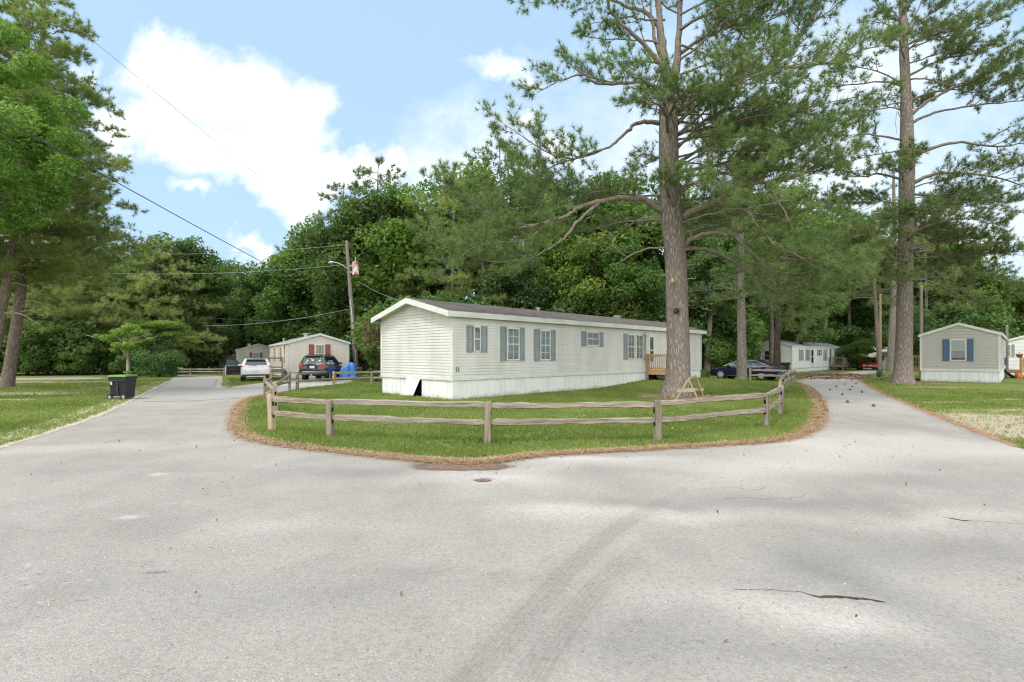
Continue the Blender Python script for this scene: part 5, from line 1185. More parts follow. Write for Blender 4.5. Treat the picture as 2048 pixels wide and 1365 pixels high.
# logs / dark brush pile by the road and sticks at the tree
bp=at(1642,753,43); br=MB(); rr=random.Random(5)
for i in range(40): a=Vector((rr.gauss(0,.7),rr.gauss(0,.45),.05+rr.random()*.22)); dv=Vector((rr.gauss(0,1),rr.gauss(0,.5),rr.gauss(0,.12))).normalized()*rr.uniform(.3,.8); br.tube([a-dv/2,a,a+dv/2],[.012,.02,.01],5)
o=br.build('brush_pile',m_limb); o.location=(bp.x,bp.y,0); tag(o,'low dark pile of cut branches on the road edge','brush pile')
br=MB(); bp=at(1312,792,20.3)
for i in range(16): a=Vector((rr.gauss(0,.35),rr.gauss(0,.2),.03+rr.random()*.12)); dv=Vector((rr.gauss(0,1),rr.gauss(0,.5),rr.gauss(0,.35))).normalized()*rr.uniform(.2,.5); br.tube([a-dv/2,a,a+dv/2],[.008,.014,.006],5)
o=br.build('stick_pile',m_limb); o.location=(bp.x,bp.y,g(bp.x,bp.y)); tag(o,'broken sticks beside the big pine trunk foot','sticks')
# ------------------------------------------------------------------ trees
def smooth_path(P,k=4):
    P=[Vector(p) for p in P]; out=[]
    for i in range(len(P)-1):
        p0=P[max(i-1,0)];p1=P[i];p2=P[i+1];p3=P[min(i+2,len(P)-1)]
        for j in range(k):
            t=j/k; out.append(.5*((2*p1)+(p2-p0)*t+(2*p0-5*p1+4*p2-p3)*t*t+(3*p1-p0-3*p2+p3)*t**3))
    out.append(P[-1]); return out
def plen(P): return sum((P[i+1]-P[i]).length for i in range(len(P)-1))
def tuft_mesh(P,D,T,rnd,nn,length,width,spread,seed):
    """needle brushes: nn thin blades fanned round each twig tip"""
    r=np.random.default_rng(seed); P=np.asarray(P,float); D=nrm(np.asarray(D,float)); n=len(P)
    dirs=nrm(D[:,None,:]*1.0+r.normal(0,spread,(n,nn,3)))
    base=P[:,None,:]-D[:,None,:]*(r.random((n,nn,1))*length*.45)
    L=length*(.7+.5*r.random((n,nn,1)))
    tip=base+dirs*L
    sd=nrm(np.cross(dirs,r.normal(0,1,(n,nn,3))))*width/2
    V=np.stack([base-sd,base+sd,tip],2).reshape(-1,3)
    rn=np.clip(np.repeat(np.asarray(rnd),nn)+r.normal(0,.12,n*nn),0,1)
    return V,np.arange(len(V)).reshape(-1,3),rn
def grow_pine_limb(mb,path,r0,rng,tufts,density=1.0,start=.25,twig=1.0,r1=.012,side_len=None,droop=.0,n=7,bare=False,sec_mb=None):
    P=smooth_path(path); L=plen(P); m=len(P)
    # slight crookedness
    P=[p+Vector((rng.gauss(0,.02),rng.gauss(0,.02),rng.gauss(0,.02)))*(min(1,i/3)) for i,p in enumerate(P)]
    rad=[r0+(r1-r0)*(i/(m-1))**.8 for i in range(m)]
    mb.tube(P,rad,n,jit=.06)
    if bare: return
    sm=sec_mb or mb
    cum=[0]
    for i in range(m-1): cum.append(cum[-1]+(P[i+1]-P[i]).length)
    def pt(s):
        s*=cum[-1]
        for i in range(m-1):
            if cum[i+1]>=s: f=(s-cum[i])/max(cum[i+1]-cum[i],1e-6); return P[i].lerp(P[i+1],f),(P[i+1]-P[i]).normalized(),rad[i]+(rad[i+1]-rad[i])*f
        return P[-1],(P[-1]-P[-2]).normalized(),rad[-1]
    ns=max(3,int(L*(1-start)*4.0*density)); sg=1
    hue=rng.uniform(.25,.6)
    for k in range(ns+2):
        s=start+(1-start)*(k+rng.random()*.8)/(ns) if k<ns else 1.0
        s=min(s,1); p,t,rr=pt(s); sg=-sg
        lat=t.cross(Vector((0,0,1))); 
        if lat.length<.1: lat=Vector((1,0,0))
        lat=lat.normalized()*sg
        sl=(side_len or min(2.3,.20*L+.5))*(1.15-.55*s)*rng.uniform(.6,1.25)
        dv=(t*rng.uniform(.35,.9)+lat*rng.uniform(.5,1.0)+Vector((0,0,rng.uniform(-.15,.65)-droop))).normalized() if k<ns else (t+Vector((rng.gauss(0,.3),rng.gauss(0,.3),rng.gauss(.1,.3)))).normalized()
        q=[p]; d=dv.copy(); seg=4
        for j in range(seg):
            d=(d+Vector((rng.gauss(0,.18),rng.gauss(0,.18),.10-droop*.3+rng.gauss(0,.12)))).normalized(); q.append(q[-1]+d*sl/seg)
        r_0=max(.007,min(rr*.6,.012+.012*sl)); sm.tube(q,[r_0*(1-.75*i/seg) for i in range(seg+1)],4,cap=False)
        # twigs with needle tufts along the side branch
        nt_=max(3,int(sl*10*twig))
        for j in range(nt_):
            f=.22+.78*(j+rng.random()*.5)/nt_; f=min(f,.999); i=int(f*seg); a=q[i].lerp(q[i+1],f*seg-i); td=(q[i+1]-q[i]).normalized()
            w=Vector((rng.gauss(0,1),rng.gauss(0,1),rng.gauss(.3,.8))).normalized()
            e=(td*.8+w*.9).normalized(); ln=rng.uniform(.06,.42)*min(1,sl)
            b=a+e*ln; sm.tube([a,b],[.006,.004],3,cap=False)
            tufts.append((b,(e+Vector((0,0,.25))).normalized(),min(1,max(0,hue+rng.gauss(0,.14)))))
        tufts.append((q[-1],d,hue))
def trunk_tube(mb,P,R,n=16,jit=.03,k=5):
    P=smooth_path(P,k); m=len(P); rr=[]
    src=list(np.interp(np.linspace(0,len(R)-1,m),range(len(R)),R))
    mb.tube(P,src,n,jit=jit)
    return P,src
def flare(mb,base,r,n=24,h=1.1,up=None):
    pass

def build_pine(name,label,base,trunk_pts,trunk_r,limbs,bark,needle,nn,nl,nw,spread,seed,auto=(),dead=(),sec=True,group=None,rot=0,limb_mat=None):
    """trunk_pts and limbs are world points; each listed limb is a part, the needles together are the crown"""
    rng=random.Random(seed); B=Vector(base); root=empty(name,B,0,label,'tree',group)
    mb=MB(); tp=[Vector(p)-B for p in trunk_pts]
    P,R=trunk_tube(mb,tp,trunk_r,18,.025); mb.build('trunk',bark,root,smooth=True)
    tufts=[]; lm=limb_mat or m_limb
    for i,lb in enumerate(limbs):
        m=MB(); o=dict(lb[2]) if len(lb)>2 else {}
        grow_pine_limb(m,[Vector(p)-B for p in lb[0]],lb[1],rng,tufts,**o); m.build('limb',lm,root,smooth=True)
    for lb in auto:
        m=MB(); grow_pine_limb(m,[Vector(p)-B for p in lb[0]],lb[1],rng,tufts,**(lb[2] if len(lb)>2 else {})); m.build('limb',lm,root,smooth=True)
    for lb in dead:
        m=MB(); grow_pine_limb(m,[Vector(p)-B for p in lb[0]],lb[1],rng,[],bare=True); m.build('dead_branch',m_deadwood,root,smooth=True)
    if tufts:
        V,Fc,rn=tuft_mesh([t[0] for t in tufts],[t[1] for t in tufts],None,[t[2] for t in tufts],nn,nl,nw,spread,seed)
        link('crown',np_mesh('crown',V,Fc,rn),needle,root)
    return root
def auto_limbs(rng,axis,zs,lens,az=None,elev=(.05,.35),r=.05,opts=None,sag=0.0):
    """axis(z) -> trunk point; limbs in all directions"""
    out=[]; a=rng.uniform(0,6.28)
    for z,L in zip(zs,lens):
        a+=2.4+rng.uniform(-.5,.5); aa=a if az is None else az(rng,z)
        p=Vector(axis(z)); e=rng.uniform(*elev); d=Vector((math.cos(aa),math.sin(aa),0)); L*=rng.uniform(.75,1.2)
        pts=[p]; 
        for j in range(1,5): f=j/4; pts.append(p+d*L*f+Vector((rng.gauss(0,.05)*L*f,rng.gauss(0,.05)*L*f,L*(e*f*(1.2-.5*f)-sag*f*f))))
        out.append((pts,r*(.5+L/6),opts or {}))
    return out

# --- the big pine in front of number 12
d1=20.6
def A1(px,py,dy=0.0): return at(px,py,d1+dy)
b1=Vector(((1352-CX)/F*d1,d1,g(6.6,20.6)))
tr1=[Vector((b1.x,b1.y,b1.z-.25)),A1(1353,786),A1(1354.5,770),A1(1356,745),A1(1356.5,700),A1(1354.5,620),A1(1351,520),A1(1344,440),A1(1338.5,360),A1(1337,280),A1(1336,215),A1(1330,150)]
rr1=[.70,.62,.53,.485,.455,.43,.42,.43,.40,.385,.36,.22]
L1=[]
def lim(pts,r,**o): L1.append(([A1(*p) for p in pts],r,o))
# leaders above the fork
lim([(1333,165),(1326,110),(1321,60),(1315,0),(1312,-90),(1318,-190)],.24,start=.45,r1=.04,density=.9)
lim([(1340,185),(1352,140,.3),(1357,80,.4),(1362,0,.5),(1368,-100,.5),(1366,-220,.5)],.21,start=.4,r1=.04,density=.9)
lim([(1321,108),(1310,80),(1304,40),(1300,-10),(1296,-80)],.11,start=.5)
# left limbs
lim([(1330,135,-.2),(1308,112,-.3),(1288,90,-.4),(1257,60,-.5),(1231,36,-.5),(1216,8,-.6),(1200,-40,-.6),(1170,-70,-.6)],.13,start=.55,density=.8)
lim([(1322,60),(1293,26,.4),(1262,17,.6),(1231,4,.8),(1190,-10,1.0),(1120,-8,1.2),(1060,5,1.4)],.10,start=.45,density=.9)
lim([(1333,185,-.2),(1290,165,-.6),(1224,168,-.8),(1185,164,-.9),(1170,150,-1),(1144,154,-1),(1108,169,-1.1),(1080,184,-1.1)],.085,start=.30,density=1.0)
lim([(1318,247),(1295,243.6),(1270,250),(1250,268,-.3),(1226,290,-.5),(1206,299,-.6),(1144,319,-.8),(1085,300,-1.0),(1012,250,-1.3)],.105,start=.42,density=1.0)
lim([(1206,299,-.6),(1144,319,-.8),(1100,335,-.8),(1060,352,-.9),(1030,330,-.9)],.05,start=.2)
lim([(1336,430),(1300,407,-.2),(1282.6,399,-.3),(1236,397,-.5),(1198,403,-.6),(1159,415,-.7),(1134,433,-.8),(1103,441,-.9),(1070,450,-1),(1026,456,-1.1),(980,430,-1.2),(900,380,-1.4)],.155,start=.50,density=1.15)
lim([(1198,405,-.6),(1160,440,-.8),(1134,471,-1.0),(1108,490,-1.1),(1083,507,-1.2),(1031,525,-1.4),(960,520,-1.6),(880,490,-1.8)],.075,start=.35,density=1.15,droop=.1)
lim([(1150,420,-.7),(1110,380,-.2),(1060,340,.2),(1010,310,.4)],.06,start=.2,density=1.2)
lim([(1103,440,-.9),(1050,480,-1.6),(960,490,-2.2),(890,540,-2.6)],.055,start=.2,density=1.3)
lim([(1340,438),(1300,435,.6),(1262,450,1.0),(1223,471,1.4),(1172,489,1.6)],.085,start=.5,density=.6,twig=.6)
lim([(1343,497),(1300,497,-.3),(1262,512,-.5),(1234,530,-.6)],.06,bare=True)
lim([(1255,515,-.5),(1228,495,-.6),(1224,470,-.5),(1200,460,-.5)],.022,bare=True)
# foliage towards the viewer across the trunk
lim([(1330,210,-.3),(1320,190,-1.2),(1290,165,-2.2),(1255,150,-3.0)],.08,start=.2,density=1.5)
lim([(1340,230,-.3),(1355,200,-1.4),(1390,190,-2.4),(1440,195,-3.0)],.08,start=.15,density=1.6)
lim([(1336,265,-.3),(1330,225,-1.5),(1310,205,-2.4),(1270,200,-3.2)],.07,start=.2,density=1.4)
lim([(1345,415,-.3),(1365,375,-1.5),(1400,368,-2.5),(1440,380,-3.2)],.07,start=.15,density=1.6)
lim([(1338,395,-.3),(1330,370,-1.3),(1345,345,-2.2)],.06,start=.2,density=1.5)
# right limbs
lim([(1362,438),(1390,422,-.4),(1428,404,-.8),(1467,381,-1.2),(1500,368,-1.5),(1576,359,-2.0),(1650,330,-2.4),(1700,310,-2.6)],.165,start=.30,density=1.5)
lim([(1450,392,-1),(1520,345,-.6),(1590,300,-.2),(1640,250,0)],.08,start=.15,density=1.5)
lim([(1430,404,-.8),(1485,420,-1.6),(1523,462,-2.2),(1558,494,-2.6),(1620,520,-3.0),(1680,535,-3.2)],.085,start=.25,density=1.4,droop=.08)
lim([(1530,365,-1.8),(1564,415,-1.9),(1582,453,-2.0),(1597,491,-2.1),(1650,500,-2.3)],.05,start=.4,density=1.2)
lim([(1362,496),(1390,475,-.3),(1421,467,-.5),(1450,469,-.7),(1467,471,-.8),(1508,511,-1.1),(1547,547,-1.3),(1590,550,-1.5),(1640,565,-1.7),(1700,560,-1.8)],.11,start=.35,density=1.3,droop=.12)
lim([(1366,500),(1400,497,.3),(1436,509,.6),(1467,525,.8),(1503,550,1.1),(1538,576,1.3),(1576,604,1.5),(1600,640,1.6)],.10,start=.42,density=1.2,droop=.18)
lim([(1560,515,-2.2),(1626,526,-2.4),(1699,538,-2.6),(1740,520,-2.6)],.05,start=.1,density=1.3)
lim([(1355,270),(1377,262,.3),(1416,258,.6),(1440,270,.9),(1500,262,1.3),(1560,240,1.6)],.09,start=.3,density=1.4)
lim([(1353,225),(1400,190,-.5),(1460,165,-.9),(1504,149,-1.1),(1542,130,-1.3),(1577,108,-1.4),(1599,79,-1.5),(1609,57,-1.5),(1663,20,-1.7),(1720,-30,-1.8)],.12,start=.3,density=1.2)
lim([(1542,132,-1.3),(1590,135,-1.5),(1621,133,-1.6),(1678,123,-1.7),(1716,104,-1.8),(1770,90,-2.0)],.06,start=.1,density=1.3)
lim([(1357,110,.4),(1400,80,.8),(1460,50,1.0),(1520,0,1.2),(1580,-40,1.3)],.09,start=.2,density=1.3)
lim([(1360,60,.4),(1420,30,-.4),(1480,60,-1),(1540,40,-1.4),(1600,10,-1.6)],.08,start=.2,density=1.4)
lim([(1350,330),(1420,290,.8),(1500,270,1.4),(1580,280,1.8),(1660,300,2.0)],.08,start=.2,density=1.4)
lim([(1350,345),(1430,330,-1.2),(1520,310,-2.2),(1600,290,-2.8),(1660,270,-3.0)],.08,start=.2,density=1.4)
lim([(1352,300),(1410,240,-1.0),(1470,215,-1.8),(1530,220,-2.2),(1590,230,-2.4)],.07,start=.2,density=1.4)
lim([(1365,-40,.4),(1430,-60,.2),(1520,-40,0),(1610,-60,-.2)],.07,start=.2,density=1.1)
lim([(1350,-60),(1260,-60,.3),(1180,-50,.5)],.06,start=.3,density=.8)
lim([(1350,250),(1365,235,1.5),(1390,215,2.8),(1380,200,4.0)],.07,start=.2,density=.9)
lim([(1345,330),(1320,315,1.4),(1290,330,2.6),(1270,340,3.4)],.06,start=.3,density=.9)
def extra(A,zs,sect,lens,seed,r=.05,dens=1.05,elev=(-.05,.3)):
    rg=random.Random(seed); out=[]
    for py in zs:
        p=A(*py) if isinstance(py,tuple) else py; a=math.radians(rg.uniform(*sect)); L=rg.uniform(*lens); e=rg.uniform(*elev); d=Vector((math.cos(a),math.sin(a),0))
        pts=[p]+[p+d*L*f+Vector((rg.gauss(0,.06)*L*f,rg.gauss(0,.06)*L*f,L*(e*f*(1.3-.6*f)-.10*f*f))) for f in (.25,.5,.75,1)]
        out.append((pts,r,dict(start=.22,density=dens)))
    return out
AX1=extra(A1,[(1355,y) for y in (470,450,425,400,380,355,335,315,290,270,250,230,210,190)],(-75,25),(3.8,6.0),5,dens=.8)+extra(A1,[(1350,y) for y in (440,400,360,320,280,240,200)],(0,70),(3.6,5.6),6,dens=.75)\
   +extra(A1,[(1360,y) for y in (150,120,90,60,30,0,-30)],(-60,40),(3.4,5.2),7)+extra(A1,[(1340,y) for y in (440,415,390)],(165,215),(4.5,6.5),8)+extra(A1,[(1330,y) for y in (130,90,40)],(150,250),(2.2,3.4),9,dens=1.0)
pine1=build_pine('pine_tree','big forked pine on the island lawn in front of number 12',b1,tr1,rr1,L1,m_bark,m_needle,30,.23,.0135,.85,21,auto=AX1,
   dead=[([A1(1352,566),A1(1372,560,-.4),A1(1392,556,-.5)],.015),([A1(1322,272,-.3),A1(1314,264,-.35),A1(1311,258,-.4)],.02)])
q=MB(); kp=A1(1346,568,-.46)-b1; q.tube([kp+Vector((0,.06,0)),kp+Vector((-.02,-.03,.10)),kp+Vector((-.02,-.02,.22))],[.05,.07,.02],8); q.build('branch_scar',m_newpost,pine1,smooth=True)
q=MB(); kp=A1(1352,622,-.44)-b1; q.lathe([(.02,-.10),(.12,-.06),(.10,.02),(.03,.03)],10,kp,'y'); q.build('knot',m_bark_dk,pine1,smooth=True)

# --- the tall pine on the right
d2=31.0
def A2_(px,py,dy=0.0): return at(px,py,d2+dy)
b2=Vector(((1805.5-CX)/F*d2,d2,0))
tr2=[Vector((b2.x,b2.y,-.25)),A2_(1805.5,764),A2_(1806,750),A2_(1807,720),A2_(1809,640),A2_(1810,573),A2_(1812,480),A2_(1813,403),A2_(1814,330),A2_(1813.5,250),A2_(1810.5,158),A2_(1806,60),A2_(1806,-20),A2_(1808,-120)]
rr2=[.70,.64,.54,.46,.42,.40,.40,.40,.40,.33,.26,.23,.18,.08]
L2=[]
def lim2(pts,r,**o): L2.append(([A2_(*p) for p in pts],r,o))
lim2([(1824,313),(1875,293,-.2),(1922,285,-.3),(1995,293,-.5),(2048,286,-.6),(2110,270,-.8)],.13,start=.42,density=.7)
lim2([(1824,368),(1859,351,-.3),(1906,346,-.5),(1985,354,-.7),(2048,373,-.8),(2100,380,-.9)],.14,start=.45,density=.8)
lim2([(1822,248),(1859,229,.2),(1906,218,.3),(1985,207,.4),(2048,202,.5),(2110,190,.5)],.10,start=.40,density=.8)
lim2([(1820,232),(1859,202,-.4),(1906,177,-.7),(1938,166,-.9),(2001,136,-1.1),(2048,115,-1.2),(2090,95,-1.3)],.11,start=.35,density=1.1)
lim2([(1818,203),(1859,187,.4),(1906,180,.7),(1960,185,1.0),(2040,160,1.3)],.08,start=.3,density=1.0)
lim2([(1816,153),(1859,130,.2),(1894,117,.3),(1950,107,.4),(2010,85,.5)],.08,start=.25,density=1.1)
lim2([(1817,160),(1850,158,-.7),(1900,170,-1.2),(1940,160,-1.5),(1990,150,-1.8)],.06,start=.25,density=1.1)
lim2([(1813,60),(1830,30,-.2),(1845,0,-.3),(1870,-60,-.4)],.07,start=.3,density=.9)
lim2([(1814,62),(1850,35,.5),(1875,19,.7),(1930,-20,.9)],.07,start=.3,density=1.0)
lim2([(1814,90),(1860,70,-.6),(1920,60,-1.0),(1985,30,-1.3),(2040,10,-1.5)],.07,start=.2,density=1.1)
lim2([(1812,105),(1850,70,-1.0),(1880,60,-2.0),(1920,75,-2.6)],.06,start=.15,density=1.5)
lim2([(1804,172),(1773,164,-.3),(1716,168,-.5),(1647,174,-.8),(1590,165,-1)],.08,start=.45,density=.8)
lim2([(1803,168),(1764,146,.3),(1716,136,.5),(1680,140,.6)],.06,start=.35,density=.8)
lim2([(1798,42),(1764,19,.2),(1745,0,.3),(1715,-20,.4)],.05,start=.3)
lim2([(1800,60),(1760,45,-.4),(1735,42,-.8)],.04,start=.3)
lim2([(1803,280),(1748,271,.2),(1723,269,.3),(1690,275,.3),(1640,255,.4)],.07,start=.3,density=1.0)
lim2([(1803,205),(1775,210,-.6),(1745,220,-1.0),(1700,240,-1.2)],.05,start=.3,density=1.2)
lim2([(1800,358),(1754,348,-.4),(1729,354,-.6),(1691,342,-.9),(1650,330,-1.1)],.08,start=.25,density=1.1)
lim2([(1828,506,-.3),(1854,503,-.6),(1889,517,-.9),(1948,547,-1.3),(1992,556,-1.5),(2030,580,-1.7)],.10,start=.25,density=1.1,droop=.1)
lim2([(1824,389),(1875,393,.3),(1907,402,.5),(1960,400,.7),(2000,420,.8)],.08,start=.25,density=1.1)
lim2([(1816,480,-.4),(1850,455,-1.6),(1900,440,-2.4),(1960,440,-3.0),(2000,460,-3.3)],.09,start=.2,density=1.6)
lim2([(1818,500,-.4),(1870,490,-1.4),(1930,480,-2.2),(1985,500,-2.6)],.08,start=.2,density=1.6)
lim2([(1806,470,-.4),(1800,440,-1.6),(1830,420,-2.8),(1860,410,-3.4)],.08,start=.2,density=1.6)
lim2([(1803,500,-.4),(1770,480,-1.6),(1730,470,-2.4),(1690,480,-3)],.08,start=.2,density=1.5)
lim2([(1803,540,-.3),(1760,530,-1.2),(1700,540,-2.0),(1650,560,-2.4)],.08,start=.2,density=1.5,droop=.1)
lim2([(1805,570,-.3),(1780,555,-1.4),(1800,560,-2.6)],.06,start=.2,density=1.6)
lim2([(1815,560,-.2),(1850,560,-.8),(1900,580,-1.3),(1950,610,-1.6)],.06,start=.3,density=1.0,droop=.1)
lim2([(1810,320,-.4),(1818,315,-1.6),(1830,300,-2.4)],.05,start=.2,density=1.7)
lim2([(1808,-40),(1850,-90,.3),(1900,-110,.5)],.06,start=.2); lim2([(1808,-60),(1760,-90,.3),(1710,-100,.5)],.06,start=.2)
lim2([(1812,440,.3),(1850,430,1.6),(1900,410,2.8)],.07,start=.2,density=1.2); lim2([(1808,420,.3),(1760,400,1.6),(1700,400,2.8)],.07,start=.2,density=1.2)
lim2([(1812,240,.3),(1830,220,1.6),(1850,200,2.8)],.06,start=.3); lim2([(1812,520,.3),(1760,500,1.6),(1700,490,2.8),(1660,470,3.4)],.07,start=.2,density=1.2)
AX2=extra(A2_,[(1812,y) for y in (540,520,495,470,450,425,400,380)],(-70,30),(3.4,5.6),15,dens=1.5)+extra(A2_,[(1810,y) for y in (530,490,450,410,370)],(150,260),(3.6,5.4),16,dens=1.4)+extra(A2_,[(1810,y) for y in (130,100,70,40,10,-20)],(-80,60),(3,4.6),17)+extra(A2_,[(1810,y) for y in (300,220,120,60)],(120,240),(2.6,4),18,dens=.9)
pine2=build_pine('pine_tree','tall straight pine at the right road verge with a fallen-needle skirt',b2,tr2,rr2,L2,m_bark,m_needle,24,.26,.018,.85,22,auto=AX2,
   dead=[([A2_(1801,400),A2_(1766,402,-.2),A2_(1714,427,-.4)],.07),([A2_(1803,240,-.2),A2_(1793,224,-.3),A2_(1792,270,-.3)],.03),([A2_(1803,193),A2_(1780,190,-.2),A2_(1750,191,-.3)],.045)])

# --- the pair of pines at the left edge, with low needles and dead stubs
def left_pine(label,d,tpts,tr,limb_top,seed,maxL,cut):
    def A(px,py,dy=0.0): return at(px,py,d+dy)
    T=[A(*p) for p in tpts]; b=Vector((T[0].x,T[0].y,0)); T[0].z=-.2; rng=random.Random(seed)
    zs_=[p.z for p in T]
    def axis(z): return Vector((float(np.interp(z,zs_,[p.x for p in T])),float(np.interp(z,zs_,[p.y for p in T])),z))
    top=T[-1].z; zs=[]; ls=[]; z=cut
    while z<top-.3:
        f=(z-cut)/(top-cut); zs.append(z); ls.append(maxL*(min(1,.55+f*2.2) if f<.2 else (1-f)**.75*1.12)+.5); z+=rng.uniform(.15,.28)
    al=auto_limbs(rng,axis,zs,ls,None,(.0,.30),.035,dict(start=.22,density=1.25),sag=.12)
    dead=[]
    for k in range(9):
        z=rng.uniform(3.0,cut+.8); p=axis(z); a=rng.uniform(-.9,.9) if k%3 else rng.uniform(0,6.28); L=rng.uniform(.8,2.2); dead.append(([p,p+Vector((math.cos(a),math.sin(a),.05))*L*.5,p+Vector((math.cos(a)*L,math.sin(a)*L,-.15*L+rng.gauss(0,.1)))],.03))
    return build_pine('pine_tree',label,b,T,tr,[],m_bark_red,m_needle_y,26,.26,.018,.85,seed,auto=al,dead=dead)
left_pine('leaning pine at the left lawn whose trunk foot shows straw',27.4,[(13,776),(15,768),(22,720),(36,630),(46,540),(54,440),(68,300),(80,160),(88,20),(92,-40)],[.36,.31,.265,.24,.22,.20,.17,.13,.07,.03],None,31,5.0,5.3)
left_pine('thinner leaning pine cut by the left photo edge',25.5,[(-28,778),(-24,765),(-8,690),(8,600),(20,520),(38,400),(50,260),(55,120),(60,20)],[.26,.22,.195,.18,.17,.15,.12,.08,.03],None,32,4.0,5.4)

# --- broadleaf generator
def leaf_cloud(rng,centers,n,size,squash=.75,flat=0.0,hue=None,aspect=.62):
    r=np.random.default_rng(rng.randint(0,10**6)); C=np.array([c[0] for c in centers],float); RC=np.array([c[1] for c in centers],float)
    w=RC**2; w/=w.sum(); i=r.choice(len(C),n,p=w)
    d=nrm(r.normal(0,1,(n,3))); rad=RC[i]*np.cbrt(r.random(n))**.7*(1+.12*r.normal(0,1,n))
    off=d*rad[:,None]; off[:,2]*=squash; P=C[i]+off
    nv=nrm(d*(.55)+np.array([0,0,.55+flat])+r.normal(0,.5,(n,3)))
    t=nrm(np.cross(nv,r.normal(0,1,(n,3)))); b=np.cross(nv,t); s=size*(.6+.8*r.random(n))[:,None]
    V=np.stack([P-t*s*.6,P+b*s*.5*aspect-t*s*.02,P+t*s*.6,P-b*s*.5*aspect+t*s*.02],1).reshape(-1,3)
    hc=r.normal(.45,.16,len(C)); rn=np.clip(hc[i]+r.normal(0,.13,n),0,1)
    return V,np.arange(n*4).reshape(-1,4),rn
def make_broad(seed,H,R,z0,nc,nleaf,size,top=1.0,trunk_r=.2,limbs=8,lean=0,gap=.42,cr=(.24,.40),lobes=0):
    """meshes for trunk and crown of one broadleaf tree standing at the origin"""
    rng=random.Random(seed); cs=[]; zc=(z0+H)/2; hz=(H-z0)/2; tries=0
    while len(cs)<nc and tries<4000:
        tries+=1
        v=Vector((rng.uniform(-1,1),rng.uniform(-1,1),rng.uniform(-1,1)))
        if not (gap<v.length<.92): continue
        tap=1.0-.55*max(0,v.z)**1.4*top-.15*max(0,-v.z)
        p=Vector((v.x*R*tap,v.y*R*tap,zc+v.z*hz)); c=R*rng.uniform(*cr)*(1-.25*max(0,v.z))
        cs.append((tuple(p),c))
    V,Fc,rn=leaf_cloud(rng,cs,nleaf,size)
    V[:,2]=np.maximum(V[:,2],.05)
    crown=np_mesh('crown',V,Fc,rn)
    mb=MB(); zt=z0+(H-z0)*.8; tp=[Vector((0,0,-.2)),Vector((rng.gauss(0,.05),rng.gauss(0,.05),zt*.25)),Vector((rng.gauss(0,.15),rng.gauss(0,.15),zt*.55)),Vector((rng.gauss(0,.25),rng.gauss(0,.25),zt))]
    mb.tube(smooth_path(tp,3),list(np.interp(np.linspace(0,3,10),[0,1,2,3],[trunk_r*1.35,trunk_r,trunk_r*.75,trunk_r*.2])),9,jit=.05)
    for k in range(limbs):
        c=Vector(rng.choice(cs)[0]); z=min(max(zt*.2,c.z-rng.uniform(.2,.4)*R-.3*(H-z0)*rng.random()),zt*.95); f=z/zt; p=Vector((0,0,z)); i=min(2,int(f*3)); p=tp[0].lerp(tp[3],f) if f>.6 else Vector((tp[2].x*f,tp[2].y*f,z))
        m=p.lerp(c,.5)+Vector((0,0,.12*(c-p).length)); mb.tube([p,m,c],[trunk_r*.42*(1-.5*f),trunk_r*.25,.02],6)
    bm_=bpy.data.meshes.new('trunk'); bm_.from_pydata(mb.v,[],mb.f); bm_.polygons.foreach_set('use_smooth',[True]*len(mb.f))
    return bm_,crown
def make_far_pine(seed,H,R,cut,nt,nn,nl,nw,r=.2):
    rng=random.Random(seed); mb=MB(); tp=[Vector((0,0,-.2)),Vector((rng.gauss(0,.1),rng.gauss(0,.1),H*.4)),Vector((rng.gauss(0,.2),rng.gauss(0,.2),H*.97))]
    mb.tube(smooth_path(tp,4),list(np.linspace(r*1.15,.03,9)),9,jit=.04); tufts=[]
    def axis(z): return Vector((tp[1].x*min(1,z/(H*.4)),tp[1].y*min(1,z/(H*.4)),z)) if z<H*.4 else tp[1].lerp(tp[2],(z-H*.4)/(H*.57))
    zs=[];ls=[];z=cut
    while z<H*.96: f=(z-cut)/(H-cut); zs.append(z); ls.append(R*(min(1,.6+f*1.6) if f<.25 else (1-f)**.62*1.18)+.3); z+=(H-cut)/nt
    for lb in auto_limbs(rng,axis,zs,ls,None,(.05,.4),.04,None,.05): grow_pine_limb(mb,lb[0],lb[1],rng,tufts,density=.75,start=.22,twig=.75,n=5)
    V,Fc,rn=tuft_mesh([t[0] for t in tufts],[t[1] for t in tufts],None,[t[2] for t in tufts],nn,nl,nw,.7,seed)
    tm=bpy.data.meshes.new('trunk'); tm.from_pydata(mb.v,[],mb.f); tm.polygons.foreach_set('use_smooth',[True]*len(mb.f))
    return tm,np_mesh('crown',V,Fc,rn)
PROTO={}
def plant(kind,meshes,mats,label,px,d,ytop=None,H0=1.0,width=1.0,group=None,cat='tree',name='broadleaf_tree',z=0,rz=None):
    """one tree: an Empty at its foot with trunk and crown; later trees of the kind share the two meshes"""
    x=(px-CX)/F*d; hs=((CH-(ytop-HY)/F*d)/H0) if ytop is not None else 1.0
    o=empty(name,(x,d,z),random.uniform(0,6.28) if rz is None else rz,label,cat,group); o.scale=(hs*width,hs*width,hs)
    if kind not in PROTO:
        PROTO[kind]=meshes; meshes[0].materials.append(mats[0]); meshes[1].materials.append(mats[1])
    for nm,me in zip(('trunk','crown'),PROTO[kind]):
        c=bpy.data.objects.new(nm,me); COL.objects.link(c); c.parent=o
    return o
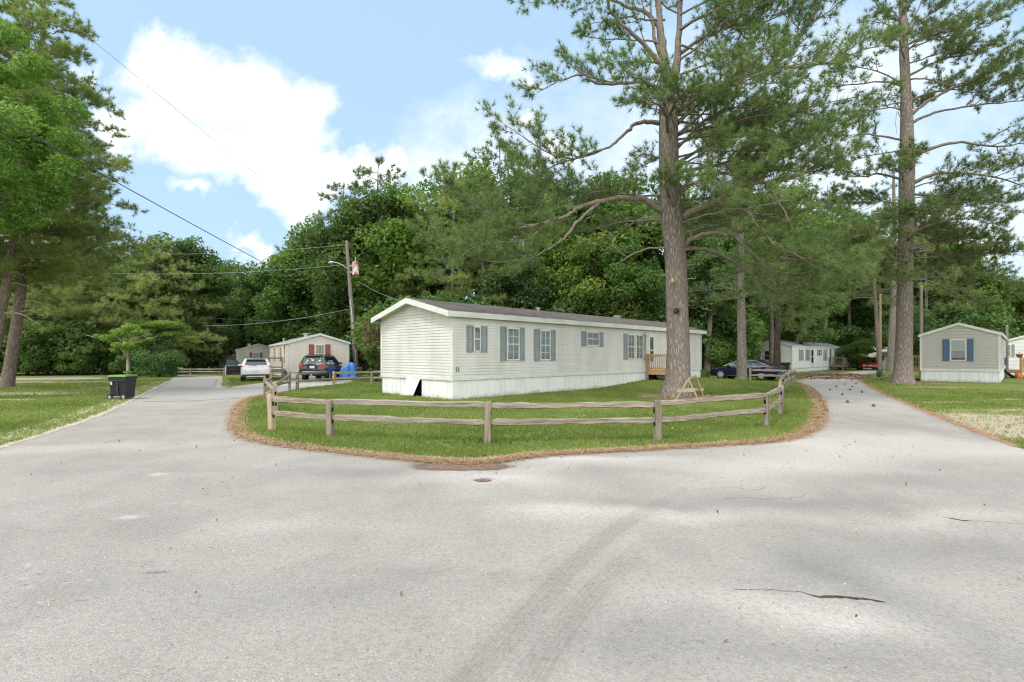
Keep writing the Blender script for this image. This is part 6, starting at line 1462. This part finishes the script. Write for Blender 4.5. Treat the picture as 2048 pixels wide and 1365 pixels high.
# ------------------------------------------------------------------ the woods
BR={}   # kind -> (meshes, mats, H)
for i,(H,R,z0,nc,nl,sz,top,mat) in enumerate([(15,4.6,2.5,46,15000,.30,.7,m_leaf),(16,4.2,4.0,40,13000,.30,.9,m_leaf_d),(14,4.0,1.5,44,14000,.28,.6,m_leaf_b),(17,4.4,3.0,50,15000,.30,1.0,m_leaf)]):
    BR['tall%d'%i]=(make_broad(100+i,H,R,z0,nc,nl,sz,top,.22),(m_bark_dk,mat),H)
for i,(H,R,z0,nc,nl,sz,mat) in enumerate([(5.5,2.9,.15,30,8500,.21,m_leaf_d),(4.2,2.5,.1,26,7500,.20,m_leaf),(7.0,2.8,.3,34,9000,.22,m_leaf_d)]):
    BR['low%d'%i]=(make_broad(200+i,H,R,z0,nc,nl,sz,.5,.09,6,gap=.30),(m_bark_dk,mat),H)
for i,(H,R,cut) in enumerate([(18,3.6,6.0),(19,3.2,7.5),(16,4.0,3.0)]):
    BR['pine%d'%i]=(make_far_pine(300+i,H,R,cut,36,14,.36,.036),(m_bark_far,m_needle if i<2 else m_needle_y),H)
def T(kind,px,d,ytop,label,group=None,width=1.0,**k):
    me,mt,H=BR[kind]; nm={'t':'broadleaf_tree','l':'understory_tree','p':'woodland_pine'}[kind[0]]
    return plant(kind,me,mt,label,px,d,ytop,H,width,group,name=nm,**k)
GB_='woods behind the number 12 home'; GL_='dark woods behind the cream homes'; GR_='woods behind the right-hand homes'; GW_='woods edging the left lawn'
LB={'t':'tall leafy tree in the woods %s','p':'tall pine among the leafy trees %s','l':'low leafy understory tree at the foot of the woods %s'}
def many(rows,where,grp):
    for (k,px,d,y,*w) in rows:
        T(k,px,d,y,LB[k[0]]%where,grp+' '+{'t':'(leafy)','p':'(pines)','l':'(understory)'}[k[0]],w[0] if w else 1.0)
# canopy behind number 12, left to right along its skyline
T('tall2',806,47.5,352,'bright yellow-green broadleaf tree above the left end of number 12',width=.95)
T('pine0',752,49,312,'tall pine topping the woods behind the utility pole',width=1.0)
many([('tall0',592,55,478),('tall3',640,53,412),('pine1',690,53,352),('tall1',708,50,392),('tall0',735,47,372),('tall1',855,49,342),('pine2',905,44,328,1.1),('tall3',952,50,292),('pine0',1003,46,268),('tall0',1055,51,318),
      ('tall2',1110,46,430),('pine1',1085,53,342),('tall3',1165,51,352),('tall0',1225,49,336),('tall1',1290,52,330),('tall3',1345,55,345),('tall2',1190,43,455),('tall0',1255,42,478),('pine2',965,42,400),('tall1',1030,42,470),('tall1',1400,50,420),('tall0',1450,53,400),('tall3',1505,55,330),('pine2',1545,50,320),('tall0',1590,58,360)],'behind the number 12 home',GB_)
many([('low0',815,37,580,.9),('low2',860,36,565,.8),('low1',815,35,590),('low0',860,37,580),('low2',905,38,560),('low1',950,39.5,590),('low0',1000,41,570),('low2',1050,42,555),('low0',1100,43,560),('low1',1150,44,580),('low2',1200,45,545),('low0',1250,45,560),('low2',1300,46,540),('low0',1350,47,560),('low2',1400,47,545),('low1',1440,47,600),('low2',1430,52,520),('low1',1385,44,640),('low1',1420,45,660),('low0',1420,52,600)],'behind the number 12 home',GB_)
# behind the cream homes at left
many([('tall1',325,50,452,1.15),('tall3',372,50,446,.95),('tall1',412,62,520),('tall0',438,66,504),('tall1',470,66,556),('tall1',502,60,512),('tall0',535,64,530),('tall1',560,60,505),('tall1',610,57,500),('pine2',590,58,480),('tall0',655,55,470)],'behind the cream homes',GL_)
many([('low2',425,66,585),('low0',455,68,600),('low2',490,70,580),('low0',525,69,590),('low2',560,66,575),('low0',595,60,580),('low2',625,58,570),('low0',660,54,585),('low1',690,57,630),('low2',705,55,590),('low0',405,56,620),('low1',440,62,660),('low1',395,52,660),('low0',728,48,640)],'behind the cream homes',GL_)
# left lawn edge
many([('tall0',20,52,470),('tall1',90,50,455),('tall0',160,52,480),('tall1',215,54,470),('tall3',265,52,500),('tall0',-60,50,440),('pine1',130,56,420)],'edging the left lawn',GW_)
many([('low0',-30,44,600),('low2',15,45,580),('low0',55,46,600),('low1',95,45,640),('low2',130,47,585),('low0',170,46,610),('low1',205,47,640),('low0',235,48,610),('low2',275,49,590),('low0',310,47,630),('low1',75,43.5,690),('low1',150,44,695),('low1',20,43.5,690),('low1',115,44.5,700)],'edging the left lawn',GW_)
# right of number 12, behind the white and taupe homes
many([('tall1',1500,76,470),('tall0',1560,78,440),('tall1',1620,75,430),('tall0',1680,78,420),('pine1',1650,70,360),('tall1',1735,80,440),('tall3',1770,84,450),('pine0',1700,72,380),('tall0',1850,66,440),('tall1',1900,62,450),('tall3',1890,66,500),('pine2',1850,60,410),('tall2',1935,60,520),('tall0',1990,64,540),('tall3',2040,58,560),('tall0',2095,56,520),('tall1',1960,70,530),('pine0',1960,72,455)],'behind the right-hand homes',GR_)
many([('low2',1500,70,620),('low0',1545,66,600),('low0',1600,72,620),('low2',1650,72,600),('low0',1700,74,630),('low1',1715,62,682,1.2),('low2',1735,84,640),('low0',1775,86,640),('low2',1800,78,630),('low0',1845,56,600),('low2',1880,58,590),('low0',1930,57,600),('low1',1975,58,610),('low2',2020,60,600),('low0',2070,56,610),('low1',1700,76,690),('low0',1470,60,620)],'behind the right-hand homes',GR_)
# a far-off wooded mass that only shows through gaps
rng=random.Random(77); cs=[]
for i in range(420):
    a=math.radians(-62+124*i/420+rng.uniform(-.3,.3)); d=rng.uniform(92,108)
    for k in range(3): cs.append(((math.sin(a)*d,math.cos(a)*d,rng.uniform(.5,9)),rng.uniform(2.0,3.4)))
V,Fc,rn=leaf_cloud(rng,cs,62000,.95)
tag(link('far_woods',np_mesh('far_woods',V,Fc,rn),m_leaf_d),kind='stuff')

# --- trees one can single out
def solo_broad(label,px,d,H,R,z0,seed,mat,bark,nl=14000,sz=.24,nc=44,tr=.2,name='broadleaf_tree',z=0,**k):
    me=make_broad(seed,H,R,z0,nc,nl,sz,trunk_r=tr,**k); return plant('solo%d'%seed,me,(bark,mat),label,px,d,None,1.0,1.0,None,name=name,z=z)
solo_broad('bright leafy tree overhanging the upper left corner of the photo',-95,19.5,16,4.6,5.6,401,m_leaf_f,m_bark_far,60000,.135,130,.24,cr=(.09,.17),gap=.2)
# dense tree grey trunk, blue car behind it
def stem_tree(label,px,ybase,d,r,pts,bark,cz,seed,R=3.0,H=14,needle=m_needle,nt=26,dead=(),reach=None):
    b=at(px,ybase,d); b.z=0; rng=random.Random(seed); Tm=[b+Vector((0,0,-.2))]+[at(*p) for p in pts]
    zs_=[p.z for p in Tm]
    def axis(z): return Vector((float(np.interp(z,zs_,[p.x for p in Tm])),float(np.interp(z,zs_,[p.y for p in Tm])),z))
    zs=[];ls=[];z=cz
    while z<Tm[-1].z-.2: f=(z-cz)/(Tm[-1].z-cz); zs.append(z); ls.append(R*(1-.75*f)*1.1+.3); z+=(Tm[-1].z-cz)/nt
    al=auto_limbs(rng,axis,zs,ls,None,(-.05,.3),.035,dict(start=.2,density=1.0),.1)
    n=len(Tm); rs=[r*1.5,r*1.12]+[r*(1-.75*(i/(n-2))**1.5) for i in range(1,n-1)]
    return build_pine('pine_tree',label,(b.x,b.y,0),Tm,rs,[],bark,needle,14,.26,.019,.65,seed,auto=al,dead=dead)
d=33.4
stem_tree('grey-barked pine standing in front of the dark blue car',1483.5,763.5,d,.30,[(1483.5,750,d),(1483.5,700,d),(1483,640,d),(1482,560,d),(1482,480,d),(1478,380,d),(1478,300,d)],m_bark_far,5.4,51,2.6,nt=26,
   dead=[([at(1480,583,d-.2),at(1462,578,d-.5),at(1440,571,d-.7)],.03),([at(1480,600,d-.2),at(1465,590,d-.6),at(1443,566,d-.8)],.025),([at(1487,590,d),at(1505,586,d+.3),at(1522,582,d+.4)],.03),([at(1487,618,d-.1),at(1497,612,d-.3),at(1512,615,d-.4)],.02)])
d=41
stem_tree('dark-trunked pine between the blue car and the white home',1553.5,752,d,.26,[(1554,740,d),(1554.5,690,d),(1556,640,d),(1557,560,d),(1556,460,d),(1556,380,d)],m_bark_dk,5.6,52,2.6,nt=20)
stem_tree('thin reddish leaning pine behind the slim tan pole',1761,750,44,.17,[(1760,740,44),(1756,690,44),(1752,620,44),(1748,560,44),(1744,480,44),(1744,420,44)],m_bark_red,6.2,53,2.2,nt=16)
d=52
stem_tree('dim pine trunk just left of the tall right pine',1782,746,d,.36,[(1782,738,d),(1783,690,d),(1786,620,d),(1788,540,d),(1788,430,d),(1787,340,d)],m_bark_far,8.2,54,3.2,nt=20)
d=43
solo_broad('slender bare-stemmed tree at the far corner of number 12',1414,d,11,2.6,4.2,405,m_leaf_d,m_bark_far,9000,.22,30,.24)
# ivy-leaved broad tree hanging over the white home roof
solo_broad('leafy tree hanging low over the white home roof',1600,55,9.5,3.2,3.3,406,m_leaf_d,m_bark_dk,9000,.24,30,.2)
# left: soft yellow-green pine mass, dogwood and layered tree, dark bush
def soft_pine(label,px,d,ytop,cut,R,seed):
    H=CH-(ytop-HY)/F*d; me=make_far_pine(seed,H,R,cut,70,20,.32,.022,.16); o=plant('soft%d'%seed,me,(m_bark_red,m_needle_s if seed==61 else m_needle_y),label,px,d,None,1,1,name='pine_tree'); return o
soft_pine('soft olive-green pine rounding over the dark bush at the left road',318,47,482,.9,4.5,61)
soft_pine('olive-green pine filling behind the left lawn pines',205,46.5,450,1.0,4.8,62)
soft_pine('drooping olive pine behind the leaning trunks',110,45.5,430,1.2,4.4,63)
rng=random.Random(9)
def dogwood():
    b=at(256,752,40); o=empty('dogwood_tree',(b.x,b.y,0),0,'small half-dead tree with pale bare limbs behind the left bin','tree'); A=lambda px,py,dy=0: at(px,py,40+dy)-Vector((b.x,b.y,0))
    m=MB(); m.tube(smooth_path([Vector((0,0,-.1)),A(257,735),A(256,715),A(258,700)]),[.14]*5+[.12]*4+[.09]*4,9,jit=.08)
    m.build('trunk',m_deadwood,o,smooth=True)
    for pts,r in (([A(257,722),A(248,705),A(232,688),A(215,683),A(172,670)],.07),([A(258,702),A(262,680),A(285,672),A(305,667)],.06),([A(256,715),A(262,690,.4),A(260,660,.5),A(258,645,.5)],.06),([A(248,705),A(240,680,-.3),A(225,668,-.4)],.04),([A(285,672),A(300,676),A(318,672)],.03)):
        m=MB(); m.tube(smooth_path(pts),[r*(1-.8*i/(len(pts)*4-4)) for i in range(len(pts)*4-3)],6); m.build('limb',m_deadwood,o,smooth=True)
    cs=[(tuple(A(*p)),c) for p,c in (((215,676),.55),((240,665),.7),((262,655),.6),((275,665),.6),((240,690,-.3),.55),((262,690,-.3),.6),((285,684),.5),((195,672),.35),((258,700,-.2),.4),((250,715),.3),((257,745),.3),((300,680),.35),((230,700),.35))]
    V,Fc,rn=leaf_cloud(rng,cs,4200,.14,.45,.6); link('crown',np_mesh('crown',V,Fc,rn),m_leaf_y,o)
dogwood()
def layered():
    b=at(318,748,41.5); o=empty('layered_tree',(b.x,b.y,0),0,'flat-layered bright green tree above the dark bush at the left road','tree'); A=lambda px,py,dy=0: at(px,py,41.5+dy)-Vector((b.x,b.y,0))
    m=MB(); m.tube(smooth_path([Vector((0,0,-.1)),A(316,720),A(312,690),A(325,660)]),[.12]*5+[.10]*4+[.05]*4,8,jit=.06)
    for q_ in ((345,650),(375,672),(300,668)): m.tube([A(313,690),A((313+q_[0])/2,672),A(*q_)],[.06,.045,.015],6)
    m.build('trunk',m_bark_dk,o,smooth=True)
    cs=[(tuple(A(*p)),c) for p,c in (((305,650),.75),((325,646),.9),((345,648,-.4),.9),((362,655),.7),((350,668,-.3),.9),((378,676),.75),((395,684),.5),((335,672,.3),.8),((310,672,.2),.6),((365,690,.2),.7))]
    V,Fc,rn=leaf_cloud(rng,cs,3800,.13,.25,.8); link('crown',np_mesh('crown',V,Fc,rn),m_leaf_b,o)
layered()
solo_broad('dense dark rounded bush where the left road bends',318,40.5,2.9,2.0,.05,411,m_leaf_d,m_bark_dk,9000,.13,30,.06,name='bush',gap=.25)
solo_broad('dark bush beside the left lawn lane',268,43,2.2,1.5,.05,412,m_leaf_d,m_bark_dk,5000,.13,22,.05,name='bush',gap=.25)
solo_broad('scrubby olive bush between the utility pole and number 12',752,33,4.2,1.1,.1,413,m_leaf,m_bark_dk,7000,.12,30,.06,name='bush',gap=.3)
solo_broad('yellow-flecked shrub beyond the red car',1718,70,4.2,2.6,.1,414,m_leaf_b,m_bark_dk,5000,.2,24,.06,name='bush',gap=.3)
# brown dead vines hanging in that scrub
mb=MB()
for i in range(90):
    p=at(rng.uniform(725,762),rng.uniform(640,690),32.4+rng.uniform(-.6,.6)); q=[p]
    d_=Vector((rng.gauss(0,.6),rng.gauss(0,.4),-1)).normalized()
    for j in range(5): d_=(d_+Vector((rng.gauss(0,.3),rng.gauss(0,.3),-.1))).normalized(); q.append(q[-1]+d_*rng.uniform(.12,.3))
    mb.tube(q,.008,4,cap=False)
V0=at(742,760,32.5); o=mb.build('dead_vine',M('dead_vine',(.27,.16,.10),(.17,.10,.065),.9,.1)); o.data.transform(Matrix.Translation((-V0.x,-V0.y,0))); o.location=(V0.x,V0.y,0); tag(o,'tangle of brown dead vines in the scrub beside number 12','vines')
# orange trumpet flowers on the road bend shrubs
flowers('trumpet_flowers',[(at(p,700,48).x,48) for p in (403,408,412)],1,(.1,.1),.01,m_dand,.05,9)
# day lilies / tall weeds at the far corner of number 12
def weeds(label,px,py,n,h,seed):
    b=gp(px,py); r=random.Random(seed); V=[];Fq=[]
    for i in range(n):
        x,y=r.gauss(0,.35),r.gauss(0,.25); a=r.uniform(0,6.28); l=h*r.uniform(.5,1); w=.022; lx,ly=math.cos(a)*l*.35,math.sin(a)*l*.35; k=len(V)
        V+=[(x-w,y,0),(x+w,y,0),(x+w+lx*.4,y+ly*.4,l*.7),(x-w+lx*.4,y+ly*.4,l*.7),(x+lx,y+ly,l)]; Fq+=[(k,k+1,k+2),(k,k+2,k+3),(k+3,k+2,k+4)]
    o=link('weed_clump',np_mesh('weed_clump',np.array(V),np.array(Fq),np.random.default_rng(seed).random(len(Fq))),m_leaf); o.location=(b.x,b.y,g(b.x,b.y)); tag(o,label,'weeds')
weeds('clump of strappy weeds at the far end of number 12',1402,756,160,.75,1)
weeds('small tuft of tall weeds at the foot of the middle front post',971,886,26,.10,2)

# ------------------------------------------------------------------ sky, sun, camera
w=bpy.data.worlds.new('World'); scene.world=w; w.use_nodes=True; nt=w.node_tree; nt.nodes.clear()
EL,AZ=math.radians(56),math.radians(225)   # sun high, behind the viewer's left shoulder
sky=nt.nodes.new('ShaderNodeTexSky'); sky.sky_type='NISHITA'; sky.sun_disc=False; sky.sun_elevation=EL; sky.sun_rotation=AZ; sky.air_density=1.0; sky.dust_density=1.6; sky.ozone_density=1.2
tc=nt.nodes.new('ShaderNodeTexCoord'); sx=nt.nodes.new('ShaderNodeSeparateXYZ'); nt.links.new(tc.outputs['Generated'],sx.inputs[0])
den=math_(nt,'MAXIMUM',math_(nt,'ABSOLUTE',sx.outputs[1]),.25)
U=math_(nt,'DIVIDE',sx.outputs[0],den); Vv=math_(nt,'DIVIDE',sx.outputs[2],den)
cv=nt.nodes.new('ShaderNodeCombineXYZ'); nt.links.new(U,cv.inputs[0]); nt.links.new(Vv,cv.inputs[1]); nt.links.new(sx.outputs[1],cv.inputs[2])
cn=noise(nt,cv.outputs[0],4.2,9,.58,.25); cn2=noise(nt,cv.outputs[0],13,8,.62)
wrp=math_(nt,'MULTIPLY',math_(nt,'SUBTRACT',cn,.5),.26); wrp2=math_(nt,'MULTIPLY',math_(nt,'SUBTRACT',noise(nt,cv.outputs[0],5.3,8,.6),.5),.22)
def cloud(lst,soft):
    tot=None
    for (px,py,rx,ry) in lst:
        u0,v0=(px-CX)/F,(HY-py)/F
        dx=math_(nt,'DIVIDE',math_(nt,'SUBTRACT',math_(nt,'ADD',U,wrp),u0),rx/F); dy=math_(nt,'DIVIDE',math_(nt,'SUBTRACT',math_(nt,'ADD',Vv,wrp2),v0),ry/F)
        r=math_(nt,'SQRT',math_(nt,'ADD',math_(nt,'MULTIPLY',dx,dx),math_(nt,'MULTIPLY',dy,dy)))
        e=math_(nt,'SUBTRACT',1.0,r)
        tot=e if tot is None else math_(nt,'MAXIMUM',tot,e)
    tot=math_(nt,'ADD',tot,math_(nt,'MULTIPLY',math_(nt,'SUBTRACT',cn2,.5),.95))
    return ramp(nt,tot,[(-.0,(0,0,0)),(soft*.35,(.30,.30,.30)),(soft,(1,1,1))])
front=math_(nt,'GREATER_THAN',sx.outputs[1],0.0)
c1=cloud([(330,150,120,95),(430,175,170,100),(520,215,120,75),(300,260,130,80),(430,300,170,75),(560,300,110,85),(600,365,95,70),(700,320,150,50),(770,330,90,45),(560,235,80,90)],.62)
c2=cloud([(970,160,85,30),(1040,172,50,24),(405,380,48,22),(155,142,40,38),(500,505,70,20),(1055,265,60,50),(1140,320,110,50),(480,545,60,30)],1.2)
c3=cloud([(1550,330,700,330),(1900,480,500,330),(1750,150,420,180),(950,330,300,120)],1.15)
rest=ramp(nt,cn,[(.30,(0,0,0)),(.52,(.95,.95,.95))])   # unseen cloud behind the viewer, cover raised to lift the ambient light
m1=math_(nt,'MAXIMUM',c1,c2); m1=math_(nt,'MAXIMUM',m1,math_(nt,'MULTIPLY',c3,.62))
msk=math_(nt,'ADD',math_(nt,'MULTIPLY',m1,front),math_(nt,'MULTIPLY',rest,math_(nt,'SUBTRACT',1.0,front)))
SKS=.15
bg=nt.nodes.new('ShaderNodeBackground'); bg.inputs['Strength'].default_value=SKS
veil=mixc(nt,.80,sky.outputs[0],(2.05,2.95,3.85))           # thin high haze of cloud over the blue
shade=mixc(nt,front,(9.6,9.6,9.6),ramp(nt,cn2,[(.30,(4.5,4.6,4.75)),(.62,(5.3,5.3,5.25))]))  # unseen cloud behind is set brighter than the visible cloud, as added fill
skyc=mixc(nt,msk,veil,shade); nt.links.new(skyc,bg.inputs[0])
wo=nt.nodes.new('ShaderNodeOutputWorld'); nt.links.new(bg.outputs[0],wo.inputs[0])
sl=bpy.data.lights.new('sun','SUN'); sl.energy=1.15; sl.angle=math.radians(11); sl.color=(1,.955,.89)
so=bpy.data.objects.new('sun',sl); COL.objects.link(so)
sd=Vector((math.sin(AZ)*math.cos(EL),math.cos(AZ)*math.cos(EL),math.sin(EL))); so.rotation_euler=sd.to_track_quat('Z','Y').to_euler()
cam=bpy.data.cameras.new('camera'); cam.sensor_width=36; cam.lens=F/2048*36; cam.shift_y=(HY-682.5)/2048; cam.clip_start=.05; cam.clip_end=3000
co=bpy.data.objects.new('camera',cam); COL.objects.link(co); co.location=(0,0,CH); co.rotation_euler=(math.pi/2,0,0); scene.camera=co
scene.view_settings.view_transform='Standard'; scene.view_settings.look='None'; scene.view_settings.gamma=1; scene.view_settings.exposure=EXPO
scene.render.engine='CYCLES'; cy=scene.cycles; cy.max_bounces=6; cy.diffuse_bounces=4; cy.glossy_bounces=3; cy.transmission_bounces=4; cy.transparent_max_bounces=8
cy.use_denoising=True; cy.denoiser='OPENIMAGEDENOISE'; cy.denoising_input_passes='RGB_ALBEDO_NORMAL'; cy.denoising_prefilter='NONE'; cy.use_adaptive_sampling=False; cy.adaptive_threshold=.01; cy.filter_width=1.2; cy.sample_clamp_indirect=4
